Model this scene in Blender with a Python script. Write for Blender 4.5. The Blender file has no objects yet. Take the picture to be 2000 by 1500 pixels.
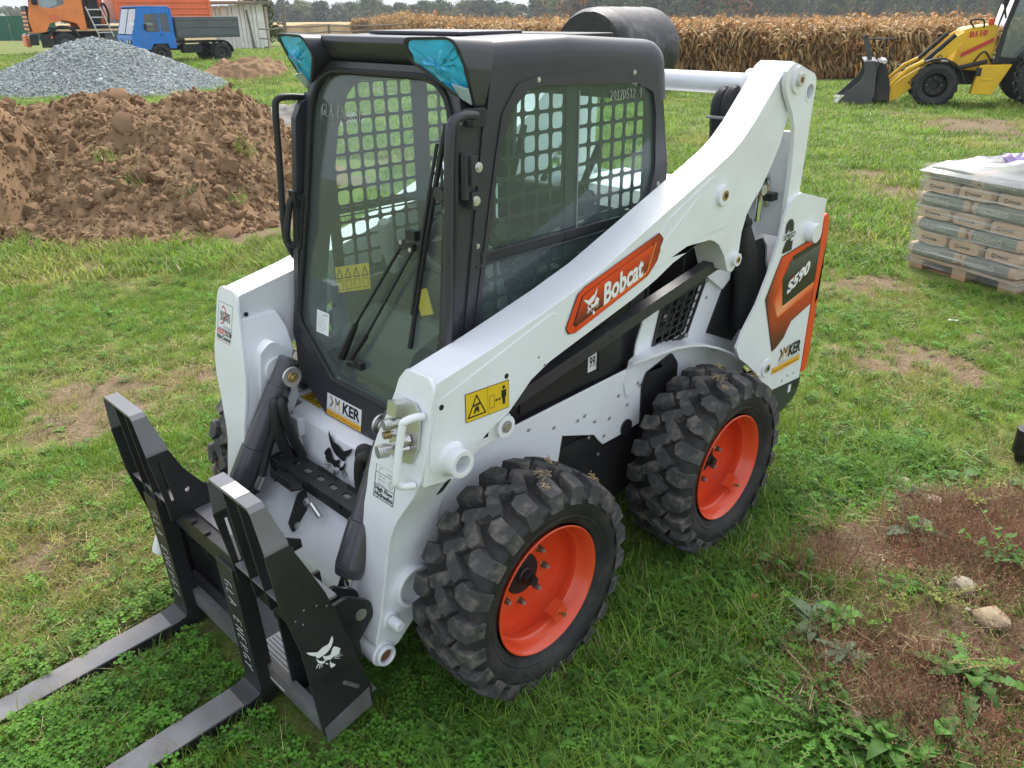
import bpy, bmesh, math, random
import numpy as np
from mathutils import Vector, Matrix
from mathutils.geometry import tessellate_polygon
R = math.radians
SC = bpy.context.scene
COL = SC.collection
rnd = random.Random(7)
nrnd = np.random.default_rng(11)

# ------------------------------------------------------------------ camera
CAM_POS = Vector((2.64155, 2.18488, 2.06415))
cam_data = bpy.data.cameras.new('camera')
cam = bpy.data.objects.new('camera', cam_data)
COL.objects.link(cam)
_r = Vector((-0.705644, 0.708544, -0.005637)); _d = Vector((0.299081, 0.290626, -0.908893)); _f = Vector((-0.642353, -0.643041, -0.416991))
_f.normalize(); _r = (_r - _f * _r.dot(_f)).normalized(); _d = _f.cross(_r)
cam.matrix_world = Matrix(((_r.x, -_d.x, -_f.x, CAM_POS.x), (_r.y, -_d.y, -_f.y, CAM_POS.y), (_r.z, -_d.z, -_f.z, CAM_POS.z), (0, 0, 0, 1)))
cam_data.sensor_width = 36.0
cam_data.lens = 36.0 * 1579.3 / 2000.0
cam_data.clip_start = 0.05
cam_data.clip_end = 3000
SC.camera = cam

# ------------------------------------------------------------------ sky, sun, exposure
SUN_EL, SUN_AZ = 50.0, 215.0          # azimuth of the sun in degrees from +X towards +Y
w = bpy.data.worlds.new('World'); SC.world = w; w.use_nodes = True
nt = w.node_tree; nt.nodes.clear()
sky = nt.nodes.new('ShaderNodeTexSky'); sky.sky_type = 'NISHITA'; sky.sun_disc = False
sky.sun_elevation = R(SUN_EL); sky.sun_rotation = R(90 - SUN_AZ)
sky.air_density = 1.0; sky.dust_density = 4.0; sky.ozone_density = 1.0
hs = nt.nodes.new('ShaderNodeHueSaturation'); hs.inputs['Saturation'].default_value = 0.62
cl = nt.nodes.new('ShaderNodeMix'); cl.data_type = 'RGBA'; cl.inputs[0].default_value = 0.5
cl.inputs[7].default_value = (5.5, 5.75, 6.2, 1)       # even cloud cover
bg = nt.nodes.new('ShaderNodeBackground'); bg.inputs[1].default_value = 0.15
wo = nt.nodes.new('ShaderNodeOutputWorld')
nt.links.new(sky.outputs[0], hs.inputs['Color']); nt.links.new(hs.outputs[0], cl.inputs[6])
nt.links.new(cl.outputs[2], bg.inputs[0]); nt.links.new(bg.outputs[0], wo.inputs[0])
sd = bpy.data.lights.new('sun', 'SUN'); sd.energy = 2.2; sd.angle = R(24); sd.color = (1.0, 0.96, 0.9)
so = bpy.data.objects.new('sun', sd); COL.objects.link(so)
sdir = Vector((math.cos(R(SUN_EL)) * math.cos(R(SUN_AZ)), math.cos(R(SUN_EL)) * math.sin(R(SUN_AZ)), math.sin(R(SUN_EL))))
so.rotation_euler = sdir.to_track_quat('Z', 'Y').to_euler()
SC.view_settings.view_transform = 'Standard'; SC.view_settings.look = 'None'
SC.view_settings.exposure = 0.95; SC.view_settings.gamma = 1.0; SC.view_settings.use_curve_mapping = False

# ------------------------------------------------------------------ materials
M = {}
def mat(name, col, rough=0.5, metal=0.0, vary=0.0, vscale=6.0, bump=0.0, bscale=60.0, coat=0.0, spec=0.5, dust=None, dustamt=0.0, dscale=5.0, tint=None):
    """principled paint with noise variation, optional dusty blotches, fine bump, per-instance tint"""
    m = bpy.data.materials.new(name); m.use_nodes = True
    t = m.node_tree; b = t.nodes['Principled BSDF']
    b.inputs['Roughness'].default_value = rough; b.inputs['Metallic'].default_value = metal
    b.inputs['Specular IOR Level'].default_value = spec
    if coat: b.inputs['Coat Weight'].default_value = coat; b.inputs['Coat Roughness'].default_value = 0.08
    tc = t.nodes.new('ShaderNodeTexCoord')
    src = None
    c = t.nodes.new('ShaderNodeRGB'); c.outputs[0].default_value = (*col, 1); src = c.outputs[0]
    if vary > 0:
        n = t.nodes.new('ShaderNodeTexNoise'); n.inputs['Scale'].default_value = vscale; n.inputs['Detail'].default_value = 6
        t.links.new(tc.outputs['Object'], n.inputs['Vector'])
        mr = t.nodes.new('ShaderNodeMapRange'); mr.inputs[1].default_value = 0.25; mr.inputs[2].default_value = 0.75
        mr.inputs[3].default_value = 1 - vary; mr.inputs[4].default_value = 1 + vary
        t.links.new(n.outputs['Fac'], mr.inputs[0])
        mx = t.nodes.new('ShaderNodeMix'); mx.data_type = 'RGBA'; mx.blend_type = 'MULTIPLY'; mx.inputs[0].default_value = 1
        t.links.new(src, mx.inputs[6]); t.links.new(mr.outputs[0], mx.inputs[7]); src = mx.outputs[2]
        rr = t.nodes.new('ShaderNodeMapRange'); rr.inputs[3].default_value = max(0, rough - 0.08); rr.inputs[4].default_value = min(1, rough + 0.12)
        t.links.new(n.outputs['Fac'], rr.inputs[0]); t.links.new(rr.outputs[0], b.inputs['Roughness'])
    if dust is not None:
        n2 = t.nodes.new('ShaderNodeTexNoise'); n2.inputs['Scale'].default_value = dscale; n2.inputs['Detail'].default_value = 8; n2.inputs['Roughness'].default_value = 0.65
        t.links.new(tc.outputs['Object'], n2.inputs['Vector'])
        r2 = t.nodes.new('ShaderNodeMapRange'); r2.inputs[1].default_value = 0.48; r2.inputs[2].default_value = 0.7; r2.inputs[3].default_value = 0; r2.inputs[4].default_value = dustamt
        t.links.new(n2.outputs['Fac'], r2.inputs[0])
        m2 = t.nodes.new('ShaderNodeMix'); m2.data_type = 'RGBA'
        t.links.new(r2.outputs[0], m2.inputs[0]); t.links.new(src, m2.inputs[6]); m2.inputs[7].default_value = (*dust, 1); src = m2.outputs[2]
    if tint:
        # per-instance / per-object shade between two plant or stone colours
        a = t.nodes.new('ShaderNodeAttribute'); a.attribute_type = 'INSTANCER'; a.attribute_name = 'tint'
        oi = t.nodes.new('ShaderNodeObjectInfo')
        m3 = t.nodes.new('ShaderNodeMix'); m3.data_type = 'RGBA'
        t.links.new(a.outputs['Fac'], m3.inputs[0]); t.links.new(src, m3.inputs[6]); m3.inputs[7].default_value = (*tint, 1)
        mr3 = t.nodes.new('ShaderNodeMapRange'); mr3.inputs[3].default_value = 0.55; mr3.inputs[4].default_value = 1.5
        t.links.new(oi.outputs['Random'], mr3.inputs[0])
        m4 = t.nodes.new('ShaderNodeMix'); m4.data_type = 'RGBA'; m4.blend_type = 'MULTIPLY'; m4.inputs[0].default_value = 1
        t.links.new(m3.outputs[2], m4.inputs[6]); t.links.new(mr3.outputs[0], m4.inputs[7]); src = m4.outputs[2]
    t.links.new(src, b.inputs['Base Color'])
    if bump > 0:
        n3 = t.nodes.new('ShaderNodeTexNoise'); n3.inputs['Scale'].default_value = bscale; n3.inputs['Detail'].default_value = 5
        t.links.new(tc.outputs['Object'], n3.inputs['Vector'])
        bp = t.nodes.new('ShaderNodeBump'); bp.inputs['Strength'].default_value = bump; bp.inputs['Distance'].default_value = 0.01
        t.links.new(n3.outputs['Fac'], bp.inputs['Height']); t.links.new(bp.outputs[0], b.inputs['Normal'])
    M[name] = m
    return m
def leafmat(name, col, tint, rough=0.55, trans=0.35):
    m = mat(name, col, rough, tint=tint, vary=0.25, vscale=30, spec=0.3)
    t = m.node_tree; b = t.nodes['Principled BSDF']; o = t.nodes['Material Output']
    tr = t.nodes.new('ShaderNodeBsdfTranslucent'); mx = t.nodes.new('ShaderNodeMixShader'); mx.inputs[0].default_value = trans
    t.links.new(b.inputs['Base Color'].links[0].from_socket, tr.inputs[0])
    t.links.new(b.outputs[0], mx.inputs[1]); t.links.new(tr.outputs[0], mx.inputs[2]); t.links.new(mx.outputs[0], o.inputs[0])
    return m
def glassmat(name, tint, refl=1.0, film=0.0, filmcol=(0.5, 0.55, 0.55), rough=0.01):
    m = bpy.data.materials.new(name); m.use_nodes = True; t = m.node_tree; t.nodes.clear()
    o = t.nodes.new('ShaderNodeOutputMaterial'); tr = t.nodes.new('ShaderNodeBsdfTransparent'); tr.inputs[0].default_value = (*tint, 1)
    gl = t.nodes.new('ShaderNodeBsdfGlossy'); gl.inputs['Roughness'].default_value = rough
    fr = t.nodes.new('ShaderNodeFresnel'); ge = t.nodes.new('ShaderNodeNewGeometry'); io = t.nodes.new('ShaderNodeMapRange'); io.inputs[3].default_value = 1.5; io.inputs[4].default_value = 1 / 1.5
    t.links.new(ge.outputs['Backfacing'], io.inputs[0]); t.links.new(io.outputs[0], fr.inputs[0])
    mu = t.nodes.new('ShaderNodeMath'); mu.operation = 'MULTIPLY'; mu.inputs[1].default_value = 1.7 * refl; mu.use_clamp = True
    t.links.new(fr.outputs[0], mu.inputs[0])
    df = t.nodes.new('ShaderNodeBsdfDiffuse'); df.inputs[0].default_value = (*filmcol, 1)
    m0 = t.nodes.new('ShaderNodeMixShader'); m0.inputs[0].default_value = film
    t.links.new(tr.outputs[0], m0.inputs[1]); t.links.new(df.outputs[0], m0.inputs[2])
    m1 = t.nodes.new('ShaderNodeMixShader'); t.links.new(mu.outputs[0], m1.inputs[0]); t.links.new(m0.outputs[0], m1.inputs[1]); t.links.new(gl.outputs[0], m1.inputs[2])
    t.links.new(m1.outputs[0], o.inputs[0]); M[name] = m
    return m
def printmat(name, rough=0.35):
    """flat print: colours come from the sheet's own colour attribute"""
    m = bpy.data.materials.new(name); m.use_nodes = True; t = m.node_tree; b = t.nodes['Principled BSDF']
    a = t.nodes.new('ShaderNodeAttribute'); a.attribute_name = 'print'; t.links.new(a.outputs['Color'], b.inputs['Base Color'])
    b.inputs['Roughness'].default_value = rough; M[name] = m
    return m
WHITE = (0.78, 0.80, 0.835)
mat('white_paint', WHITE, 0.30, coat=0.4, vary=0.03, vscale=3, bump=0.015, bscale=240, dust=(0.47, 0.43, 0.36), dustamt=0.22, dscale=2.6)
mat('cab_grey', (0.036, 0.035, 0.044), 0.34, vary=0.1, vscale=20, bump=0.03, bscale=300)
mat('cyl_grey', (0.05, 0.05, 0.058), 0.3, coat=0.2, vary=0.08)
mat('black_steel', (0.017, 0.017, 0.019), 0.40, vary=0.3, vscale=9, dust=(0.1, 0.1, 0.095), dustamt=0.12, dscale=7)
mat('worn_steel', (0.17, 0.17, 0.175), 0.42, metal=0.3, vary=0.35, vscale=8, dust=(0.23, 0.19, 0.14), dustamt=0.5, dscale=6)
mat('grey_steel', (0.17, 0.17, 0.18), 0.36, metal=0.2, vary=0.2, vscale=5)
mat('plastic_black', (0.013, 0.013, 0.014), 0.5, vary=0.2)
mat('rubber_hose', (0.012, 0.012, 0.013), 0.6, bump=0.15, bscale=120)
mat('tyre_rubber', (0.017, 0.017, 0.018), 0.62, vary=0.35, vscale=9, bump=0.12, bscale=70, dust=(0.10, 0.085, 0.065), dustamt=0.35, dscale=9)
mat('tread_rubber', (0.042, 0.042, 0.043), 0.7, vary=0.4, vscale=14, bump=0.35, bscale=45, dust=(0.21, 0.19, 0.16), dustamt=0.8, dscale=16)
mat('rim_orange', (0.74, 0.068, 0.016), 0.33, coat=0.3, vary=0.06, dust=(0.5, 0.16, 0.08), dustamt=0.25)
mat('tail_orange', (0.72, 0.075, 0.014), 0.4, vary=0.05)
mat('zinc', (0.62, 0.62, 0.6), 0.32, metal=0.9, vary=0.1)
mat('chrome', (0.8, 0.8, 0.82), 0.12, metal=1.0)
mat('brass', (0.5, 0.36, 0.16), 0.35, metal=0.9)
mat('rust', (0.16, 0.07, 0.04), 0.8, vary=0.3)
mat('film_blue', (0.03, 0.46, 0.80), 0.12, coat=0.5, bump=0.5, bscale=28, vary=0.3, vscale=14)
mat('lens', (0.32, 0.42, 0.46), 0.1, coat=0.6)
mat('ink_black', (0.012, 0.012, 0.013), 0.45)
mat('ink_white', (0.82, 0.82, 0.82), 0.4)
mat('paper', (0.76, 0.77, 0.78), 0.5)
mat('ink_yellow', (0.72, 0.5, 0.02), 0.4)
mat('ink_orange', (0.8, 0.42, 0.03), 0.4)
mat('ink_red', (0.55, 0.03, 0.03), 0.4)
mat('ink_grey', (0.25, 0.25, 0.26), 0.5)
mat('chalk', (0.5, 0.5, 0.49), 0.9)
mat('seat_black', (0.018, 0.018, 0.02), 0.7, bump=0.1)
mat('interior', (0.055, 0.058, 0.06), 0.6, vary=0.1)
mat('decal_film', (0.03, 0.03, 0.03), 0.4)
printmat('print')
glassmat('windshield_glass', (0.93, 0.985, 0.96), refl=0.42, film=0.055, filmcol=(0.62, 0.70, 0.68))  # pale diffuse film: sky reflection and haze painted into the glass
glassmat('side_glass', (0.90, 0.975, 0.95), refl=0.42, film=0.05, filmcol=(0.5, 0.6, 0.62))  # bluish film colour stands in for sky reflected in the panes

# ------------------------------------------------------------------ mesh builder
class B:
    def __init__(s):
        s.v = []; s.f = []; s.m = []; s.c = []; s.mats = []; s.T = None
    def mi(s, name):
        if name not in s.mats: s.mats.append(name)
        return s.mats.index(name)
    def add(s, vs, fs, mt, col=None):
        o = len(s.v); i = s.mi(mt)
        if s.T is not None: vs = [s.T @ Vector(p) for p in vs]
        s.v += [tuple(p) for p in vs]
        for f in fs: s.f.append([k + o for k in f]); s.m.append(i)
        s.c += list(col) if col is not None else [(0.5, 0.5, 0.5)] * len(vs)
        return s
    def box(s, c, d, mt, rot=None):
        hx, hy, hz = d[0] / 2, d[1] / 2, d[2] / 2
        vs = [Vector((x, y, z)) for x in (-hx, hx) for y in (-hy, hy) for z in (-hz, hz)]
        if rot is not None: vs = [rot @ p for p in vs]
        vs = [p + Vector(c) for p in vs]
        return s.add(vs, [(0, 1, 3, 2), (4, 6, 7, 5), (0, 4, 5, 1), (2, 3, 7, 6), (0, 2, 6, 4), (1, 5, 7, 3)], mt)
    def cyl(s, p0, p1, r0, mt, r1=None, n=16, hole=0.0):
        p0 = Vector(p0); p1 = Vector(p1); r1 = r0 if r1 is None else r1
        q = (p1 - p0).to_track_quat('Z', 'Y'); L = (p1 - p0).length
        prof = [(r0, 0), (r1, L)]
        if hole > 0: prof = [(hole, 0), (r0, 0), (r1, L), (hole, L), (hole, 0)]
        else: prof = [(0, 0)] + prof + [(0, L)]
        return s.lathe(prof, mt, q.to_matrix().to_4x4(), p0, n)
    def lathe(s, prof, mt, rot, org, n=32, a0=0, a1=2 * math.pi):
        vs = []; fs = []; full = abs(a1 - a0 - 2 * math.pi) < 1e-6
        k = n if full else n + 1
        Mx = Matrix.Translation(Vector(org)) @ (rot if rot is not None else Matrix.Identity(4))
        for r, z in prof:
            for i in range(k):
                a = a0 + (a1 - a0) * i / n
                vs.append(Mx @ Vector((r * math.cos(a), r * math.sin(a), z)))
        for j in range(len(prof) - 1):
            for i in range(n):
                i2 = (i + 1) % k
                a, b, c, d = j * k + i, j * k + i2, (j + 1) * k + i2, (j + 1) * k + i
                if prof[j][0] < 1e-7: fs.append((a, c, d))
                elif prof[j + 1][0] < 1e-7: fs.append((a, b, d))
                else: fs.append((a, b, c, d))
        return s.add(vs, fs, mt)
    def tube(s, path, r, mt, n=10, caps=True, closed=False):
        P = [Vector(p) for p in path]; vs = []; fs = []; N = len(P)
        up = None
        for i, p in enumerate(P):
            t = (P[min(i + 1, N - 1)] - P[max(i - 1, 0)]).normalized()
            if up is None:
                up = Vector((0, 0, 1)) if abs(t.z) < 0.9 else Vector((1, 0, 0))
            u = (up - t * up.dot(t)).normalized(); v = t.cross(u); up = u
            rr = r[i] if isinstance(r, (list, tuple)) else r
            for k in range(n):
                a = 2 * math.pi * k / n
                vs.append(p + u * (rr * math.cos(a)) + v * (rr * math.sin(a)))
        for i in range(N - 1):
            for k in range(n):
                k2 = (k + 1) % n
                fs.append((i * n + k, i * n + k2, (i + 1) * n + k2, (i + 1) * n + k))
        if caps: fs.append(tuple(range(n - 1, -1, -1))); fs.append(tuple((N - 1) * n + k for k in range(n)))
        return s.add(vs, fs, mt)
    def prism(s, pts, t0, t1, mt, frame=None, holes=()):
        """polygon in local (u,v), extruded along local w from t0 to t1; frame maps (u,v,w) to space (default: x,z,y)"""
        F = frame or (lambda u, v, w: (u, w, v))
        loops = [list(pts)] + [list(h) for h in holes]
        tri = tessellate_polygon([[Vector((a, b, 0)) for a, b in l] for l in loops])
        flat = [p for l in loops for p in l]; n = len(flat)
        vs = [F(a, b, t0) for a, b in flat] + [F(a, b, t1) for a, b in flat]
        fs = [tuple(t) for t in tri] + [tuple(i + n for i in reversed(t)) for t in tri]
        o = 0
        for l in loops:
            k = len(l)
            for i in range(k): fs.append((o + i, o + (i + 1) % k, n + o + (i + 1) % k, n + o + i))
            o += k
        return s.add(vs, fs, mt)
    def sheet(s, pts, mt, F, col=None, w=0.0):
        """flat printed sheet; col may be a function (u,v)->rgb"""
        tri = tessellate_polygon([[Vector((a, b, 0)) for a, b in pts]])
        vs = [F(a, b, w) for a, b in pts]
        cc = None
        if col is not None: cc = [col(a, b) if callable(col) else col for a, b in pts]
        return s.add(vs, [tuple(t) for t in tri], mt, cc)
    def loft(s, secs, mt, caps=True, closed=True):
        n = len(secs[0]); vs = [p for q in secs for p in q]; fs = []
        for i in range(len(secs) - 1):
            for k in range(n if closed else n - 1):
                k2 = (k + 1) % n
                fs.append((i * n + k, i * n + k2, (i + 1) * n + k2, (i + 1) * n + k))
        if caps: fs.append(tuple(range(n - 1, -1, -1))); fs.append(tuple((len(secs) - 1) * n + k for k in range(n)))
        return s.add(vs, fs, mt)
    def bolt(s, p, d, r=0.009, mt='zinc', h=None):
        p = Vector(p); d = Vector(d).normalized(); h = h or r * 0.8
        s.cyl(p, p + d * (h * 0.35), r * 1.45, mt, n=12); s.cyl(p + d * (h * 0.35), p + d * h, r, mt, n=6)
        return s
    def text(s, body, F, size, mt, bold=0.0, shear=0.0, width=None, w=0.0, align='LEFT', stretch=1.0):
        """lettering as flat mesh; F maps (u,v,w); width fits the text to a length"""
        key = (body, round(bold, 4), shear)
        if key not in TXT: TXT[key] = text_mesh(body, bold, shear)
        vs, fs = TXT[key]
        if not vs: return s
        x0 = min(v[0] for v in vs); x1 = max(v[0] for v in vs)
        sx = size * stretch if width is None else width / (x1 - x0)
        off = 0 if align == 'LEFT' else (-(x1 - x0) * sx / 2)
        return s.add([F((v[0] - x0) * sx + off, v[1] * size, w) for v in vs], fs, mt)
    def build(s, name, parent=None, bevel=0.0, seg=2, smooth=35, mirror=False, loc=None):
        me = bpy.data.meshes.new(name)
        vs = [(x, -y, z) for x, y, z in s.v] if mirror else s.v
        me.from_pydata(vs, [], s.f)
        for n in s.mats: me.materials.append(M[n])
        me.polygons.foreach_set('material_index', s.m)
        if 'print' in s.mats or any(k.startswith('printed') for k in s.mats):
            at = me.color_attributes.new('print', 'FLOAT_COLOR', 'POINT')
            at.data.foreach_set('color', [x for c in s.c for x in (*c, 1.0)])
        bm = bmesh.new(); bm.from_mesh(me)
        bmesh.ops.recalc_face_normals(bm, faces=bm.faces); bm.to_mesh(me); bm.free()
        if smooth:
            me.polygons.foreach_set('use_smooth', [True] * len(me.polygons)); me.set_sharp_from_angle(angle=R(smooth))
        me.update()
        o = bpy.data.objects.new(name, me); COL.objects.link(o)
        if bevel:
            b = o.modifiers.new('bevel', 'BEVEL'); b.width = bevel; b.segments = seg; b.limit_method = 'ANGLE'; b.angle_limit = R(40); b.use_clamp_overlap = True
            b.harden_normals = True
        if parent is not None: o.parent = parent
        if loc is not None: o.location = loc
        return o
def bolts(name, spots, parent, r=0.008, mt='zinc', h=None):
    """one small hex bolt object per spot (position, direction), sharing one mesh"""
    me = None
    for p, d in spots:
        if me is None:
            b = B(); b.bolt((0, 0, 0), (0, 0, 1), r, mt, h); o = b.build(name, parent); me = o.data
        else:
            o = bpy.data.objects.new(name, me); COL.objects.link(o); o.parent = parent
        o.location = p; o.rotation_euler = Vector(d).to_track_quat('Z', 'Y').to_euler()
TXT = {}
def text_mesh(body, bold, shear):
    cu = bpy.data.curves.new('lettering', 'FONT'); cu.body = body; cu.size = 1.0; cu.offset = bold; cu.shear = shear; cu.resolution_u = 3
    ob = bpy.data.objects.new('lettering', cu); COL.objects.link(ob)
    dg = bpy.context.evaluated_depsgraph_get()
    me = bpy.data.meshes.new_from_object(ob.evaluated_get(dg))
    vs = [tuple(v.co) for v in me.vertices]; fs = [tuple(p.vertices) for p in me.polygons]
    bpy.data.objects.remove(ob); bpy.data.curves.remove(cu); bpy.data.meshes.remove(me)
    return vs, fs
def fillet(pts, r, n=4):
    """round the corners of a polygon; r number or list"""
    out = []; N = len(pts)
    for i in range(N):
        p0 = Vector(pts[i - 1]); p = Vector(pts[i]); p1 = Vector(pts[(i + 1) % N])
        rr = r[i] if isinstance(r, (list, tuple)) else r
        a = (p0 - p); b = (p1 - p); la, lb = a.length, b.length
        if rr <= 0 or la < 1e-9 or lb < 1e-9: out.append(tuple(p)); continue
        a /= la; b /= lb
        ang = a.angle(b)
        if ang > math.pi - 0.05: out.append(tuple(p)); continue
        d = min(rr / math.tan(ang / 2), la * 0.48, lb * 0.48); q0 = p + a * d; q1 = p + b * d
        for k in range(n + 1):
            t = k / n; out.append(tuple(q0 * (1 - t) ** 2 + p * (2 * t * (1 - t)) + q1 * t ** 2))
    return out
def circ(cx, cy, r, n=20, ry=None):
    ry = ry or r
    return [(cx + r * math.cos(2 * math.pi * i / n), cy + ry * math.sin(2 * math.pi * i / n)) for i in range(n)]
def smoothpath(pts, n=6):
    """Catmull-Rom through points"""
    P = [Vector(p) for p in pts]; P = [P[0] * 2 - P[1]] + P + [P[-1] * 2 - P[-2]]; out = []
    for i in range(1, len(P) - 2):
        for k in range(n):
            t = k / n; a, b, c, d = P[i - 1], P[i], P[i + 1], P[i + 2]
            out.append(0.5 * ((2 * b) + (c - a) * t + (2 * a - 5 * b + 4 * c - d) * t * t + (3 * b - a - 3 * c + d) * t ** 3))
    out.append(P[-2]); return out
def thing(name, label, cat, loc=(0, 0, 0), rz=0.0, group=None):
    o = bpy.data.objects.new(name, None); COL.objects.link(o); o.location = loc; o.rotation_euler = (0, 0, rz)
    o.empty_display_size = 0.1
    return tag(o, label, cat, group)
def tag(o, label=None, cat=None, group=None, kind=None):
    if label: o['label'] = label
    if cat: o['category'] = cat
    if group: o['group'] = group
    if kind: o['kind'] = kind
    return o
def copy_tree(o, parent=None):
    c = o.copy(); COL.objects.link(c)
    if parent is not None: c.parent = parent
    for ch in o.children: copy_tree(ch, c)
    return c
# ================================================================== emblem and print helpers
def frame(o, u, v):
    o = Vector(o); u = Vector(u).normalized(); v = Vector(v).normalized(); n = u.cross(v)
    return lambda a, b, c: o + u * a + v * b + n * c
E_HEAD = [[(-0.265,0.500),(-0.233,0.439),(-0.200,0.389),(-0.161,0.330),(-0.119,0.294),(-0.056,0.296),(0.004,0.293),(0.069,0.280),(0.118,0.253),(0.199,0.222),(0.271,0.261),(0.345,0.305),(0.495,0.390),(0.463,0.325),(0.424,0.266),(0.344,0.182),(0.269,0.137),(0.256,0.066),(0.197,0.018),(0.138,0.024),(0.098,0.032),(0.033,0.038),(-0.050,0.059),(-0.123,0.105),(-0.198,0.181),(-0.256,0.285),(-0.287,0.399)],[(-0.267,0.135),(-0.207,0.084),(-0.168,0.003),(-0.143,-0.054),(-0.076,-0.062),(0.015,-0.031),(0.065,0.026),(0.091,-0.012),(0.047,-0.103),(-0.020,-0.155),(-0.089,-0.220),(-0.156,-0.193),(-0.233,-0.170),(-0.342,-0.180),(-0.404,-0.150),(-0.392,-0.092),(-0.442,-0.054),(-0.378,0.040)],[(0.179,-0.093),(0.245,0.016),(0.268,0.056),(0.261,-0.040),(0.227,-0.126),(0.144,-0.212),(0.062,-0.224),(0.056,-0.173)],[(-0.177,-0.400),(-0.125,-0.351),(-0.058,-0.378),(-0.070,-0.468),(-0.111,-0.500),(-0.179,-0.491),(-0.219,-0.464)],[(-0.030,-0.137),(0.083,-0.114),(0.062,-0.171),(0.012,-0.180),(-0.038,-0.178)],[(-0.096,-0.261),(-0.054,-0.338),(-0.091,-0.370),(-0.121,-0.339)],[(0.048,-0.225),(0.020,-0.308),(-0.020,-0.337),(-0.006,-0.272)],[(-0.482,-0.234),(-0.343,-0.187),(-0.223,-0.176),(-0.240,-0.198),(-0.350,-0.207)],[(-0.495,-0.310),(-0.361,-0.245),(-0.234,-0.208),(-0.241,-0.226),(-0.362,-0.263)],[(-0.392,-0.365),(-0.311,-0.286),(-0.214,-0.226),(-0.207,-0.239),(-0.294,-0.294)],[(0.227,-0.141),(0.286,-0.176),(0.324,-0.255),(0.304,-0.263),(0.266,-0.201),(0.211,-0.164)],[(0.194,-0.175),(0.226,-0.221),(0.242,-0.310),(0.222,-0.313),(0.207,-0.240),(0.174,-0.200)],[(0.154,-0.212),(0.174,-0.253),(0.176,-0.305),(0.160,-0.311),(0.154,-0.267),(0.134,-0.231)]]
def emblem(b, F, size, mt, w=0.0, flip=False):
    for P in E_HEAD:
        b.sheet([((-x if flip else x) * size, y * size) for x, y in P], mt, F, w=w)
def stroke_text(b, body, F, size, mt='chalk', rad=0.0012, gap=0.25):
    G = {'G': [[(.8,.85),(.5,1),(.15,.8),(.1,.4),(.3,.05),(.7,.05),(.85,.4),(.5,.42)]], 'L': [[(.15,1),(.1,.02),(.75,0)]], 'A': [[(.05,0),(.45,1),(.8,0)],[(.2,.4),(.7,.42)]],
         'E': [[(.75,1),(.15,.98),(.1,0),(.75,.03)],[(.12,.5),(.65,.55)]], 'N': [[(.1,0),(.12,1),(.75,0),(.8,1)]], 'R': [[(.12,0),(.1,1),(.65,.9),(.65,.6),(.12,.48),(.8,0)]],
         'Y': [[(.05,1),(.42,.5),(.4,0)],[(.42,.5),(.85,1)]], '2': [[(.1,.8),(.4,1),(.75,.75),(.1,.02),(.8,0)]], '0': [[(.45,1),(.1,.6),(.4,0),(.8,.5),(.45,1)]],
         '1': [[(.2,.75),(.5,1),(.45,0)]], '5': [[(.75,1),(.2,.98),(.15,.55),(.7,.45),(.6,.05),(.1,.05)]], '9': [[(.75,.7),(.45,1),(.15,.7),(.5,.45),(.75,.8),(.6,0)]], 'B': [[(.12,0),(.1,1),(.6,.85),(.15,.55),(.75,.3),(.12,0)]],
         'D': [[(.12,0),(.1,1),(.7,.75),(.7,.3),(.12,0)]], 'V': [[(.05,1),(.4,0),(.8,1)]], '3': [[(.1,.95),(.65,.85),(.3,.55),(.75,.3),(.1,.02)]], '4': [[(.55,0),(.6,1),(.05,.3),(.8,.32)]], 'H': [[(.1,1),(.1,0)],[(.75,1),(.75,0)],[(.1,.5),(.75,.5)]], 'P': [[(.12,0),(.1,1),(.7,.8),(.12,.45)]], 'J': [[(.3,1),(.8,1),(.6,.1),(.2,.1)]], ' ': []}
    x = 0
    for ch in body:
        for st in G.get(ch, []):
            b.tube([F((x + p[0] * 0.6) * size, p[1] * size, 0.0008) for p in st], rad, mt, n=4)
        x += 0.6 + gap
def lerp(a, b, t): return tuple(x * (1 - t) + y * t for x, y in zip(a, b))
def quad_print(b, F, P, cols, w, nu=10, nv=6):
    """bilinear colour-graded quad print; P = 4 corners, cols = 4 colours"""
    vs = []; cs = []; fs = []
    for j in range(nv + 1):
        for i in range(nu + 1):
            s, t = i / nu, j / nv
            p = [(1 - t) * ((1 - s) * P[0][k] + s * P[1][k]) + t * ((1 - s) * P[3][k] + s * P[2][k]) for k in (0, 1)]
            vs.append(F(p[0], p[1], w)); cs.append(lerp(lerp(cols[0], cols[1], s), lerp(cols[3], cols[2], s), t))
    for j in range(nv):
        for i in range(nu): k = j * (nu + 1) + i; fs.append((k, k + 1, k + nu + 2, k + nu + 1))
    b.add(vs, fs, 'print', cs)
O1 = (0.70, 0.06, 0.012); O2 = (0.85, 0.22, 0.05); O3 = (0.08, 0.02, 0.015); O4 = (0.30, 0.03, 0.012); DK = (0.014, 0.012, 0.013)
def poly_print(b, F, pts, colf, w, div=3):
    """graded print on any polygon: triangles are subdivided so the grading is smooth"""
    tri = tessellate_polygon([[Vector((p[0], p[1], 0)) for p in pts]])
    for t in tri:
        a, c, d = [Vector((pts[k][0], pts[k][1], 0)) for k in t]; n = 2 ** div; idx = {}; vs = []; cs = []; fs = []
        for i in range(n + 1):
            for j in range(n + 1 - i):
                p = a + (c - a) * (i / n) + (d - a) * (j / n); idx[i, j] = len(vs); vs.append(F(p.x, p.y, w)); cs.append(colf(p.x, p.y))
        for i in range(n):
            for j in range(n - i):
                fs.append((idx[i, j], idx[i + 1, j], idx[i, j + 1]))
                if i + j < n - 1: fs.append((idx[i + 1, j], idx[i + 1, j + 1], idx[i, j + 1]))
        b.add(vs, fs, 'print', cs)
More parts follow.
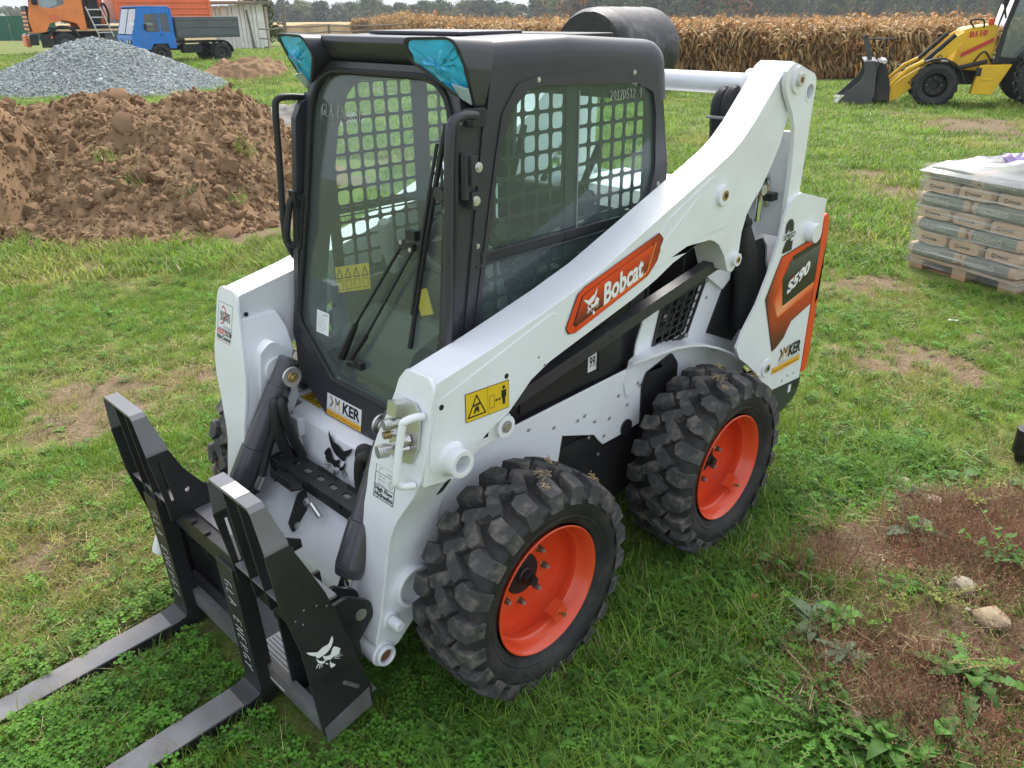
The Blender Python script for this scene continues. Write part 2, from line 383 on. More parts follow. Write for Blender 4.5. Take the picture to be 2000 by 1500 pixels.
def edge_line(b, F, pts, wd, mt, w, closed=True):
    n = len(pts); vs = []; fs = []
    rng = n if closed else n - 1
    for i in range(rng):
        p = Vector(pts[i]); q = Vector(pts[(i + 1) % n]); d = (q - p)
        if d.length < 1e-6: continue
        d.normalize(); nn = Vector((-d.y, d.x)) * wd / 2; p = p - d * wd / 2; q = q + d * wd / 2
        k = len(vs); vs += [F(*(p + nn), w), F(*(p - nn), w), F(*(q - nn), w), F(*(q + nn), w)]; fs.append((k, k + 1, k + 2, k + 3))
    b.add(vs, fs, mt)
def dealer_logo(b, F, W, H, plate=True):
    """white and orange dealer sticker: chevrons + KER"""
    if plate:
        b.sheet([(0, 0), (W, 0), (W, H), (0, H)], 'paper', F, w=0.0006)
        b.sheet([(0, 0), (W, 0), (W, H * .26), (0, H * .26)], 'ink_orange', F, w=0.0010)
    s = H * .5; y0 = H * .42
    def ch(x, mt, wd=.13): b.sheet([(x, y0 + s), (x + wd * s, y0 + s), (x + (wd + .38) * s, y0 + s * .5), (x + wd * s, y0), (x, y0), (x + .36 * s, y0 + s * .5)], mt, F, w=0.0014)
    ch(W * .05, 'ink_orange', .02); ch(W * .09, 'ink_black', .16)
    x = W * .24
    b.sheet([(x, y0 + s), (x + .14 * s, y0 + s), (x + .14 * s, y0), (x, y0)], 'ink_orange', F, w=0.0014)
    b.sheet([(x, y0 + s), (x + .16 * s, y0 + s), (x + .40 * s, y0 + .5 * s), (x + .34 * s, y0 + .38 * s)], 'ink_black', F, w=0.0016)
    b.sheet([(x + .62 * s, y0 + s), (x + .78 * s, y0 + s), (x + .44 * s, y0 + .40 * s), (x + .36 * s, y0 + .52 * s)], 'ink_black', F, w=0.0016)
    b.sheet([(x + .60 * s, y0 + .7 * s), (x + .74 * s, y0 + .9 * s), (x + .74 * s, y0), (x + .60 * s, y0)], 'ink_orange', F, w=0.0015)
    b.text('KER', lambda u, v, ww: F(W * .47 + u, y0 + v, ww), s * 1.4, 'ink_black', bold=.035, width=W * .49, w=0.0014)
    b.text('mezőgazdasági és kertészeti gépek', lambda u, v, ww: F(W * .05 + u, H * .30 + v, ww), H * .10, 'ink_grey', width=W * .9, w=0.0014)
    if plate: b.text('Telefon: +36 1 257 6261, www.mker.hu', lambda u, v, ww: F(W * .04 + u, H * .08 + v, ww), H * .13, 'ink_black', width=W * .92, w=0.0014)

# ================================================================== skid steer loader (front = +X, near side = +Y)
L = thing('skid_steer_loader', 'white compact skid steer loader with charcoal cab and orange wheel rims standing on the grass', 'skid steer loader')
def side(x, z, y): return frame((x, y, z), (-1, 0, 0), (0, 0, 1))

# ---------------- wheels
WR, WY, WZ = 0.387, 0.678, 0.372
def make_wheel():
    root = bpy.data.objects.new('wheel', None); COL.objects.link(root); root.parent = L
    ry = Matrix.Rotation(R(-90), 4, 'X')        # lathe axis z -> +Y
    b = B()
    prof = [(.229, .098), (.236, .108), (.25, .113), (.258, .1175), (.262, .121), (.266, .1195), (.275, .126), (.30, .131), (.318, .130), (.322, .133), (.330, .132), (.340, .124), (.352, .10), (.356, .06), (.357, 0), (.356, -.06), (.352, -.10), (.33, -.128), (.30, -.131), (.25, -.113), (.229, -.098)]
    b.lathe(prof, 'tyre_rubber', ry, (0, 0, 0), 72)
    Fo = lambda u, v, w_: None
    def arc_text(s, r, a0, size):
        key = (s, .01, 0)
        if key not in TXT: TXT[key] = text_mesh(s, .01, 0)
        vs, fs = TXT[key]; x0 = min(v[0] for v in vs); sz = size
        out = []
        for vx, vy, _ in vs:
            a = a0 - (vx - x0) * sz / r; rr = r + vy * sz; out.append((rr * math.cos(a), .1315, rr * math.sin(a)))
        return out, fs
    for s, a0 in (('10-16.5 NHS', R(115)), ('STEEL BELTED', R(250)), ('TUBELESS', R(20))):
        vs, fs = arc_text(s, .291, a0, .028); b.add([(x, y - .0022, z) for x, y, z in vs], fs, 'tread_rubber')
    b.build('tyre', root, smooth=40)
    t = B(); N = 22; pitch = 2 * math.pi / N
    def pt(y, s, r): a = s / WR; return Vector((r * math.cos(a), y, r * math.sin(a)))
    jr = random.Random(3)
    def lug(poly, a0, sgn):
        c = Vector((sum(p[0] for p in poly) / len(poly), sum(p[1] for p in poly) / len(poly)))
        top, bot = [], []
        for (y, s) in poly:
            d = Vector((y, s)) - c; ti = c + d * .90; bo = c + d * 1.08
            drop = max(0.0, abs(ti.x) - .085) * .33
            rt = WR - drop + jr.uniform(-.0025, .0025); rb = .346 - max(0.0, abs(bo.x) - .095) * .75
            top.append(pt(ti.x * sgn, ti.y + a0 * WR, rt)); bot.append(pt(bo.x * sgn, bo.y + a0 * WR, rb))
        n = len(poly); vs = bot + top
        t.add(vs, [tuple(range(n, 2 * n))] + [(i, (i + 1) % n, n + (i + 1) % n, n + i) for i in range(n)], 'tread_rubber')
    for i in range(N):
        for sgn, ph in ((1, 0.0), (-1, .5)):
            a0 = (i + ph) * pitch
            lug([(.134, -.031), (.136, .033), (.100, .036), (.066, .046), (.044, .016), (.056, -.019), (.095, -.032)], a0, sgn)
            lug([(.046, .022), (.062, .053), (.044, .072), (-.006, .108), (-.030, .094), (-.022, .064), (.024, .024)], a0, sgn)
    t.build('tread', root, smooth=0, bevel=.0025, seg=1)
    r = B()
    r.lathe([(.2265, .108), (.2275, .1135), (.224, .1155), (.219, .112), (.214, .098), (.207, .088), (.205, .066), (.196, .057), (.194, .032), (.200, .022), (.199, .0), (.195, -.012), (.180, -.016), (.150, -.016), (.072, -.012), (.072, -.022), (.2, -.03), (.22, -.10), (.23, -.112)], 'rim_orange', ry, (0, 0, 0), 64)
    r.build('rim', root, smooth=40)
    h = B(); h.lathe([(0, .030), (.022, .030), (.024, .026), (.026, .008), (.032, .004), (.034, -.004), (.068, -.006), (.072, -.014)], 'plastic_black', ry, (0, 0, 0), 32)
    h.cyl((0, .03, 0), (0, .046, 0), .018, 'plastic_black', n=6); h.build('hub', root)
    for k in range(8):
        a = 2 * math.pi * (k + .35) / 8; p = Vector((.1015 * math.cos(a), -.016, .1015 * math.sin(a)))
        n = B(); n.cyl((0, 0, 0), (0, .006, 0), .0155, 'brass', r1=.0125, n=12); n.cyl((0, .006, 0), (0, .020, 0), .0115, 'rust', n=6); n.cyl((0, .02, 0), (0, .029, 0), .0065, 'ink_grey', n=8)
        o = n.build('lug_nut', root) if k == 0 else None
        if k == 0: nut0 = o; o.location = p
        else: o = nut0.copy(); COL.objects.link(o); o.parent = root; o.location = p
    v = B(); v.T = Matrix.Translation((0, .04, 0)) @ Matrix.Rotation(R(200), 4, 'Y')
    v.prism(fillet([(-.03, .148), (.03, .148), (.03, .196), (-.03, .196)], .01), .045, .048, 'rim_orange', frame=lambda u, vv, w_: (u, w_, vv))
    v.add([(-.03, .048, .15), (.03, .048, .15), (.03, .01, .15), (-.03, .01, .15), (-.03, .048, .147), (.03, .048, .147), (.03, .01, .147), (-.03, .01, .147)], [(0, 1, 2, 3), (7, 6, 5, 4), (0, 4, 5, 1), (1, 5, 6, 2), (2, 6, 7, 3), (3, 7, 4, 0)], 'rim_orange')
    v.tube([(0, .02, .195), (0, .03, .175), (0, .062, .168)], .006, 'brass'); v.cyl((0, .062, .168), (0, .072, .166), .0075, 'brass'); v.build('valve_guard', root)
    return root
def grass_bits(y, a, s, seed):
    """wisp of dry cut grass stuck on the tread"""
    q = random.Random(seed); b = B(); p = Vector(((WR + .002) * math.cos(a), y, (WR + .002) * math.sin(a))); n = Vector((math.cos(a), 0, math.sin(a)))
    for _ in range(16):
        d = Vector((q.gauss(0, 1), q.gauss(0, 1), q.gauss(0, 1))).normalized(); d = (d - n * d.dot(n) * .8) * s * q.uniform(.5, 1.3); o = p + Vector((q.gauss(0, .3), q.gauss(0, .4), q.gauss(0, .3))) * s + n * .003; b.tube([o, o + d * .5 + n * s * .12, o + d], .0011, 'straw_bit', n=4)
    return b
mat('straw_bit', (.42, .31, .16), .9)
w0 = make_wheel(); w0.location = (1.082, WY, WZ); w0.rotation_euler = (0, R(8), 0)
for i, (y, a, s) in enumerate(((.05, 95, .026), (-.03, 112, .03), (.085, 126, .02), (.02, 145, .03), (.06, 165, .016), (-.05, 178, .03), (.03, 200, .02), (.10, 88, .016))):
    grass_bits(y, R(a + 8), s, i).build('dry_grass', w0, smooth=0)
for (x, y, ang, rz) in ((0, WY, 18, 0), (1.082, -WY, 75, 180), (0, -WY, 15, 180)):
    c = copy_tree(w0, L); c.location = (x, y, WZ); c.rotation_euler = (0, R(ang if rz == 0 else -ang), R(rz))

# ---------------- chassis
b = B()
for s in (1, -1):
    pan = [(1.30, .50), (1.30, .80), (.95, .797), (.27, .815), (.262, .90), (.20, 1.05), (-.22, 1.16), (-.55, 1.10), (-.62, .45), (-.30, .50), (-.02, .56), (.30, .535), (.44, .535), (.47, .565), (.50, .60), (.68, .665), (.705, .54), (.90, .50)]
    hole = [(.158, .835), (.10, 1.02), (-.165, 1.05), (-.075, .86), (.10, .84)]
    b.prism(pan, s * .47, s * .48, 'white_paint', holes=[hole])
b.prism([(1.14, .71), (1.225, .708), (1.262, .70), (1.284, .685), (1.292, .65), (1.305, .535), (1.335, .515), (1.375, .50), (1.52, .345), (1.535, .30), (1.52, .245), (1.47, .21), (1.2, .20), (1.1, .3), (1.0, .75)], -.37, .37, 'white_paint')
b.build('chassis', L, bevel=.004)
k = B(); k.prism([(1.05, .24), (1.05, .6), (-.55, .6), (-.75, .42), (-.72, .30), (-.3, .24)], -.465, .465, 'black_steel')
k.cyl((1.082, -.60, WZ), (1.082, .60, WZ), .07, 'black_steel', n=24); k.cyl((0, -.60, WZ), (0, .60, WZ), .07, 'black_steel', n=24)
for s in (1, -1):
    k.prism(fillet([(.21, .40), (.215, .72), (.19, .765), (.02, .80), (-.03, .74), (-.03, .40)], .03), s * .482, s * .488, 'black_steel')
    k.prism(circ(.30, .56, .035), s * .482, s * .487, 'black_steel')
k.box((.44, 0, .5), (1.36, .9, .42), 'plastic_black'); k.build('belly_frame', L, bevel=.003)
bolts('panel_bolt', [((x, .481, z), (0, 1, 0)) for (x, z) in ((.56, .705), (.60, .70), (.36, .72), (.30, .66), (.32, .548), (.44, .575), (.73, .72), (.24, .735), (.01, .775), (.305, .562), (.225, .72), (.41, .64), (.50, .66), (.86, .76), (-.21, .98), (.53, .60), (.47, .505))], L, .0052)
# engine side cover, black, and its noise label
ec = B()
for s in (1, -1):
    ec.prism([(1.00, .79), (.27, .80), (.27, 1.25), (.7, 1.2), (1.04, 1.0)], s * .43, s * .44, 'plastic_black')
ec.box((0.6, 0, .9), (.6, .865, .1), 'plastic_black')
for s in (1, -1): ec.box((.62, s * .445, .86), (.5, .012, .10), 'plastic_black'); ec.box((.40, s * .452, .93), (.13, .02, .16), 'plastic_black')
ec.build('engine_side_cover', L); ec = B()
ec.tube(smoothpath([(.75, .45, 1.02), (.6, .455, 1.0), (.45, .45, 1.08), (.35, .44, 1.1)]), .012, 'rubber_hose')
ec.tube(smoothpath([(.85, .45, .98), (.62, .46, 1.03), (.42, .45, 1.12), (.3, .44, 1.14)]), .009, 'rubber_hose')
ec.build('side_hose', L)
d = B(); F = side(.515, .855, .4505)
d.sheet([(0, 0), (.063, 0), (.063, .12), (0, .12)], 'paper', F, w=.001)
d.text('99', lambda u, v, ww: F(.008 + u, .018 + v, ww), .058, 'ink_black', bold=.02, width=.032, w=.0016); d.text('dB', lambda u, v, ww: F(.043 + u, .018 + v, ww), .022, 'ink_black', bold=.02, w=.0016)
d.text('LWA', lambda u, v, ww: F(.032 + u, .092 + v, ww), .015, 'ink_black', w=.0016); edge_line(d, F, [(.01, .085), (.025, .112), (.012, .108), (.02, .09)], .002, 'ink_black', .0016, False)
d.build('noise_label', L)
# side grille behind the cab
for s in (1, -1):
    g = B()
    fr = fillet([(.178, .815), (.115, 1.04), (-.20, 1.075), (-.165, 1.01), (-.08, .845), (.10, .825)], .012)
    inn = [(.160, .838), (.103, 1.018), (-.17, 1.05), (-.15, 1.01), (-.074, .862), (.095, .843)]
    g.prism(fr, s * .482, s * .488, 'black_steel', holes=[inn])
    for i in range(1, 5):
        t = i / 5; xa = .160 - .235 * t; xt = .103 - .27 * t; g.tube([(xa, s * .485, .838 + .022 * t), (xt, s * .485, 1.018 + .032 * t)], .0035, 'black_steel', n=6)
    for i in range(1, 6):
        t = i / 6; g.tube([(.160 - .057 * t, s * .485, .838 + .18 * t), (-.074 - .10 * t, s * .485, .862 + .19 * t)], .0035, 'black_steel', n=6)
    g.build('side_grille', L)
    if s > 0: bolts('panel_bolt', [((x, .489, z), (0, 1, 0)) for (x, z) in ((.168, .828), (-.188, 1.062), (-.07, .85))], L)
b = B()
b.tube([(.12, .44, .88), (.0, .45, .89)], .016, 'plastic_black'); b.box((.0, .40, .95), (.1, .06, .12), 'plastic_black'); b.bolt((.02, .44, .94), (0, 1, 0), .01)
b.build('hydraulic_fitting', L)
# slanted support bar under the near lift arm, rear fender, lift cylinder
for s in (1, -1):
    mir = s < 0
    b = B(); P0 = Vector((1.01, .535, .942)); P1 = Vector((-.15, .535, 1.150)); dv = (P1 - P0).normalized(); up = Vector((0, 1, 0)).cross(dv) * -1
    q = Matrix((dv, Vector((0, 1, 0)), dv.cross(Vector((0, 1, 0))))).transposed()
    b.box((P0 + P1) / 2, ((P1 - P0).length, .045, .045), 'cab_grey', q); b.cyl((-.14, .50, 1.15), (-.14, .575, 1.15), .018, 'black_steel')
    for t in (.25, .42, .6): pp = P0.lerp(P1, t); b.cyl(pp + Vector((0, .0225, .0)), pp + Vector((0, .0245, 0)), .005, 'ink_black', n=8)
    b.build('arm_support_bar', L, bevel=.003, mirror=mir)
    b = B(); secs = []
    for x, z, yo in ((.305, .80, .485), (.30, .835, .50), (.25, .852, .535), (.18, .858, .55), (.10, .855, .555), (.0, .838, .558), (-.10, .812, .56), (-.19, .778, .575), (-.26, .742, .60), (-.33, .69, .64)):
        secs.append([Vector((x, .475, z)), Vector((x, yo, z)), Vector((x, yo, z + .010)), Vector((x, .475, z + .010))])
    b.loft(secs, 'white_paint')
    b.prism(fillet([(.255, .80), (.30, .84), (.335, .76), (.315, .70), (.28, .70), (.25, .74)], .02), .476, .487, 'white_paint')
    b.build('rear_fender', L, bevel=.003, mirror=mir)
    b = B()
    b.prism([(-.235, .815), (-.32, .97), (-.35, 1.03), (-.38, 1.20), (-.43, 1.29), (-.53, 1.18), (-.66, 1.14), (-.68, .9), (-.45, .72)], .478, .490, 'plastic_black')
    b.tube(smoothpath([(-.365, .53, 1.30), (-.385, .535, 1.20), (-.395, .535, 1.05), (-.42, .53, .92), (-.43, .52, .82)], 5), [.022] * 3 + [.035] * 4 + [.05] * 14 + [.035] * 0, 'rubber_hose', n=14) if False else b.tube(smoothpath([(-.362, .53, 1.31), (-.375, .535, 1.22), (-.40, .54, 1.08), (-.425, .535, .94), (-.435, .525, .80)], 5), [.016, .019, .022, .026, .030, .036, .042, .046, .048, .048, .048, .048, .048, .048, .048, .048, .048, .046, .042, .036, .028], 'rubber_hose', n=14)
    b.tube(smoothpath([(-.24, .50, 1.33), (-.27, .51, 1.22), (-.31, .51, 1.18), (-.37, .50, 1.2)]), .018, 'rubber_hose')
    b.build('lift_cylinder', L, mirror=mir)

# ---------------- lift arms
ARM_TOP = [(1.385, 1.118), (1.365, 1.142), (1.30, 1.156), (1.145, 1.188), (.853, 1.260), (.672, 1.312), (.319, 1.447), (.06, 1.547), (-.06, 1.595), (-.133, 1.637), (-.20, 1.688), (-.339, 1.818), (-.400, 1.877), (-.44, 1.892), (-.485, 1.882), (-.512, 1.85), (-.512, 1.81)]
ARM_BOT = [(-.48, 1.77), (-.462, 1.73), (-.453, 1.675), (-.423, 1.591), (-.377, 1.518), (-.314, 1.436), (-.262, 1.39), (-.225, 1.35), (-.20, 1.28), (-.194, 1.19), (-.182, 1.148), (-.165, 1.132), (-.145, 1.13), (-.122, 1.142), (-.109, 1.165), (-.084, 1.212), (-.039, 1.261), (.0, 1.283), (.031, 1.292), (.1, 1.294), (.262, 1.252), (.357, 1.213), (.494, 1.171), (.667, 1.128), (.829, 1.088), (.906, 1.069), (.989, 1.033), (1.05, .985), (1.085, .958), (1.124, .942), (1.16, .93), (1.22, .895), (1.275, .845), (1.317, .819), (1.43, .84), (1.42, .92), (1.40, 1.0)]
LEG = [(1.06, 1.388, 1.24, .462, .6165), (1.0, 1.40, 1.22, .435, .6165), (.92, 1.42, 1.22, .402, .6165), (.86, 1.43, 1.25, .384, .607), (.81, 1.44, 1.27, .379, .588), (.75, 1.452, 1.28, .377, .553), (.70, 1.465, 1.285, .375, .525), (.65, 1.473, 1.285, .375, .505), (.60, 1.48, 1.285, .375, .495), (.47, 1.503, 1.285, .375, .49), (.36, 1.527, 1.325, .375, .49), (.27, 1.552, 1.41, .375, .49), (.215, 1.572, 1.475, .375, .49)]
def front_x(z):
    zz = [q[0] for q in LEG][::-1]; xx = [q[1] for q in LEG][::-1]
    return float(np.interp(z, [*zz, 1.16], [*xx, 1.366]))
def lift_arm(mir):
    b = B(); b.prism(ARM_TOP + ARM_BOT, .482, .616, 'white_paint')
    arm = b.build('lift_arm', L, bevel=.014, seg=3, mirror=mir)
    b = B()                                                  # side doubler plates, weld beads, bosses
    b = B(); dbl = fillet([(-.02, 1.50), (.045, 1.53), (.32, 1.415), (.415, 1.30), (.40, 1.27), (.34, 1.262), (.12, 1.315), (-.10, 1.33), (-.14, 1.40)], .035, 5)
    b.prism(dbl, .614, .6195, 'white_paint')
    b.prism(fillet([(.10, 1.455), (.145, 1.465), (.35, 1.335), (.355, 1.315), (.33, 1.31)], .012), .618, .6225, 'white_paint')
    b.build('arm_doubler_plate', L, bevel=.0025, mirror=mir); b = B(); dbl2 = fillet([(.835, 1.145), (.86, 1.215), (.90, 1.228), (1.36, 1.09), (1.40, .98), (1.41, .87), (1.30, .86), (1.18, .93), (1.02, 1.03)], .04, 6)
    b.prism(dbl2, .614, .6185, 'white_paint')
    b.build('arm_doubler_plate', L, bevel=.0025, mirror=mir)
    for (x, z, ro, ri, h) in ((1.325, .892, .043, .027, .052), (1.122, .927, .0, .0, 0)):
        if ro: b = B(); b.cyl((x, .61, z), (x, .616 + h, z), ro, 'white_paint', n=28, hole=ri); b.lathe([(ro + .014, 0), (ro, .014)], 'white_paint', Matrix.Rotation(R(-90), 4, 'X'), (x, .616, z), 28); b.build('pivot_boss', L, mirror=mir, bevel=.002)
    for (x, z, r1) in ((-.02, 1.452, .038), (-.165, 1.18, .026)):
        b = B(); b.cyl((x, .612, z), (x, .634, z), r1, 'white_paint', n=24); b.cyl((x, .634, z), (x, .637, z), r1 * .5, 'brass', n=16); b.cyl((x, .637, z), (x, .6385, z), r1 * .25, 'ink_black', n=12); b.build('pivot_boss', L, mirror=mir, bevel=.002)
    b = B()
    b.prism(fillet([(1.06, .935), (1.12, .955), (1.25, .895), (1.315, .835), (1.285, .822), (1.20, .862), (1.13, .872), (1.07, .88)], .012), .572, .596, 'white_paint')
    b.cyl((1.095, .56, .908), (1.095, .612, .908), .036, 'white_paint', n=24); b.cyl((1.095, .612, .908), (1.095, .615, .908), .020, 'ink_grey', n=16); b.cyl((1.095, .615, .908), (1.095, .618, .908), .013, 'zinc', n=16)
    b.build('pivot_ear', L, bevel=.002, mirror=mir)
    b = B(); secs = []
    for z, xf, xb, yi, yo in LEG:
        secs.append([Vector((xf, yi, z)), Vector((xf, yo, z)), Vector((xb, yo, z)), Vector((xb, yi, z))])
    b.loft(secs, 'white_paint')
    b.cyl((1.534, .37, .215), (1.534, .495, .215), .044, 'white_paint', n=28); b.cyl((1.534, .495, .215), (1.534, .512, .215), .036, 'white_paint', n=24, hole=.023)
    b.cyl((1.534, .47, .215), (1.534, .502, .215), .022, 'rust', n=12)
    b.cyl((1.405, .48, .415), (1.405, .515, .415), .072, 'white_paint', n=32, hole=.056)
    b.cyl((1.497, .48, .33), (1.497, .496, .33), .03, 'white_paint', n=20); b.cyl((1.497, .496, .33), (1.497, .545, .33), .019, 'white_paint', n=20)
    b.build('arm_leg', L, bevel=.006, seg=2, mirror=mir)
    # front cap plate, standing proud of the arm
    b = B(); zs = [1.135, 1.12, 1.08, 1.0, .93, .87, .81, .75, .70, .65, .60, .47, .36, .27]; fo = []; ba = []
    prof = []
    for z in zs:
        yi = float(np.interp(z, [q[0] for q in LEG][::-1], [q[3] for q in LEG][::-1])) - .004; yo = float(np.interp(z, [q[0] for q in LEG][::-1], [q[4] for q in LEG][::-1])) + .006
        if z > 1.06: yi = .455 + (1.06 - z) * -.25; yo = .6225
        prof.append((z, yi, yo))
    prof = [(1.158, .515, .585), (1.153, .495, .603)] + prof
    prof[2] = (1.135, .481, .6185)
    for z, yi, yo in prof: fo.append([Vector((front_x(z) + .011, yi, z)), Vector((front_x(z) + .011, yo, z)), Vector((front_x(z) - .002, yo, z)), Vector((front_x(z) - .002, yi, z))])
    b.loft(fo, 'white_paint'); b.build('arm_front_plate', L, bevel=.003, mirror=mir)
    return arm
for mir in (False, True): lift_arm(mir)
def on_front(y, z, e=.0125):
    """frame on the near (or far) arm front plate: u to +Y, v up the plate"""
    dz = .06; v = Vector((front_x(z + dz) - front_x(z - dz), 0, 2 * dz)); return frame((front_x(z) + e, y, z), (0, 1, 0), v)

# decals on the near arm
d = B(); F = frame((0, .6195, 0), (-1, 0, 0), (0, 0, 1)); X = lambda x, z: (-x, z)
out = fillet([X(.839, 1.160), X(.785, 1.262), X(.748, 1.280), X(.364, 1.381), X(.336, 1.357), X(.364, 1.284), X(.415, 1.240), X(.790, 1.134), X(.825, 1.138)], .008, 3)
d.sheet(out, 'ink_black', F, w=.0005)
cen = Vector((-.59, 1.257)); sh = lambda P, k: [tuple(cen + (Vector(p) - cen) * k) for p in P]
poly_print(d, F, sh(out, .985), lambda u, v: lerp(O1, O4, min(1, max(0, (u + .52) / .16))), .0011)
inn = [X(.806, 1.165), X(.765, 1.250), X(.735, 1.262), X(.392, 1.352), X(.380, 1.325), X(.425, 1.262), X(.78, 1.150)]
d.sheet(inn, 'ink_black', F, w=.0016)
poly_print(d, F, sh(inn, .965), lambda u, v: lerp(O3, O1, min(1, max(0, ((v - 1.257) - (u + .59) * .262 + .045) / .075))), .0021)
quad_print(d, F, [X(.795, 1.146), X(.43, 1.247), X(.425, 1.258), X(.79, 1.156)], [O1, O2, O2, O1], .0026)
quad_print(d, F, [X(.428, 1.25), X(.416, 1.26), X(.377, 1.352), X(.392, 1.352)], [O2, O2, O2, O4], .0027)
a = math.atan2(.101, .384); ud = (-math.cos(a), 0, math.sin(a)); Fb = frame((.655, .6195, 1.196), ud, (.0, 0, 1))
Fe = frame((.715, .6195, 1.215), ud, (0, 0, 1)); emblem(d, Fe, .085, 'ink_white', .0032, flip=True)
d.text('Bobcat', Fb, .098, 'ink_white', bold=.035, width=.215, w=.0032)
d.build('brand_decal', L, smooth=0)
d = B()
F = frame((1.268, .6195, .986), (-1, 0, -.052), (0, 0, 1)); Wd, Hd = .177, .092
d.sheet([(0, 0), (Wd, 0), (Wd, Hd), (0, Hd)], 'ink_black', F, w=.0005); d.sheet([(.002, .002), (Wd / 2 - .0006, .002), (Wd / 2 - .0006, Hd - .002), (.002, Hd - .002)], 'ink_yellow', F, w=.0011); d.sheet([(Wd / 2 + .0006, .002), (Wd - .002, .002), (Wd - .002, Hd - .002), (Wd / 2 + .0006, Hd - .002)], 'ink_yellow', F, w=.0011)
edge_line(d, F, [(.010, .014), (.078, .014), (.044, .078)], .0045, 'ink_black', .0016)
def man(cx, cy, s, lean=0):
    d.sheet(circ(cx, cy + s * .9, s * .1, 10), 'ink_black', F, w=.0017)
    d.sheet([(cx - s * .16, cy + s * .76), (cx + s * .16, cy + s * .76), (cx + s * .16, cy + s * .38), (cx + s * .1, cy + s * .38), (cx + s * .09, cy), (cx + s * .01, cy), (cx, cy + s * .35), (cx - s * .01, cy), (cx - s * .09, cy), (cx - s * .1, cy + s * .38), (cx - s * .16, cy + s * .38)], 'ink_black', F, w=.0017)
man(.154, .018, .062)
edge_line(d, F, [(.096, .02), (.114, .02), (.114, .06), (.096, .06)], .0015, 'ink_black', .0016); edge_line(d, F, [(.120, .04), (.138, .04)], .003, 'ink_black', .0016, False)
d.sheet([(.117, .04), (.125, .046), (.125, .034)], 'ink_black', F, w=.0017); d.sheet([(.142, .04), (.134, .046), (.134, .034)], 'ink_black', F, w=.0017)
d.sheet([(.030, .050), (.058, .054), (.058, .047), (.030, .043)], 'ink_black', F, w=.0017); d.sheet([(.038, .04), (.05, .044), (.054, .024), (.047, .022), (.045, .032), (.036, .022), (.03, .024)], 'ink_black', F, w=.0017)
d.build('warning_decal', L, smooth=0)
d = B(); F0_ = on_front(.412, .742, .0118); F = lambda u, v, w_: F0_(u * .9, v * .9, w_)
edge_line(d, F, [(0, 0), (.105, 0), (.105, .115), (0, .115)], .0025, 'ink_black', .0008); edge_line(d, F, [(0, .045), (.105, .045)], .002, 'ink_black', .0008, False); edge_line(d, F, [(0, .088), (.105, .088)], .002, 'ink_black', .0008, False)
d.text('High Flow', lambda u, v, w_: F(.006 + u, .026 + v, w_), .021, 'ink_black', bold=.03, width=.092, w=.0008); d.text('Hydraulics', lambda u, v, w_: F(.006 + u, .007 + v, w_), .021, 'ink_black', bold=.03, width=.095, w=.0008)
edge_line(d, F, circ(.084, .066, .012, 14), .0013, 'ink_black', .0009); edge_line(d, F, [(.084, .058), (.084, .074)], .0013, 'ink_black', .0009, False)
for y_ in (.052, .066, .078): d.text('GEN II 35.1', lambda u, v, w_: F(.015 + u, y_ - .004 + v, w_), .009, 'ink_grey', w=.0008)
edge_line(d, F, [(.02, .094), (.02, .106), (.035, .106)], .0014, 'ink_black', .0009, False); d.text('FLOW', lambda u, v, w_: F(.06 + u, .094 + v, w_), .01, 'ink_black', w=.0008)
d.build('hydraulics_decal', L, smooth=0)
d = B(); F = on_front(-.602, .965, .0118)
edge_line(d, F, [(0, .042), (.105, .042), (.105, .14), (0, .14)], .0018, 'ink_black', .0008)
for i, s in enumerate(('ELECTRIC', 'JOYSTICS')): d.text(s, lambda u, v, w_: F(.016 + u, .092 - i * .018 + v, w_), .021, 'ink_black', bold=.02, width=.075, w=.001)
edge_line(d, F, [(.062, .085), (.05, .118), (.036, .128), (.026, .118)], .005, 'ink_red', .0009, False); edge_line(d, F, [(.05, .088), (.038, .064), (.024, .06)], .005, 'ink_red', .0009, False)
d.text('SELECTABLE', lambda u, v, w_: F(.045 + u, .048 + v, w_), .012, 'ink_grey', width=.055, w=.001)
d.sheet([(0, .022), (.105, .022), (.105, .038), (0, .038)], 'ink_red', F, w=.0008); d.sheet([(.06, .022), (.105, .022), (.105, .038), (.06, .038)], 'ink_black', F, w=.0011)
d.text('AUTOMATIC', lambda u, v, w_: F(.006 + u, .0255 + v, w_), .013, 'ink_white', bold=.02, width=.092, w=.0015); d.text('Ride Control', lambda u, v, w_: F(.0 + u, .003 + v, w_), .022, 'ink_black', bold=.03, width=.102, w=.001)
edge_line(d, F, [(0, -.004), (.103, -.004)], .0015, 'ink_red', .001, False)
d.build('ride_control_decal', L, smooth=0)
def hole_mark(f):
    hb = B(); f(hb); hb.build('arm_hole', L)
hole_mark(lambda hb: hb.cyl((1.355, .6165, 1.068), (1.355, .6195, 1.068), .0085, 'ink_black', n=14)); hole_mark(lambda hb: hb.cyl((1.10, .6165, 1.082), (1.10, .6195, 1.082), .0085, 'ink_black', n=14))
for (x, z) in ((.96, 1.10), (.93, 1.065)): hole_mark(lambda hb: hb.cyl((x, .6165, z), (x, .6192, z), .0045, 'ink_grey', n=10))
hole_mark(lambda hb: hb.cyl((1.352, -.478, 1.068), (1.352, -.4815, 1.068), .0085, 'ink_black', n=14))
hole_mark(lambda hb: hb.prism(fillet([(1.395, .795), (1.355, .825), (1.325, .83), (1.365, .80)], .012), .6185, .6195, 'ink_black'))
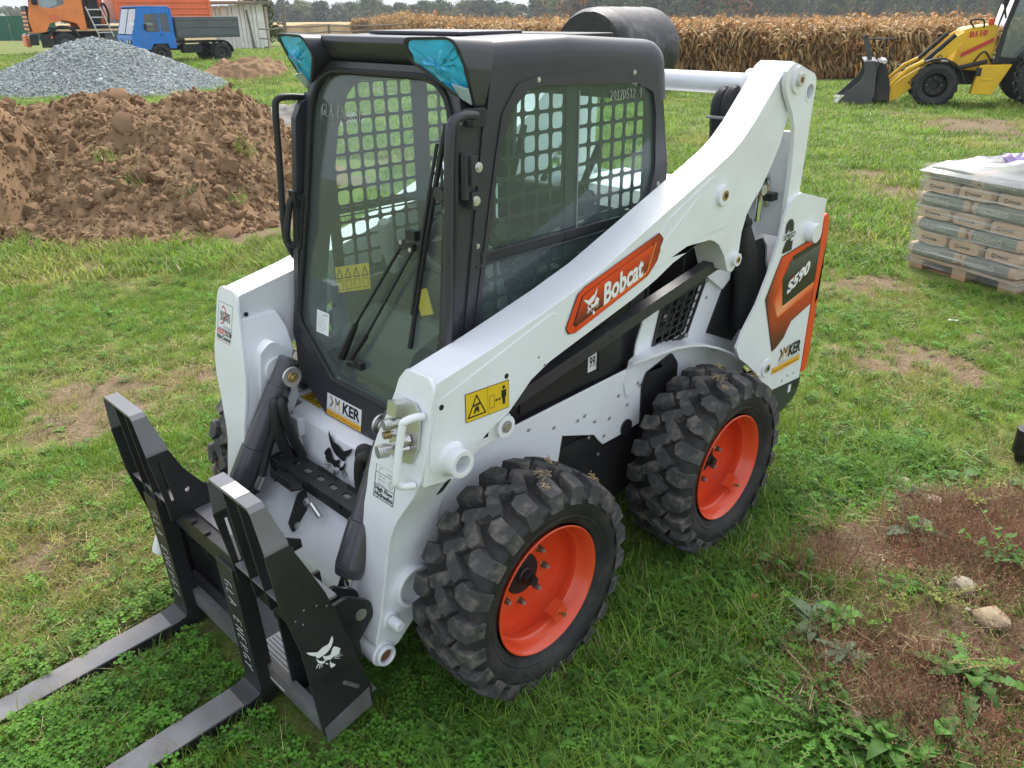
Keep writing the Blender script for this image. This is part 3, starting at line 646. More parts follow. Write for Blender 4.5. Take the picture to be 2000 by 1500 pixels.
# hydraulic coupler block on the near arm
c = B(); cx, cy, cz = 1.405, .525, 1.0
Ff = on_front(.474, .905, .013)
c.prism(fillet([(0.0, .0), (.05, -.012), (.105, .0), (.125, .05), (.12, .145), (.095, .175), (.03, .175), (0, .14)], .014), 0, .008, 'zinc', frame=Ff)
c.prism(fillet([(.012, .125), (.052, .125), (.052, .168), (.012, .168)], .004), .008, .038, 'zinc', frame=Ff)
def coupler(u, v, r, l, mt):
    p = Ff(u, v, .008); n = (Ff(u, v, 1) - p).normalized(); n = (n + Vector((0, -.22, -.15))).normalized()
    c.cyl(p, p + n * (l * .3), r * .85, 'zinc', n=6); c.cyl(p + n * (l * .3), p + n * (l * .5), r * .8, 'zinc', n=20)
    for k in range(5): c.cyl(p + n * (l * (.5 + .1 * k)), p + n * (l * (.59 + .1 * k)), r * (1 - .03 * k), mt, n=20)
    c.cyl(p + n * l, p + n * (l * 1.005), r * .6, 'ink_grey', n=16)
coupler(.036, .105, .018, .050, 'zinc'); coupler(.030, .070, .013, .042, 'brass'); coupler(.038, .026, .021, .062, 'zinc'); coupler(.085, .07, .019, .03, 'zinc'); coupler(.09, .045, .010, .04, 'zinc')
c.build('hydraulic_coupler', L, bevel=.0015)
c = B(); h = [Ff(.125, .15, 0), Ff(.125, .15, .035), Ff(.118, .14, .055), Ff(.112, .12, .06), Ff(.108, -.03, .06), Ff(.108, -.05, .052), Ff(.112, -.06, .035), Ff(.12, -.06, 0)]
c.tube(smoothpath(h, 5), .0115, 'white_paint', n=12); c.build('coupler_guard', L)

# ---------------- rear uprights, tail panels, cross tube, tailgate
for mir in (False, True):
    b = B()
    tower = [(-.357, 1.825), (-.362, 1.86), (-.382, 1.880), (-.41, 1.887), (-.441, 1.884), (-.587, 1.842), (-.603, 1.825), (-.610, 1.80), (-.604, 1.696), (-.603, 1.557), (-.59, 1.33), (-.495, 1.28), (-.497, 1.40), (-.499, 1.468), (-.492, 1.56), (-.476, 1.648), (-.442, 1.708), (-.396, 1.758), (-.37, 1.79)]
    b.prism(tower, .622, .640, 'white_paint', holes=[circ(-.563, 1.777, .028)])
    b.prism([(-.43, 1.80), (-.44, 1.87), (-.60, 1.83), (-.604, 1.696), (-.59, 1.20), (-.40, 1.20), (-.45, 1.55)], .462, .478, 'white_paint')
    b.prism([(-.53, 1.2), (-.56, 1.62), (-.6, 1.62), (-.59, 1.2)], .478, .622, 'white_paint')
    b.cyl((-.563, .5, 1.777), (-.563, .642, 1.777), .038, 'white_paint', n=28, hole=.029)
    b.cyl((-.447, .64, 1.828), (-.447, .648, 1.828), .05, 'white_paint', n=28); b.cyl((-.447, .648, 1.828), (-.447, .66, 1.828), .024, 'zinc', n=20); b.cyl((-.447, .66, 1.828), (-.447, .661, 1.828), .011, 'rust', n=14)
    b.build('upright_tower', L, bevel=.004, mirror=mir)
    b = B()
    tail = [(-.50, 1.350), (-.53, 1.368), (-.59, 1.382), (-.842, 1.318), (-.842, .463), (-.56, .487), (-.52, .52), (-.44, .585), (-.38, .64), (-.30, .70), (-.235, .745), (-.20, .80), (-.235, .86), (-.33, .96), (-.40, 1.08), (-.45, 1.20), (-.466, 1.287)]
    b.prism(tail, .640, .652, 'white_paint')
    inner = [(-.14, 1.10), (-.17, 1.20), (-.24, 1.30), (-.40, 1.40), (-.47, 1.345), (-.53, 1.315), (-.57, 1.27), (-.61, 1.25), (-.66, 1.24), (-.70, 1.30), (-.73, 1.30), (-.74, .9), (-.66, 1.05), (-.645, 1.12), (-.60, 1.165), (-.52, 1.165), (-.47, 1.20), (-.43, 1.275), (-.38, 1.22), (-.35, 1.03), (-.30, 1.0)]
    b.prism(inner, .492, .502, 'white_paint')
    b.prism([(-.84, 1.30), (-.80, 1.31), (-.80, .46), (-.84, .46)], -.0, .642, 'white_paint')
    b.cyl((-.715, .652, 1.195), (-.715, .690, 1.195), .042, 'white_paint', n=28); b.cyl((-.485, .652, .625), (-.485, .658, .625), .040, 'white_paint', n=28); b.cyl((-.485, .658, .625), (-.485, .664, .625), .02, 'zinc', n=20); b.cyl((-.485, .664, .625), (-.485, .665, .625), .01, 'ink_black', n=16)
    for (x, z) in ((-.66, .505), (-.77, .51), (-.71, .515)): b.cyl((x, .652, z), (x, .6535, z), .006, 'ink_grey', n=10)
    b.build('tail_panel', L, bevel=.0035, mirror=mir)
    b = B(); b.prism(fillet([(-.56, .30), (-.62, .27), (-.86, .34), (-.905, .40), (-.905, .458), (-.55, .484)], .02), .45, .63, 'cab_grey'); b.box((-.84, .632, .415), (.09, .004, .04), 'ink_black'); b.box((-.795, .6325, .415), (.025, .004, .04), 'paper'); b.build('rear_bumper', L, bevel=.006, mirror=mir)
b = B(); b.cyl((-.455, -.49, 1.80), (-.455, .49, 1.80), .042, 'white_paint', n=32)
for s in (1, -1): b.cyl((-.455, s * .43, 1.80), (-.455, s * .49, 1.80), .06, 'white_paint', n=28)
b.build('cross_tube', L, bevel=.003)
b = B(); b.prism(fillet([(-.845, .49), (-.89, .49), (-.905, .55), (-.905, 1.15), (-.89, 1.235), (-.86, 1.255), (-.845, 1.24)], .012), -.655, .655, 'tail_orange'); b.build('tailgate', L, bevel=.008)
b = B(); b.box((-.45, 0, .95), (.75, .9, .75), 'plastic_black'); b.box((-.6, 0, 1.30), (.45, .9, .06), 'white_paint'); b.build('engine_bay', L, bevel=.01)
for s in (1, -1):
    b = B()
    b.tube(smoothpath([(-.34, s * .575, 1.40), (-.36, s * .575, 1.455), (-.41, s * .57, 1.47), (-.46, s * .56, 1.43), (-.49, s * .55, 1.33)]), .017, 'chrome', n=12); b.tube(smoothpath([(-.30, s * .55, 1.36), (-.34, s * .55, 1.42), (-.39, s * .55, 1.43), (-.44, s * .545, 1.38), (-.455, s * .54, 1.27)]), .016, 'chrome', n=12); b.box((-.485, s * .555, 1.37), (.05, .07, .03), 'black_steel')
    b.cyl((-.40, s * .50, 1.41), (-.40, s * .585, 1.41), .022, 'zinc', n=12); b.tube(smoothpath([(-.34, s * .54, 1.5), (-.40, s * .545, 1.62), (-.42, s * .53, 1.7)]), .026, 'rubber_hose'); b.tube(smoothpath([(-.28, s * .54, 1.40), (-.32, s * .54, 1.30), (-.39, s * .53, 1.27)]), .025, 'rubber_hose')
    b.build('hydraulic_hose', L)
b = B()
for dy, dz in ((.0, 0), (.045, .008)):
    b.tube(smoothpath([(-.46 + dy * .2, .36 + dy, 1.76), (-.40, .355 + dy, 1.765 + dz), (-.37, .35 + dy, 1.72), (-.37, .355 + dy, 1.60), (-.38, .36 + dy, 1.4)]), .026, 'rubber_hose')
b.tube([(-.33, .33, 1.68), (-.33, .43, 1.68)], .006, 'ink_grey'); b.build('tower_hose', L)
# tail decal and dealer logo
d = B(); F = frame((0, .6535, 0), (-1, 0, 0), (0, 0, 1))
o = [X(-.838, 1.170), X(-.489, 1.131), X(-.392, .965), X(-.517, .692), X(-.55, .70), X(-.612, .731), X(-.664, .798), X(-.838, .838)]
d.sheet(o, 'ink_black', F, w=.0004)
poly_print(d, F, [tuple(Vector((.66, .93)) + (Vector(p) - Vector((.66, .93))) * .982) for p in o], lambda u, v: lerp(lerp(O1, O4, min(1, max(0, (1.02 - v) / .3))), O3, min(1, max(0, (.50 - u) / .11, (.86 - v) / .14))), .001)
i2 = [X(-.838, 1.128), X(-.577, 1.098), X(-.519, 1.022), X(-.554, .896), X(-.838, .946)]
quad_print(d, F, [X(-.467, .936), X(-.524, .852), X(-.554, .896), X(-.519, 1.022)], [O1, (.9, .45, .25), O2, O1], .0016)
quad_print(d, F, [X(-.524, .852), X(-.838, .912), X(-.838, .946), X(-.554, .896)], [O2, O1, O2, (.9, .45, .25)], .0017)
poly_print(d, F, i2, lambda u, v: lerp(DK, (.09, .09, .10), min(1, max(0, (v - 1.0) / .11))), .0021)
poly_print(d, F, [X(-.838, 1.142), X(-.585, 1.112), X(-.595, 1.092), X(-.838, 1.118)], lambda u, v: DK, .0026)
a = math.atan2(.069, .20); Fs = frame((-.578, .6535, .945), (-math.cos(a), 0, math.sin(a)), (0, 0, 1))
d.text('S590', Fs, .074, 'ink_white', bold=.045, shear=.08, width=.20, w=.003); d.sheet([(.028, .052), (.05, .052), (.052, .06), (.030, .06)], 'ink_red', Fs, w=.0034)
d.build('model_decal', L, smooth=0)
d = B(); Fk = frame((-.575, .6535, .575), (-1, 0, -.02), (0, 0, 1)); Fk2 = lambda u, v, w_: Fk(u, v, w_)
dealer_logo(d, Fk2, .235, .115, plate=False); d.sheet([(-.03, -.005), (.235, -.005), (.235, .026), (-.03, .026)], 'ink_orange', Fk, w=.0006); d.text('Telefon: +36 1 257 6261 www.mker.hu', lambda u, v, w_: Fk(-.02 + u, .002 + v, w_), .016, 'ink_black', width=.24, w=.0012)
d.build('dealer_decal', L, smooth=0); d = B(); F2 = frame((-.490, .6535, 1.155), (-1, 0, .04), (0, 0, 1)); d.text('2', F2, .165, 'ink_black', bold=.08, width=.078, w=.0008); d.sheet([(-.012, .042), (.10, .042), (.10, .070), (-.012, .070)], 'white_paint', F2, w=.0012); d.text('SPEED', lambda u, v, w_: F2(-.008 + u, .045 + v, w_), .030, 'ink_black', bold=.03, shear=.2, width=.10, w=.0018)
d.build('two_speed_decal', L, smooth=0)
# ---------------- cab
def gx(z): return 1.034 + (1.817 - z) * .16
def Dr(u, v, w_): return Vector((gx(v) + w_, u, v))
SIDE = fillet([(1.205, .74), (1.185, 1.037), (1.105, 1.74), (1.075, 1.79), (.98, 1.815), (.958, 1.95), (.6, 1.95), (.155, 1.93), (.068, 1.55), (.066, 1.45), (.115, 1.33), (.16, 1.2), (.16, .78)], [0, 0, .03, .03, 0, 0, 0, .13, .1, .05, .05, .05, 0], 7)
WIN = fillet([(1.075, .93), (1.046, 1.154), (1.0, 1.376), (.936, 1.688), (.885, 1.80), (.830, 1.852), (.773, 1.866), (.285, 1.848), (.19, 1.815), (.166, 1.74), (.149, 1.545), (.175, 1.46), (.215, 1.40), (.24, 1.25), (.26, .95)], .03, 3)
for s in (1, -1):
    b = B(); b.prism(SIDE, s * .400, s * .430, 'cab_grey', holes=[WIN])
    for y0, y1, x0 in ((.355, .425, .06),):
        secs = []
        for z in (.78, .96, 1.06, 1.37, 1.70, 1.82):
            yo = float(np.interp(z, [.78, .96, 1.06, 1.37, 1.82], [.40, .43, .43, .428, .425])); yi = float(np.interp(z, [.78, .96, 1.06, 1.37, 1.82], [.34, .40, .405, .395, .385]))
            secs.append([Vector((gx(z) - .07, s * yi, z)), Vector((gx(z) + .012, s * yi, z)), Vector((gx(z) + .012, s * yo, z)), Vector((gx(z) - .07, s * yo, z))])
        b.loft(secs, 'cab_grey')
    b.prism([(gx(z) - .055 + dx, z) for z, dx in ((.95, 0), (1.80, 0), (1.80, .018), (.95, .018))], s * .430, s * .437, 'cab_grey')
    b.build('cab_side_frame', L, bevel=.004)
    b = B()
    ring = fillet([(1.088, .90), (1.062, 1.154), (1.012, 1.40), (.952, 1.69), (.925, 1.80), (.86, 1.878), (.78, 1.893), (.299, 1.897), (.19, 1.868), (.145, 1.80), (.118, 1.60), (.112, 1.50), (.165, 1.37), (.19, 1.2), (.22, .90)], .05, 4)
    b.prism(ring, s * .430, s * .4345, 'cab_grey', holes=[WIN])
    b.build('window_surround', L, bevel=.0015)
    b = B(); b.prism(WIN, s * .420, s * .424, 'side_glass'); o = b.build('side_window', L, smooth=0)
    b = B()
    b.box((.66, s * .428, 1.388), (.72, .010, .022), 'plastic_black'); b.box((.66, s * .432, 1.366), (.76, .006, .007), 'cab_grey'); b.box((.66, s * .432, 1.402), (.72, .006, .006), 'cab_grey')
    b.box((.46, s * .429, 1.389), (.36, .012, .026), 'plastic_black'); b.tube([(.572, s * .4265, 1.39), (.575, s * .4265, 1.84)], .0025, 'ink_grey', n=5)
    b.build('window_rail', L, bevel=.001)
    # steel guard grille inside the window
    b = B(); cw = .0635; ch = .0615; bar = .0105; yy = s * .385; T = .006
    def cell(x0, z0, x1, z1):
        hole = fillet([(x0 + bar / 2, z0 + bar / 2), (x1 - bar / 2, z0 + bar / 2), (x1 - bar / 2, z1 - bar / 2), (x0 + bar / 2, z1 - bar / 2)], .012, 2); n = len(hole); per = []
        for i, (hx, hz) in enumerate(hole):
            k = i % 3; c_ = i // 3; cx_ = (x0, x1, x1, x0)[c_]; cz_ = (z0, z0, z1, z1)[c_]
            if k == 1: per.append((cx_, cz_))
            elif (k == 0) == (c_ % 2 == 0): per.append((cx_, hz))
            else: per.append((hx, cz_))
        vs = [(x, yy + T / 2, z) for x, z in per] + [(x, yy + T / 2, z) for x, z in hole] + [(x, yy - T / 2, z) for x, z in hole] + [(x, yy - T / 2, z) for x, z in per]
        b.add(vs, [(r * n + i, r * n + (i + 1) % n, (r + 1) * n + (i + 1) % n, (r + 1) * n + i) for r in range(3) for i in range(n)], 'plastic_black')
    for i in range(6):
        for j in range(14):
            cell(.60 + i * cw, .985 + j * ch, .60 + (i + 1) * cw, .985 + (j + 1) * ch)
            cell(.155 + i * cw, .985 + j * ch, .155 + (i + 1) * cw, .985 + (j + 1) * ch)
    b.box((.568, yy, 1.42), (.058, .014, .9), 'plastic_black'); b.box((.57, yy, 1.86), (.9, .012, .025), 'plastic_black'); b.box((1.0, yy, 1.42), (.035, .012, .9), 'plastic_black')
    b.build('window_grille', L, smooth=30)
    bolts('window_bolt', [((x, s * .4345, z), (0, s, 0)) for (x, z) in ((.773, 1.884), (.305, 1.882), (.128, 1.49), (1.035, 1.43))], L, .0055)
b = B(); path = [Vector(p) for p in fillet([(.965, 1.999), (.62, 2.004), (.112, 1.976), (.078, 1.79)], [0, .2, .13, 0], 8)]; secs = []
for i, p in enumerate(path):
    tg = (path[min(i + 1, len(path) - 1)] - path[max(i - 1, 0)]).normalized(); n_ = Vector((tg.y, -tg.x)); n_ = n_ if n_.y > -.2 and (n_.y > 0 or n_.x < 0) else -n_; rr_ = .045; ring = []
    for y, o_ in [(-.4303, -.075), (-.4303, -rr_)] + [(-.4303 + rr_ * (1 - math.cos(a)), -rr_ * (1 - math.sin(a))) for a in (.4, .8, 1.2, 1.571)] + [(.4303 - rr_ * (1 - math.cos(a)), -rr_ * (1 - math.sin(a))) for a in (1.571, 1.2, .8, .4)] + [(.4303, -rr_), (.4303, -.075)]:
        q_ = p + n_ * o_; ring.append(Vector((q_.x, y, q_.y)))
    secs.append(ring)
b.loft(secs, 'cab_grey'); b.build('cab_roof', L, smooth=50)
b = B(); b.box((.30, 0, 1.99), (.22, .5, .02), 'plastic_black'); b.box((.72, -.05, 2.008), (.28, .46, .012), 'cab_grey'); b.build('roof_hatch', L, bevel=.004)
b = B(); ro = [(-.40, 1.0), (.40, 1.0), (.40, 1.86), (-.40, 1.86)]; rh = fillet([(-.35, 1.22), (.35, 1.22), (.33, 1.80), (-.33, 1.80)], .05)
b.prism(ro, 0, .02, 'cab_grey', frame=lambda u, v, w_: Vector((.085 + w_, u, v)), holes=[rh]); b.build('cab_rear_frame', L)
b = B(); b.prism(rh, 0, .004, 'side_glass', frame=lambda u, v, w_: Vector((.095 + w_, u, v))); b.build('rear_window', L, smooth=0)
# visor with wrapped work lights
b = B(); b.prism([(.94, 1.90), (.94, 1.999), (1.03, 2.006), (1.062, 2.002), (1.068, 1.985), (1.052, 1.948), (1.035, 1.935), (.99, 1.905)], -.27, .27, 'cab_grey'); b.box((.985, 0, 1.905), (.06, .72, .03), 'plastic_black'); b.build('visor', L, bevel=.006)
for s in (1, -1):
    raw = [(1.140, .250, 2.006), (1.118, .452, 2.010), (1.082, .455, 1.93), (1.026, .430, 1.822), (1.045, .372, 1.848), (1.110, .244, 1.943)]; rawb = [(.95, .25, 2.0), (.95, .4315, 1.998), (.955, .4315, 1.92), (.978, .424, 1.812), (.985, .37, 1.84), (1.0, .245, 1.93)]
    A_ = np.array([(p[1], p[2], 1) for p in raw]); cf = np.linalg.lstsq(A_, np.array([p[0] for p in raw]), rcond=None)[0]; rad_ = [.035, .035, .03, .015, .02, .03]
    fl_ = fillet([(p[1], p[2]) for p in raw], rad_, 4); fr = [(cf[0] * y + cf[1] * z + cf[2], y, z) for y, z in fl_]
    Ab = np.array([(p[1], p[2], 1) for p in rawb]); cb = np.linalg.lstsq(Ab, np.array([p[0] for p in rawb]), rcond=None)[0]; flb = fillet([(p[1], p[2]) for p in rawb], [.035, .035, .03, .015, .02, .03], 4); bk = [(cb[0] * y + cb[1] * z + cb[2], y, z) for y, z in flb]
    cen_ = Vector((1.09, .36, 1.95))
    V = lambda P: [Vector((p[0], s * p[1], p[2])) for p in P]
    inn_ = [Vector(p) + (cen_ - Vector(p)) * .15 for p in fr]; rec = [p + Vector((-.022, 0, 0)) for p in inn_]
    b = B(); b.loft([V(bk), V(fr), V(inn_), V(rec)], 'cab_grey'); b.build('light_housing', L, bevel=.005)
    rows = []
    ln = B(); fpts = [Vector(p) + (cen_ - Vector(p)) * .155 + Vector((-.004, 0, 0)) for p in raw]
    # wrinkled protective film: subdivided fan with folds
    jr = random.Random(5 + s); cen2 = sum(fpts, Vector()) / 6 + Vector((.016, 0, 0)); vs = [cen2]; rings = 5; seg = 6
    for q in range(1, rings + 1):
        for i in range(6):
            for k in range(seg):
                p = fpts[i].lerp(fpts[(i + 1) % 6], k / seg); t = q / rings
                vs.append(cen2.lerp(p, t) + Vector((jr.uniform(-.006, .006) * (1.2 - t), jr.uniform(-.003, .003), jr.uniform(-.003, .003))))
    n = 6 * seg; fs = [(0, 1 + i, 1 + (i + 1) % n) for i in range(n)]
    for q in range(rings - 1):
        for i in range(n): fs.append((1 + q * n + i, 1 + q * n + (i + 1) % n, 1 + (q + 1) * n + (i + 1) % n, 1 + (q + 1) * n + i))
    ln.add([Vector((v.x, s * v.y, v.z)) for v in vs], fs, 'film_blue')
    if s > 0:
        f0 = [Vector((1.052, .30, 1.925)), Vector((1.075, .33, 1.90)), Vector((1.062, .40, 1.865)), Vector((1.045, .345, 1.868)), Vector((1.05, .29, 1.90))]
        ln.add(f0, [(0, 1, 2, 3, 4)], 'film_blue')
    ln.build('work_light', L, smooth=25)
    gl_ = B()
    for k in range(8):
        t = k / 8; p0 = Vector((1.062 - .032 * t, s * (.44 - .018 * t), 1.873 - .045 * t)); p1 = Vector((1.07 - .03 * t, s * (.385 + .005 * t), 1.885 - .04 * t)); gl_.tube([p0, p1], .004, 'lens', n=6)
    gl_.build('light_lens', L)
# front door
DO = fillet([(.21, .712), (.362, .80), (.450, .965), (.449, 1.06), (.412, 1.40), (.398, 1.925), (-.398, 1.925), (-.412, 1.40), (-.449, 1.06), (-.450, .965), (-.362, .80), (-.21, .712)], [.03, .03, .05, .05, .1, .16, .16, .1, .05, .05, .03, .03], 6)
DG = fillet([(.170, .853), (.405, 1.02), (.405, 1.10), (.378, 1.45), (.362, 1.897), (-.362, 1.897), (-.378, 1.45), (-.405, 1.10), (-.405, 1.02), (-.170, .853)], [.05, .06, .03, .1, .17, .17, .1, .03, .06, .05], 7)
door = B(); door.prism(DO, -.012, .018, 'cab_grey', frame=Dr, holes=[DG]); dobj = door.build('front_door', L, bevel=.006)
b = B(); b.tube([Dr(u, v, .020) for u, v in DG] + [Dr(*DG[0], .020)], .0105, 'rubber_hose', n=8, caps=False); b.build('door_seal', dobj)
b = B(); b.prism(DG, .004, .008, 'windshield_glass', frame=Dr); b.build('windshield', dobj, smooth=0)
b = B(); stroke_text(b, 'GLA ENERGY', lambda u, v, w_: Dr(-.315 + u, 1.752 + v - u * .02, .010), .038, rad=.0010, gap=.02); b.build('chalk_writing', dobj)
b = B(); Fw = lambda u, v, w_: Dr(-.305 + u, 1.0 + v, .0095 + w_)
b.sheet([(0, 0), (.08, 0), (.08, .083), (0, .083)], 'paper', Fw)
for i in range(7): edge_line(b, Fw, [(.008, .012 + i * .009), (.05 + (i * 37 % 20) * .001, .012 + i * .009)], .0012, 'ink_grey', .0008, False)
b.text('BOBCAT', lambda u, v, w_: Fw(.042 + u, .070 + v, w_), .008, 'ink_black', width=.032, w=.0008); b.build('inspection_paper', dobj, smooth=0)
b = B(); dealer_logo(b, lambda u, v, w_: Dr(-.205 + u, .716 + v, .0185 + w_), .215, .082); b.build('dealer_decal', dobj, smooth=0)
# wiper
b = B()
b.tube([Dr(-.105, .965, .034), Dr(-.03, 1.10, .034)], [.019, .011], 'plastic_black', n=8); b.tube([Dr(-.03, 1.10, .034), Dr(.205, 1.425, .034)], .0055, 'plastic_black', n=8)
b.tube([Dr(-.055, .962, .034), Dr(.03, 1.075, .03)], .009, 'plastic_black', n=8); b.tube([Dr(.03, 1.075, .03), Dr(.247, 1.40, .034)], .005, 'plastic_black', n=8)
b.box(Dr(.225, 1.412, .038), (.016, .07, .022), 'plastic_black'); b.box(Dr(.235, 1.445, .03), (.02, .045, .03), 'plastic_black'); b.bolt(Dr(.200, 1.42, .046), (1, 0, .1), .005); b.bolt(Dr(.248, 1.405, .046), (1, 0, .1), .005)
b.tube([Dr(-.03, .955, .012), Dr(-.06, .96, .04)], .016, 'plastic_black'); b.box(Dr(-.03, .955, .02), (.02, .07, .025), 'plastic_black')
b.tube([Dr(.337, 1.775, .016), Dr(.29, 1.43, .02), Dr(.245, 1.085, .016)], .0085, 'plastic_black', n=8); b.tube([Dr(.315, 1.72, .026), Dr(.285, 1.43, .034), Dr(.255, 1.2, .026)], .006, 'plastic_black', n=6)
b.build('wiper', dobj)
# hinges, latch, grab rails
for z, y in ((1.585, .372), (1.09, .40)):
    b = B(); Fh = lambda u, v, w_: Dr(y + u, z + v, w_)
    b.prism(fillet([(-.024, -.075), (.024, -.075), (.026, .075), (-.022, .075)], .022), .008, .018, 'plastic_black', frame=Fh); b.cyl(Fh(-.012, .0, .018), Fh(-.012, 0, .045), .022, 'cab_grey', n=20)
    b.prism(fillet([(-.02, -.022), (.06, -.03), (.06, .03), (-.02, .022)], .006), .018, .03, 'cab_grey', frame=Fh)
    for dv in (.052, -.052): b.cyl(Fh(.0, dv, .018), Fh(0, dv, .023), .0125, 'zinc', n=16); b.cyl(Fh(.0, dv, .023), Fh(0, dv, .0235), .005, 'ink_grey', n=8)
    b.build('door_bracket', dobj, bevel=.002)
    b = B(); z2 = z + .045 if z > 1.3 else z - .01
    b.box((gx(z2) + .012, .452, z2 + .03), (.026, .05, .085), 'cab_grey'); b.cyl((gx(z2) + .03, .452, z2 - .05), (gx(z2) + .025, .452, z2 + .08), .013, 'cab_grey', n=14); b.bolt((gx(z2) - .0, .478, z2 + .04), (0, 1, 0), .010); b.bolt((gx(z2) + .006, .470, z2 - .055), (.3, 1, 0), .010); b.box((gx(z2) + .0, .455, z2 - .055), (.04, .03, .05), 'cab_grey')
    b.build('door_hinge', dobj, bevel=.003)
b = B(); b.tube(smoothpath([(1.045, .452, 1.807), (1.10, .462, 1.812), (1.145, .468, 1.80), (1.16, .470, 1.765), (1.172, .472, 1.65), (1.187, .472, 1.36), (1.196, .472, 1.24), (1.20, .47, 1.155)], 5), .0135, 'cab_grey', n=12)  # lighter grey than the far rail, a slight highlight put into the colour
b.tube(smoothpath([(1.125, .462, 1.79), (1.142, .464, 1.74), (1.155, .464, 1.5), (1.185, .46, 1.2)], 5), .014, 'rubber_hose', n=10); b.box((1.04, .445, 1.80), (.05, .03, .05), 'plastic_black'); b.cyl((1.185, .44, 1.17), (1.185, .485, 1.17), .014, 'plastic_black'); b.build('grab_rail', L, bevel=.002)
b = B(); b.tube(smoothpath([(1.215, .445, 1.07), (1.212, .455, 1.0), (1.222, .44, .94), (1.24, .40, .90)], 5), .017, 'rubber_hose', n=10); b.build('drain_hose', L)
b = B(); b.tube(smoothpath([(1.035, -.43, 1.80), (1.10, -.44, 1.806), (1.138, -.447, 1.80), (1.150, -.449, 1.765), (1.158, -.45, 1.60), (1.172, -.45, 1.355), (1.162, -.449, 1.29), (1.138, -.445, 1.245), (1.09, -.43, 1.235)], 5), .012, 'plastic_black', n=12); b.build('grab_rail', L)
b = B()
b.tube(smoothpath([Dr(-.40, 1.468, .03), Dr(-.42, 1.463, .055), Dr(-.425, 1.43, .062), Dr(-.43, 1.35, .065), Dr(-.432, 1.31, .055), Dr(-.42, 1.296, .03)], 5), .0125, 'plastic_black', n=10)
b.prism(fillet([(-.43, 1.29), (-.385, 1.285), (-.375, 1.485), (-.42, 1.49)], .015), .016, .036, 'plastic_black', frame=Dr); b.box(Dr(-.415, 1.465, .042), (.03, .04, .06), 'plastic_black'); b.build('door_latch', dobj, bevel=.004)
# interior
b = B()
b.box((.65, 0, .80), (.95, .78, .03), 'interior'); b.box((.18, 0, 1.1), (.1, .78, .6), 'interior')
for s in (1, -1): b.box((.62, s * .375, .98), (.85, .03, .30), 'interior'); b.prism(fillet([(.25, 1.0), (.72, 1.0), (.80, 1.14), (.75, 1.19), (.25, 1.16)], .03), s * .26, s * .37, 'interior')
b.prism(fillet([(.80, .80), (1.10, .80), (1.05, .98), (.90, 1.04), (.80, 1.02)], .05), -.32, .10, 'interior')
b.build('cab_interior', L, bevel=.01)
b = B(); b.prism(fillet([(.30, 1.02), (.76, 1.05), (.78, 1.12), (.74, 1.15), (.34, 1.11)], .04), -.22, .22, 'seat_black'); b.prism(fillet([(.28, 1.06), (.38, 1.08), (.31, 1.40), (.28, 1.46), (.22, 1.45), (.19, 1.38)], .04), -.21, .21, 'seat_black'); b.tube([(.42, .16, 1.12), (.30, .17, 1.38), (.18, .20, 1.62)], .014, 'plastic_black'); b.tube([(.42, -.17, 1.12), (.30, -.18, 1.38), (.18, -.20, 1.65)], .014, 'plastic_black')
b.build('seat', L, bevel=.02, seg=3)
b = B()
for s in (1, -1):
    b.tube(smoothpath([(.80, s * .30, 1.15), (.83, s * .30, 1.24), (.84, s * .285, 1.30), (.86, s * .27, 1.36)], 4), [.022] * 4 + [.026] * 4 + [.03] * 4 + [.024], 'ink_grey', n=10)
    b.box((.64, s * .3, 1.22), (.24, .07, .04), 'seat_black')
b.tube(smoothpath([(.35, .27, 1.35), (.55, .27, 1.33), (.72, .22, 1.22), (.76, 0, 1.18), (.72, -.22, 1.22), (.55, -.27, 1.33), (.35, -.27, 1.35)], 5), .02, 'plastic_black', n=10)
b.build('joystick', L, bevel=.004)
b = B(); b.box((.93, .30, 1.55), (.03, .012, .35), 'plastic_black'); b.cyl((.90, .30, 1.45), (.90, .40, 1.45), .028, 'plastic_black', n=16)
b.box((.98, .372, 1.53), (.10, .004, .12), 'paper'); b.box((.92, .372, 1.55), (.06, .004, .14), 'paper'); b.build('control_panel', L)
b = B()
Fy = lambda u, v, w_: Vector((.93 - u, -.378 + w_, 1.09 + v)); Fy2 = lambda u, v, w_: Vector((.84 + u * -1, -.37 + w_, 1.14 + v)); 
Fq = lambda u, v, w_: Vector((1.03 - u * .35, -.365 + u * .6, 1.10 + v + u * .14)); b.sheet([(0, 0), (.20, 0), (.20, .1), (0, .1)], 'ink_yellow', Fq)
for i in range(4):
    edge_line(b, lambda u, v, w_: Fq(u, v, w_) + Vector((.002, .001, 0)), [(.008 + i * .05, .055), (.042 + i * .05, .055), (.025 + i * .05, .09)], .004, 'ink_black', 0); edge_line(b, lambda u, v, w_: Fq(u, v, w_) + Vector((.002, .001, 0)), [(.01 + i * .05, .01), (.04 + i * .05, .01), (.04 + i * .05, .045), (.01 + i * .05, .045)], .002, 'ink_black', 0)
b.box((1.0, .12, 1.17), (.004, .07, .09), 'ink_yellow', Matrix.Rotation(R(20), 3, 'X'))
b.build('safety_label', L, smooth=0)
b = B(); stroke_text(b, '2012D512 9', lambda u, v, w_: Vector((.42 - u, .4262 + w_, 1.80 + v)), .030, rad=.0010, gap=-.02); b.build('window_chalk_mark', L)
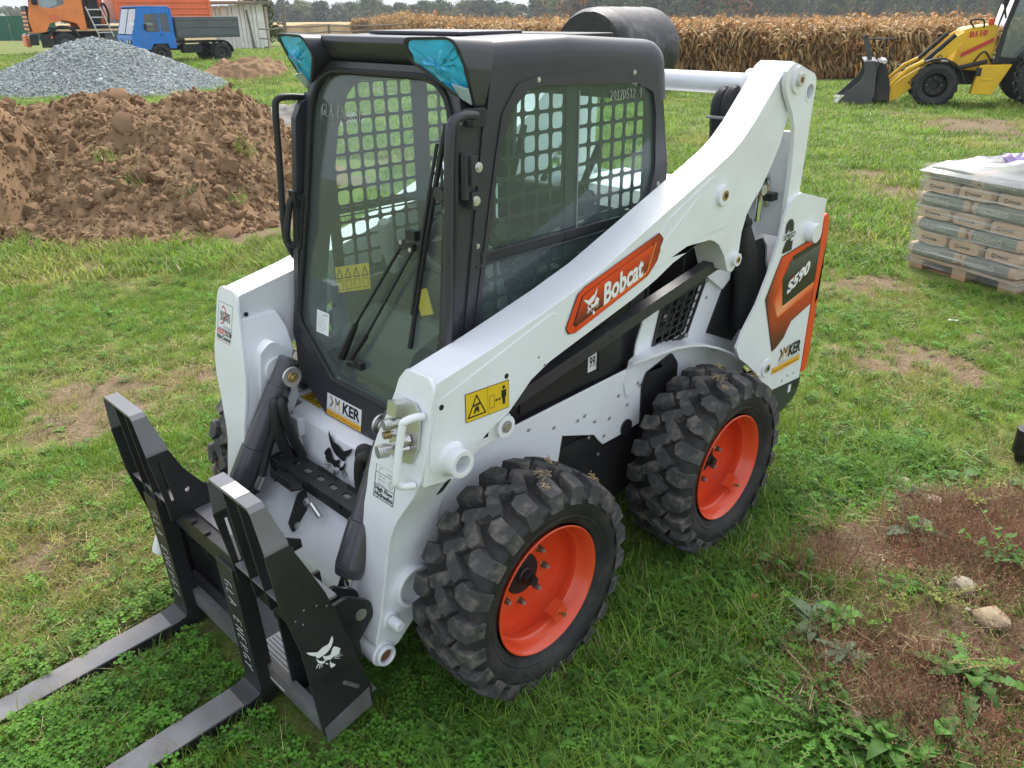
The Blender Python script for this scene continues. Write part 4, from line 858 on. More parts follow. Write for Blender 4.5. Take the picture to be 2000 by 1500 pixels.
b = B(); b.box((1.165, 0, .66), (.13, .90, .094), 'white_paint'); Fl = frame((1.214, -.415, .708), (.02, 1, 0), (-1, .0, 0)); b.sheet([(.0, .0), (.14, .0), (.14, .055), (.0, .055)], 'ink_yellow', Fl, w=.001); edge_line(b, Fl, [(0, 0), (.14, 0), (.14, .055), (0, .055)], .002, 'ink_black', .0015); edge_line(b, Fl, [(.02, .01), (.06, .01), (.04, .045)], .004, 'ink_black', .0015); edge_line(b, Fl, [(.075, .01), (.09, .045), (.10, .01), (.125, .04)], .004, 'ink_black', .0015, False); b.build('ledge_warning_decal', L, smooth=0)
b = B(); Fp = frame((1.3005, -.045, .616), (0, 1, 0), (-.105, 0, 1)); emblem(b, Fp, .192, 'ink_black', .0015); b.build('emblem_decal', L, smooth=0)

# ---------------- tilt cylinders, step, hoses at the front
for s in (1, -1):
    mir = s < 0
    b = B(); top = Vector((1.316, .3215, .872)); bot = Vector((1.548, .352, .453)); dv = (bot - top).normalized(); L0 = (bot - top).length
    b.cyl(top - dv * .055, top + dv * .10, .040, 'cyl_grey', n=24); b.cyl(top + dv * .05, top + dv * .30, .046, 'cyl_grey', n=28); b.cyl(top + dv * .30, top + dv * (L0 - .03), .051, 'cyl_grey', n=28); b.cyl(top + dv * (L0 - .03), top + dv * (L0 + .0), .051, 'cyl_grey', r1=.043, n=28)
    b.cyl(top + dv * (L0), top + dv * (L0 + .10), .022, 'chrome', n=20)
    e = top + dv * (L0 + .12); b.cyl(e + Vector((0, -.032, 0)), e + Vector((0, .032, 0)), .042, 'black_steel', n=24); b.cyl(e + Vector((0, -.05, 0)), e + Vector((0, .05, 0)), .018, 'zinc', n=16)
    b.cyl(top + Vector((0, -.046, 0)), top + Vector((0, .12, 0)), .024, 'zinc', n=20); b.cyl(top + Vector((0, -.058, 0)), top + Vector((0, -.048, 0)), .038, 'zinc', n=28); b.bolt(top + Vector((0, -.058, 0)), (0, -1, 0), .014, 'brass', h=.016)
    b.build('tilt_cylinder', L, bevel=.003, mirror=mir)
    b = B(); b.prism(fillet([(1.24, .74), (1.25, .93), (1.32, .985), (1.37, .95), (1.40, .75), (1.37, .64), (1.28, .66)], .03), .375, .47, 'white_paint'); b.cyl((1.316, .362, .872), (1.316, .40, .872), .048, 'white_paint', n=28)
    b.build('cylinder_bracket', L, bevel=.004, mirror=mir)
    b = B()
    b.tube(smoothpath([(1.37, .30, .77), (1.395, .275, .79), (1.405, .262, .76), (1.405, .255, .68), (1.385, .255, .60), (1.36, .26, .54)], 6), .021, 'rubber_hose', n=12)
    b.tube(smoothpath([(1.36, .27, .79), (1.38, .245, .80), (1.385, .235, .77), (1.375, .235, .70), (1.33, .24, .56)], 6), .018, 'rubber_hose', n=12)
    b.tube([(1.40, .285, .745), (1.405, .275, .69)], .010, 'zinc'); b.tube(smoothpath([(1.395, .28, .70), (1.44, .295, .60), (1.48, .285, .52)], 5), .015, 'rubber_hose'); b.tube([(1.48, .285, .52), (1.505, .29, .475)], .013, 'zinc', n=8); b.tube([(1.505, .29, .475), (1.535, .31, .455)], .019, 'black_steel', n=8)
    b.build('cylinder_hose', L, mirror=mir)
b = B()
St = lambda u, v, w_: Vector((v, u, .572 + w_ - (v - 1.33) * .12))
holes = [fillet([(u - .020, 1.360), (u + .020, 1.360), (u + .020, 1.380), (u - .020, 1.380)], .009, 3) for u in (-.27, -.20, -.13, -.06, .08, .15, .22)] if False else [fillet([(-.29 + i * .081 - .02, 1.365), (-.29 + i * .081 + .02, 1.365), (-.29 + i * .081 + .02, 1.388), (-.29 + i * .081 - .02, 1.388)], .01, 3) for i in range(7)]
b.prism(fillet([(-.325, 1.335), (.235, 1.335), (.235, 1.42), (-.325, 1.42)], .012), -.008, 0, 'black_steel', frame=St, holes=holes)
b.prism([(-.325, 1.412), (.235, 1.412), (.235, 1.42), (-.325, 1.42)], -.045, -.0085, 'black_steel', frame=St)
def teeth(u0, u1, v, h):
    n = int((u1 - u0) / .011); pts = [(u0, -.01)]
    for i in range(n): a = u0 + i * .011; pts += [(a, h), (a + .006, h), (a + .0075, h * .45), (a + .0105, h * .45)]
    pts.append((u1, -.01)); b.prism(pts, v, v + .006, 'black_steel', frame=lambda u, vv, w_: St(u, w_, vv))
for u0, u1 in ((-.27, -.17), (-.10, .01), (.08, .19)): teeth(u0, u1, 1.345, .016)
for u0, u1 in ((-.29, -.20), (-.14, -.05), (.06, .15)): teeth(u0, u1, 1.424, .012)
teeth(-.235, -.10, 1.465, .012); b.prism([(-.245, 1.42), (-.10, 1.42), (-.07, 1.44), (-.09, 1.472), (-.235, 1.472)], -.022, -.014, 'black_steel', frame=St)
for u in (-.32, .23): b.prism(fillet([(1.335, .54), (1.415, .53), (1.42, .42), (1.40, .37), (1.36, .40)], .01), u, u + .008, 'black_steel')
b.prism(fillet([(1.42, .53), (1.455, .52), (1.505, .42), (1.495, .375), (1.46, .385), (1.42, .46)], .012), -.085, -.077, 'black_steel'); b.bolt((1.475, -.076, .40), (0, 1, 0), .009); b.bolt((1.445, -.04, .50), (1, 0, .3), .012); b.tube([(1.44, -.02, .50), (1.445, .04, .475)], .010, 'zinc', n=8)
b.build('front_step', L, bevel=.0015)
b = B(); b.box((1.30, -.30, .66), (.035, .06, .075), 'white_paint'); b.box((1.31, -.30, .60), (.03, .03, .05), 'white_paint'); b.build('front_bracket', L, bevel=.006)
wv = B(); wv.tube(smoothpath([(1.33, .47, .86), (1.20, .50, .80), (1.10, .53, .83), (1.0, .53, .86)], 5), .003, 'ink_grey', n=5); wv.tube([(1.235, .49, .86), (1.225, .485, .72)], .007, 'ink_yellow', n=4); wv.bolt((1.215, .485, .745), (0, 1, 0), .008); wv.build('arm_cable', L)
# ================================================================== pallet fork attachment (leaning 3 degrees forward)
PF = thing('pallet_fork', 'black pallet fork attachment with two long tines mounted on the front of the white loader', 'pallet fork', (1.80, 0, 0))
TL = Matrix.Rotation(R(3), 4, 'Y')
def PB():
    b = B(); b.T = Matrix.Translation((0, 0, .055)) @ TL @ Matrix.Translation((0, 0, -.055)); return b
# local x: 0 = front face of the lower bar at x 1.80
for i, (y0, y1) in enumerate(((.105, .212), (-.425, -.32))):
    b = PB()
    prof = [(-.028, .562), (.026, .562), (.026, .085), (.034, .062), (.06, .056), (1.15, .046), (1.30, .030), (1.30, .024), (.9, .016), (.0, .010), (-.02, .018), (-.028, .05)]
    b.prism(prof, y0, y1, 'black_steel')
    t = b.build('fork_tine', PF, bevel=.006, seg=2)
    b = PB(); b.prism([(.09, .0566), (1.14, .0475), (1.14, .046), (.09, .055)], y0 + .004, y1 - .004, 'worn_steel'); b.build('worn_top', t)
    b = PB(); b.box((-.035, (y0 + y1) / 2, .575), (.10, .13, .05), 'black_steel'); b.box((-.045, y1 + .006, .53), (.05, .03, .06), 'black_steel'); b.build('tine_hook', t, bevel=.004)
    b = PB(); stroke_text(b, 'GLA ENERGY', lambda u, v, w_: Vector((.0268, y0 + .030 + v, .50 - u)), .047, rad=.0009, gap=.2); stroke_text(b, 'R2140BV34J' if i == 0 else 'R314DVN4J', lambda u, v, w_: Vector((-.022 + v, y0 + .006 + u, .5635)), .021, rad=.0008, gap=.0); b.build('chalk_writing', t)
b = PB()
b.prism([(-.02, .452), (-.02, .528), (-.058, .528), (-.058, .452)], -.504, .504, 'black_steel')
b.prism([(-.012, .088), (-.012, .158), (-.04, .158), (-.04, .088)], -.504, .504, 'worn_steel')
b.box((-.102, 0, .530), (.085, 1.0, .01), 'grey_steel')
for k in range(11): b.box((-.026, -.47 + k * .094, .531), (.022, .066, .012), 'black_steel')
b.box((-.10, -.35, .30), (.012, .29, .44), 'black_steel'); b.box((-.10, .43, .30), (.012, .13, .44), 'black_steel'); b.box((-.132, 0, .097), (.18, 1.0, .01), 'grey_steel')
b.box((-.112, 0, .42), (.012, .99, .14), 'black_steel'); b.box((-.15, .0, .56), (.05, .36, .012), 'black_steel', Matrix.Rotation(R(50), 3, 'Y'))
b.box((-.11, .33, .30), (.16, .012, .40), 'black_steel'); b.prism(fillet([(-.05, .45), (-.05, .36), (-.10, .30), (-.10, .12), (-.20, .12), (-.20, .45)], .02), .26, .27, 'black_steel'); b.prism(fillet([(-.05, .45), (-.05, .36), (-.10, .30), (-.10, .12), (-.20, .12), (-.20, .45)], .02), -.19, -.18, 'black_steel')
for s in (1, -1):
    for y in (.375, .445): b.prism(fillet([(-.10, .46), (-.20, .46), (-.275, .40), (-.28, .34), (-.22, .28), (-.10, .22)], .035), s * y, s * (y + .014), 'black_steel')
    b.cyl((-.235, s * .37, .37), (-.235, s * .462, .37), .02, 'zinc', n=16); b.box((-.16, s * .42, .28), (.10, .10, .12), 'black_steel')
b.build('carriage_frame', PF, bevel=.003)
b = PB(); F = frame((-.03, .0, .1035), (0, 1, 0), (-1, 0, 0)); b.sheet([(.05, -.02), (.30, -.02), (.30, .11), (.05, .11)], 'paper', F, w=.001)
for i in range(9): edge_line(b, F, [(.06, -.012 + i * .013), (.29, -.012 + i * .013)], .004, 'ink_grey', .002, False)
b.build('instruction_label', PF, smooth=0)
for s in (1, -1):
    yo, yi, to, ti = .515, .222, .482, .256
    def pp(y, z, dx=0): return y
    b = PB()
    out = [(.044, .786), (-.028, .786), (-.075, .66), (-.105, .575), (-.155, .36), (-.20, .13), (-.195, .065), (-.022, .035), (-.012, .155), (.0, .415), (.035, .62)]
    b.prism(out, s * (yo - .010), s * yo, 'black_steel'); b.prism([(.0, .30), (.0, .29), (-.06, .265), (-.055, .275)], s * yo, s * (yo + .004), 'black_steel')
    b.box((-.13, s * (yo + .003), .20), (.07, .006, .012), 'worn_steel', Matrix.Rotation(R(-50), 3, 'Y')); b.box((-.095, s * (yo + .002), .285), (.055, .004, .014), 'ink_black', Matrix.Rotation(R(-20), 3, 'Y'))
    b.prism([(-.19, .14), (-.19, .062), (-.02, .036), (-.02, .10)], s * yo, s * (yo + .002), 'worn_steel')
    for (x, z) in ((-.03, .56), (-.07, .55), (.0, .54), (-.02, .515), (-.10, .53)): b.cyl((x, s * yo, z), (x, s * (yo + .0015), z), .003, 'ink_grey', n=8)
    # folded top strip
    b.loft([[Vector((x, s * y, z)) for x, z in ((x0, zt), (x1, zt), (x1, zt - .009), (x0, zt - .009))] for y, zt, x0, x1 in ((yi + .002, .792, -.028, .042), (yi + .006, .80, -.028, .043), (ti - .004, .912, .0, .046), (ti + .01, .925, .001, .046), (to - .01, .925, .001, .046), (to + .004, .912, .0, .046), (yo - .006, .80, -.028, .043), (yo - .002, .792, -.028, .042))], 'grey_steel')
    inp = [(.044, .786), (-.028, .786), (-.06, .70), (-.11, .62), (-.20, .56), (-.20, .53), (.02, .528), (.025, .62)]
    Fh = [fillet([(.012, .565), (.020, .565), (.025, .84), (.017, .84)], .003)]
    b.prism(inp, s * yi, s * (yi + .008), 'black_steel', holes=[[(-.006, .60), (.004, .60), (.016, .76), (.006, .76)], circ(-.055, .62, .009, 10)])
    for y in (.325, .405): b.prism([(.042, .916), (.0, .916), (-.03, .79), (-.06, .68), (-.07, .53), (.018, .528), (.03, .70)], s * y, s * (y + .007), 'black_steel')
    b.prism([(.02, .60), (-.075, .585), (-.075, .578), (.02, .593)], s * (yi + .01), s * (yo - .012), 'grey_steel')  # shelf paler than the black plates: reflected light painted as grey
    gd = b.build('side_guard', PF, bevel=.002)
    if s > 0:
        b = PB(); Fe = frame((-.068, yo + .0008, .365), (-1, 0, -.12), (0, 0, 1)); emblem(b, Fe, .115, 'ink_white', .0006, flip=True); b.build('emblem_decal', gd, smooth=0)
        b = PB(); Fs = frame((.047, .335, .9255), (0, 1, 0), (-1, 0, 0)); b.sheet([(0, .002), (.078, .002), (.078, .045), (0, .045)], 'paper', Fs, w=.0008); 
        for i in range(3): edge_line(b, Fs, [(.01, .012 + i * .008), (.05, .012 + i * .008)], .001, 'ink_grey', .0014, False)
        b.build('serial_label', gd, smooth=0)
b = PB(); b.tube([(-.10, -.525, .40), (-.155, -.56, .30)], .004, 'ink_white', n=6); b.cyl((-.075, -.545, .37), (-.02, -.585, .195), .026, 'ink_white', r1=.032, n=16, hole=.02); b.build('document_tube', PF)
b = PB(); b.tube([(-.10, .33, .585), (-.12, .31, .62)], .012, 'black_steel'); b.build('lock_lever', PF)
# ================================================================== terrain
CAMXY = np.array([CAM_POS.x, CAM_POS.y]); RGT = np.array([-.7056, .7085]); RGT /= np.linalg.norm(RGT); FWD = np.array([-.7068, -.7075]); FWD /= np.linalg.norm(FWD)
def _hash(ix, iy, s):
    n = (ix * 374761393 + iy * 668265263 + s * 982451653) & 0xffffffff
    n = ((n ^ (n >> 13)) * 1274126177) & 0xffffffff
    return ((n ^ (n >> 16)) & 0xffff) / 65535.0
def vnoise(x, y, s=0):
    x = np.asarray(x, float); y = np.asarray(y, float); ix = np.floor(x).astype(np.int64); iy = np.floor(y).astype(np.int64); fx = x - ix; fy = y - iy
    fx = fx * fx * (3 - 2 * fx); fy = fy * fy * (3 - 2 * fy)
    return (_hash(ix, iy, s) * (1 - fx) + _hash(ix + 1, iy, s) * fx) * (1 - fy) + (_hash(ix, iy + 1, s) * (1 - fx) + _hash(ix + 1, iy + 1, s) * fx) * fy
def fbm(x, y, s=0, o=4):
    r = 0; a = .5; t = 0
    for k in range(o): r = r + a * vnoise(x * 2 ** k, y * 2 ** k, s + k * 17); t += a; a *= .5
    return r / t
def sstep(a, b, x): t = np.clip((x - a) / (b - a), 0, 1); return t * t * (3 - 2 * t)
def cam_uv(x, y): dx = x - CAMXY[0]; dy = y - CAMXY[1]; return dx * RGT[0] + dy * RGT[1], dx * FWD[0] + dy * FWD[1]
PATCH = [(-.02, 1.10), (-.42, 1.10), (-.75, 1.19), (-.98, 1.34), (-1.4, 1.7), (-1.2, 2.6), (.6, 2.8), (.72, 2.0), (.80, 1.72), (.66, 1.46), (.44, 1.36), (.22, 1.23)]
def patch_mask(x, y):
    """soft mask of the red-brown weedy soil patch in the right foreground"""
    P = np.array(PATCH); x = np.asarray(x, float); y = np.asarray(y, float); xs = x + (fbm(x * 3, y * 3, 5) - .5) * .35; ys = y + (fbm(x * 3 + 9, y * 3, 6) - .5) * .35
    ins = np.zeros(xs.shape, bool); dmin = np.full(xs.shape, 1e9)
    for i in range(len(P)):
        a = P[i]; b = P[(i + 1) % len(P)]
        c = ((a[1] > ys) != (b[1] > ys)) & (xs < (b[0] - a[0]) * (ys - a[1]) / (b[1] - a[1] + 1e-12) + a[0]); ins ^= c
        d = b - a; t = np.clip(((xs - a[0]) * d[0] + (ys - a[1]) * d[1]) / (d @ d), 0, 1); dmin = np.minimum(dmin, np.hypot(xs - a[0] - t * d[0], ys - a[1] - t * d[1]))
    return sstep(-.10, .12, np.where(ins, dmin, -dmin))
SPOTS = [(2.14, -1.1, .33, .8), (1.75, -1.55, .3, .5), (.9, -2.59, .5, .55), (1.4, -2.55, .55, .7), (.3, -2.9, .4, .5), (-2.6, .67, .42, .9), (-2.3, .25, .3, .5), (-3.9, -.3, .5, .75), (-5.1, -.6, .6, .6), (-8.97, -2.36, .9, .8), (-7.82, -1.56, .8, .8), (-6.6, -.6, .7, .7), (-15.4, -2.6, 1.6, .9), (-9.8, -.9, .9, .6), (-8.2, -6.0, 1.0, .6), (-9.5, -5.2, .8, .7), (-.8, -5.4, .8, .8), (.5, -5.5, .7, .6), (-5.5, .0, .5, .7), (-3.2, .9, .4, .5), (-.1, .62, .15, .4), (2.6, -1.4, .4, .4), (-2.0, -6.0, .7, .8), (-3.3, -7.5, 1.0, .8)]
def bare_mask(x, y):
    x = np.asarray(x, float); y = np.asarray(y, float); m = np.zeros(x.shape)
    for a, b, r, k in SPOTS:
        d = np.hypot(x - a, y - b) / r + (fbm(x * 2.2 / max(r, .4), y * 2.2 / max(r, .4), 3) - .5) * 1.7
        m = np.maximum(m, k * (1 - sstep(.35, 1.1, d)))
    n = fbm(x * .55, y * .55, 31, 5); m = np.maximum(m, .6 * sstep(.62, .74, n) * sstep(3.0, 5.0, np.hypot(x - 1.8, y - 1.2)))
    return np.clip(m, 0, 1)
def ground_z(x, y):
    x = np.asarray(x, float); y = np.asarray(y, float); u, v = cam_uv(x, y); r = np.hypot(u, v)
    z = (fbm(x * .25, y * .25, 1, 3) - .5) * .12 * sstep(3.5, 9, r) + (fbm(x * 1.6, y * 1.6, 2, 3) - .5) * .035 * sstep(1, 3, r)
    z = z * (1 - .9 * np.exp(-((x - .5) ** 2 / 2.6 + y ** 2 / 1.6)))
    z = z + .4 * sstep(26, 33, v) * sstep(-.02, -.16, u / np.maximum(v, 1)) * (1 - sstep(60, 90, v))
    z = z + .10 * patch_mask(x, y) * (.6 + .8 * fbm(x * 2.5, y * 2.5, 8)) + .02 * patch_mask(x, y) * (fbm(x * 14, y * 14, 9) - .5)
    z = z - 2.2 * sstep(45, 420, v) + 4 * sstep(700, 2200, v)
    return z
def gz(x, y): return float(ground_z(np.array([x]), np.array([y]))[0])
rr = np.concatenate([[0.0], np.geomspace(.35, 60, 210), np.geomspace(63, 2400, 60)]); NA = 420
# finer angles inside the view
ang = np.linspace(-math.pi, math.pi, NA, endpoint=False); ang = ang - .62 * np.sin(ang) * .9
a0 = math.atan2(FWD[1], FWD[0]); GX = CAMXY[0] + np.outer(rr, np.cos(ang + a0)); GY = CAMXY[1] + np.outer(rr, np.sin(ang + a0)); GZ = ground_z(GX, GY)
nv = len(rr); vs = np.stack([GX, GY, GZ], -1).reshape(-1, 3); fs = []
ii = np.arange(NA); i2 = (ii + 1) % NA
for j in range(nv - 1): fs.append(np.stack([j * NA + ii, j * NA + i2, (j + 1) * NA + i2, (j + 1) * NA + ii], 1))
fs = np.concatenate(fs)
me = bpy.data.meshes.new('ground'); me.from_pydata(vs.tolist(), [], fs.tolist()); me.polygons.foreach_set('use_smooth', [True] * len(me.polygons))
U, V = cam_uv(GX, GY)
def vattr(me, name, arr):
    at = me.attributes.new(name, 'FLOAT', 'POINT'); at.data.foreach_set('value', np.asarray(arr, np.float32).reshape(-1))
vattr(me, 'bare', bare_mask(GX, GY)); vattr(me, 'patch', patch_mask(GX, GY)); vattr(me, 'field', sstep(58, 75, V) )
def ground_material():
    m = bpy.data.materials.new('ground'); m.use_nodes = True; t = m.node_tree; b = t.nodes['Principled BSDF']; N = t.nodes.new; K = t.links.new
    b.inputs['Roughness'].default_value = .95; b.inputs['Specular IOR Level'].default_value = .15
    geo = N('ShaderNodeNewGeometry')
    def noise(sc, det=6, rough=.6):
        n = N('ShaderNodeTexNoise'); n.inputs['Scale'].default_value = sc; n.inputs['Detail'].default_value = det; n.inputs['Roughness'].default_value = rough; K(geo.outputs['Position'], n.inputs['Vector']); return n.outputs['Fac']
    def mix(f, a, c):
        x = N('ShaderNodeMix'); x.data_type = 'RGBA'
        if isinstance(f, float): x.inputs[0].default_value = f
        else: K(f, x.inputs[0])
        for s, val in ((6, a), (7, c)):
            if isinstance(val, tuple): x.inputs[s].default_value = (*val, 1)
            else: K(val, x.inputs[s])
        return x.outputs[2]
    def rng(f, a, c, o0=0., o1=1.):
        x = N('ShaderNodeMapRange'); K(f, x.inputs[0]); x.inputs[1].default_value = a; x.inputs[2].default_value = c; x.inputs[3].default_value = o0; x.inputs[4].default_value = o1; return x.outputs[0]
    def attr(n): x = N('ShaderNodeAttribute'); x.attribute_name = n; return x.outputs['Fac']
    def math_(op, a, c):
        x = N('ShaderNodeMath'); x.operation = op; x.use_clamp = True
        for s, val in ((0, a), (1, c)):
            if isinstance(val, float): x.inputs[s].default_value = val
            else: K(val, x.inputs[s])
        return x.outputs[0]
    g = mix(rng(noise(1.1), .35, .65), (.10, .17, .025), (.17, .22, .05)); g = mix(rng(noise(9, 8, .7), .45, .7), g, (.22, .19, .085)); g = mix(rng(noise(55, 4), .5, .75), g, (.08, .10, .03))
    s = mix(rng(noise(5), .3, .7), (.17, .12, .07), (.27, .205, .135)); s = mix(rng(noise(60, 6), .45, .7), s, (.10, .068, .04))
    br = math_('ADD', attr('bare'), math_('MULTIPLY', rng(noise(13, 6, .7), .3, .7, -.5, .5), .9)); col = mix(rng(br, .35, .6), g, s)
    p = mix(rng(noise(4), .52, .76), (.19, .132, .08), (.135, .078, .05)); p = mix(rng(noise(70, 5), .4, .7), p, (.12, .08, .05)); p = mix(rng(noise(17, 5), .58, .7), p, (.32, .25, .165))
    pm = math_('ADD', attr('patch'), rng(noise(11, 6, .7), .3, .7, -.3, .3)); col = mix(rng(pm, .35, .65), col, p)
    col = mix(attr('field'), col, mix(rng(noise(.05), .4, .6), (.26, .19, .10), (.18, .17, .075)))
    K(col, b.inputs['Base Color'])
    bp = N('ShaderNodeBump'); bp.inputs['Strength'].default_value = .7; bp.inputs['Distance'].default_value = .03; K(noise(28, 8, .7), bp.inputs['Height']); K(bp.outputs[0], b.inputs['Normal'])
    M['ground'] = m; return m
me.materials.append(ground_material())
g = bpy.data.objects.new('ground', me); COL.objects.link(g); tag(g, kind='structure')

# ================================================================== scattering helper (uncountable ground cover)
def scatter(name, P, rot, scl, idx, tint, protos, label=None, cat=None, parent=None):
    hid = bpy.data.collections.new(name + '_kinds')
    for o in protos: hid.objects.link(o)
    me = bpy.data.meshes.new(name); me.from_pydata(np.asarray(P).tolist(), [], [])
    a = me.attributes.new('rot', 'FLOAT_VECTOR', 'POINT'); a.data.foreach_set('vector', np.asarray(rot, np.float32).reshape(-1))
    vattr(me, 'scl', scl); vattr(me, 'tint', tint)
    a = me.attributes.new('idx', 'INT', 'POINT'); a.data.foreach_set('value', np.asarray(idx, np.int32))
    o = bpy.data.objects.new(name, me); COL.objects.link(o)
    ng = bpy.data.node_groups.new(name, 'GeometryNodeTree'); ng.interface.new_socket('Geometry', in_out='INPUT', socket_type='NodeSocketGeometry'); ng.interface.new_socket('Geometry', in_out='OUTPUT', socket_type='NodeSocketGeometry')
    N = ng.nodes.new; K = ng.links.new; gi = N('NodeGroupInput'); go = N('NodeGroupOutput'); ip = N('GeometryNodeInstanceOnPoints'); ci = N('GeometryNodeCollectionInfo')
    ci.inputs['Collection'].default_value = hid; ci.inputs['Separate Children'].default_value = True; ci.inputs['Reset Children'].default_value = True
    def na(n, ty): x = N('GeometryNodeInputNamedAttribute'); x.data_type = ty; x.inputs['Name'].default_value = n; return x.outputs['Attribute']
    K(gi.outputs[0], ip.inputs['Points']); K(ci.outputs[0], ip.inputs['Instance']); ip.inputs['Pick Instance'].default_value = True
    K(na('idx', 'INT'), ip.inputs['Instance Index']); K(na('rot', 'FLOAT_VECTOR'), ip.inputs['Rotation']); K(na('scl', 'FLOAT'), ip.inputs['Scale']); K(ip.outputs[0], go.inputs[0])
    md = o.modifiers.new('scatter', 'NODES'); md.node_group = ng
    tag(o, label, cat, kind='stuff')
    if parent is not None: o.parent = parent
    return o
def proto(b, name, smooth=0):
    o = b.build(name, smooth=smooth); COL.objects.unlink(o); return o
leafmat('grass_blade', (.205, .33, .04), (.38, .38, .10), trans=.45); leafmat('grass_dark', (.145, .275, .038), (.22, .27, .05)); leafmat('clover_leaf', (.115, .28, .035), (.20, .25, .06), trans=.42); leafmat('straw', (.50, .42, .23), (.36, .28, .13)); leafmat('weed_green', (.095, .23, .035), (.17, .22, .05)); leafmat('weed_grey', (.13, .20, .105), (.10, .12, .05)); leafmat('weed_yellow', (.25, .28, .06), (.28, .24, .06)); leafmat('weed_red', (.23, .095, .062), (.32, .22, .13)); leafmat('corn_dry', (.46, .26, .09), (.32, .15, .05), trans=.25); leafmat('corn_pale', (.52, .38, .19), (.36, .22, .09), trans=.25)
mat('stem_dry', (.28, .2, .11), .8); mat('petal_yellow', (.75, .6, .03), .6)
pr_ = random.Random(21)
def blade(b, x, y, h, wd, lean, az, mt, seg=3, z0=0.0):
    vs = []; dx, dy = math.cos(az), math.sin(az)
    for k in range(seg + 1):
        t = k / seg; l = lean * t * t; zz = z0 + h * (t - .25 * lean / max(h, .01) * t * t * .5); wk = wd * (1 - t) ** .7 * .5
        cx_, cy_ = x + dx * l, y + dy * l
        if k == seg: vs.append((cx_, cy_, zz))
        else: vs += [(cx_ - dy * wk, cy_ + dx * wk, zz), (cx_ + dy * wk, cy_ - dx * wk, zz)]
    fs = [(2 * k, 2 * k + 1, 2 * k + 3, 2 * k + 2) for k in range(seg - 1)] + [(2 * seg - 2, 2 * seg - 1, 2 * seg)]
    b.add(vs, fs, mt)
def tuft(n, hmin, hmax, wd, spread, leanf, mt, dry=0.1):
    b = B()
    for _ in range(n):
        a = pr_.uniform(0, 6.28); r = spread * math.sqrt(pr_.random()); h = pr_.uniform(hmin, hmax)
        blade(b, r * math.cos(a), r * math.sin(a), h, wd * pr_.uniform(.7, 1.3), h * pr_.uniform(.3, leanf), pr_.uniform(0, 6.28), 'straw' if pr_.random() < dry else mt)
    return b
def clover():
    b = B()
    for _ in range(7):
        a = pr_.uniform(0, 6.28); r = .03 * math.sqrt(pr_.random()); x, y = r * math.cos(a), r * math.sin(a); h = pr_.uniform(.012, .04); b.add([(x * .5, y * .5, 0), (x * .5 + .001, y * .5, 0), (x, y, h)], [(0, 1, 2)], 'clover_leaf')
        s = pr_.uniform(.007, .012); a1 = pr_.uniform(0, 6.28)
        for k in range(3):
            aa = a1 + k * 2.094; c, d = math.cos(aa), math.sin(aa); P = lambda u, v, w_: (x + (c * u - d * v) * s, y + (d * u + c * v) * s, h + w_ * s)
            b.add([P(0, 0, 0), P(.7, .55, .25), P(1.25, .45, .15), P(1.15, 0, .05), P(1.25, -.45, .15), P(.7, -.55, .25)], [(0, 1, 2, 3), (0, 3, 4, 5)], 'clover_leaf')
    return b
def clippings():
    b = B()
    for _ in range(12):
        a = pr_.uniform(0, 6.28); x, y = pr_.uniform(-.06, .06), pr_.uniform(-.06, .06); l = pr_.uniform(.03, .09); w_ = pr_.uniform(.0007, .0015); z = pr_.uniform(.008, .03); c, d = math.cos(a), math.sin(a); dz = pr_.uniform(-.012, .012)
        b.add([(x - d * w_, y + c * w_, z), (x + d * w_, y - c * w_, z), (x + c * l + d * w_ * .3, y + d * l - c * w_ * .3, z + dz), (x + c * l, y + d * l, z + dz)], [(0, 1, 2, 3)], 'straw')
    return b
def broad(n, ln, wd, mt, up=.5):
    b = B()
    for k in range(n): leaf(b, k * 2.4 + pr_.uniform(-.3, .3), ln * pr_.uniform(.6, 1.1), wd * pr_.uniform(.7, 1.1), up * pr_.uniform(.3, 1.2), mt)
    return b
def leaf(b, az, ln, wd, up, mt, lobes=0, seg=6, z0=0.0, org=(0, 0), curl=.9, fold=.25):
    """one leaf: midrib curve with two half blades, optionally toothed"""
    vs = []; dx, dy = math.cos(az), math.sin(az); n = seg if not lobes else lobes * 2
    for k in range(n + 1):
        t = k / n; d = ln * (t - .12 * up * t * t); z = z0 + ln * (up * t - curl * up * t * t) + .004
        prof = math.sin(math.pi * min(1, t ** .75 * .96 + .03)) ** .8 if t < 1 else 0.02
        if lobes: prof *= (1.15 if k % 2 else .55) * (.45 + .75 * t) if t < .95 else .1
        ww = wd * prof; off = (ln * .05 if lobes and k % 2 else 0)
        x, y = org[0] + dx * d, org[1] + dy * d
        vs += [(x, y, z), (x - dy * ww - dx * off, y + dx * ww - dy * off, z + ww * fold), (x + dy * ww - dx * off, y - dx * ww - dy * off, z + ww * fold)]
    fs = []
    for k in range(n): a = 3 * k; fs += [(a, a + 1, a + 4, a + 3), (a, a + 3, a + 5, a + 2)]
    b.add(vs, fs, mt)
def feather(n, ln, k):
    b = B()
    for _ in range(n):
        a = pr_.uniform(0, 6.28); c, d = math.cos(a), math.sin(a); l = ln * pr_.uniform(.6, 1.2); up = pr_.uniform(.5, 1.4); x0, y0 = pr_.gauss(0, .02), pr_.gauss(0, .02)
        for i in range(k):
            t = .15 + .85 * i / k; px, py, pz = x0 + c * l * t * .8, y0 + d * l * t * .8, l * (up * t - .55 * up * t * t); s = l * .20 * math.sin(math.pi * min(1, t * .85 + .12))
            for q in (-1, 1):
                ex, ey = px + c * s * .5 - d * s * q, py + d * s * .5 + c * s * q; w_ = s * .22
                b.add([(px - c * w_, py - d * w_, pz), (px + c * w_, py + d * w_, pz), (ex, ey, pz + s * .3)], [(0, 1, 2)], 'weed_green')
    return b
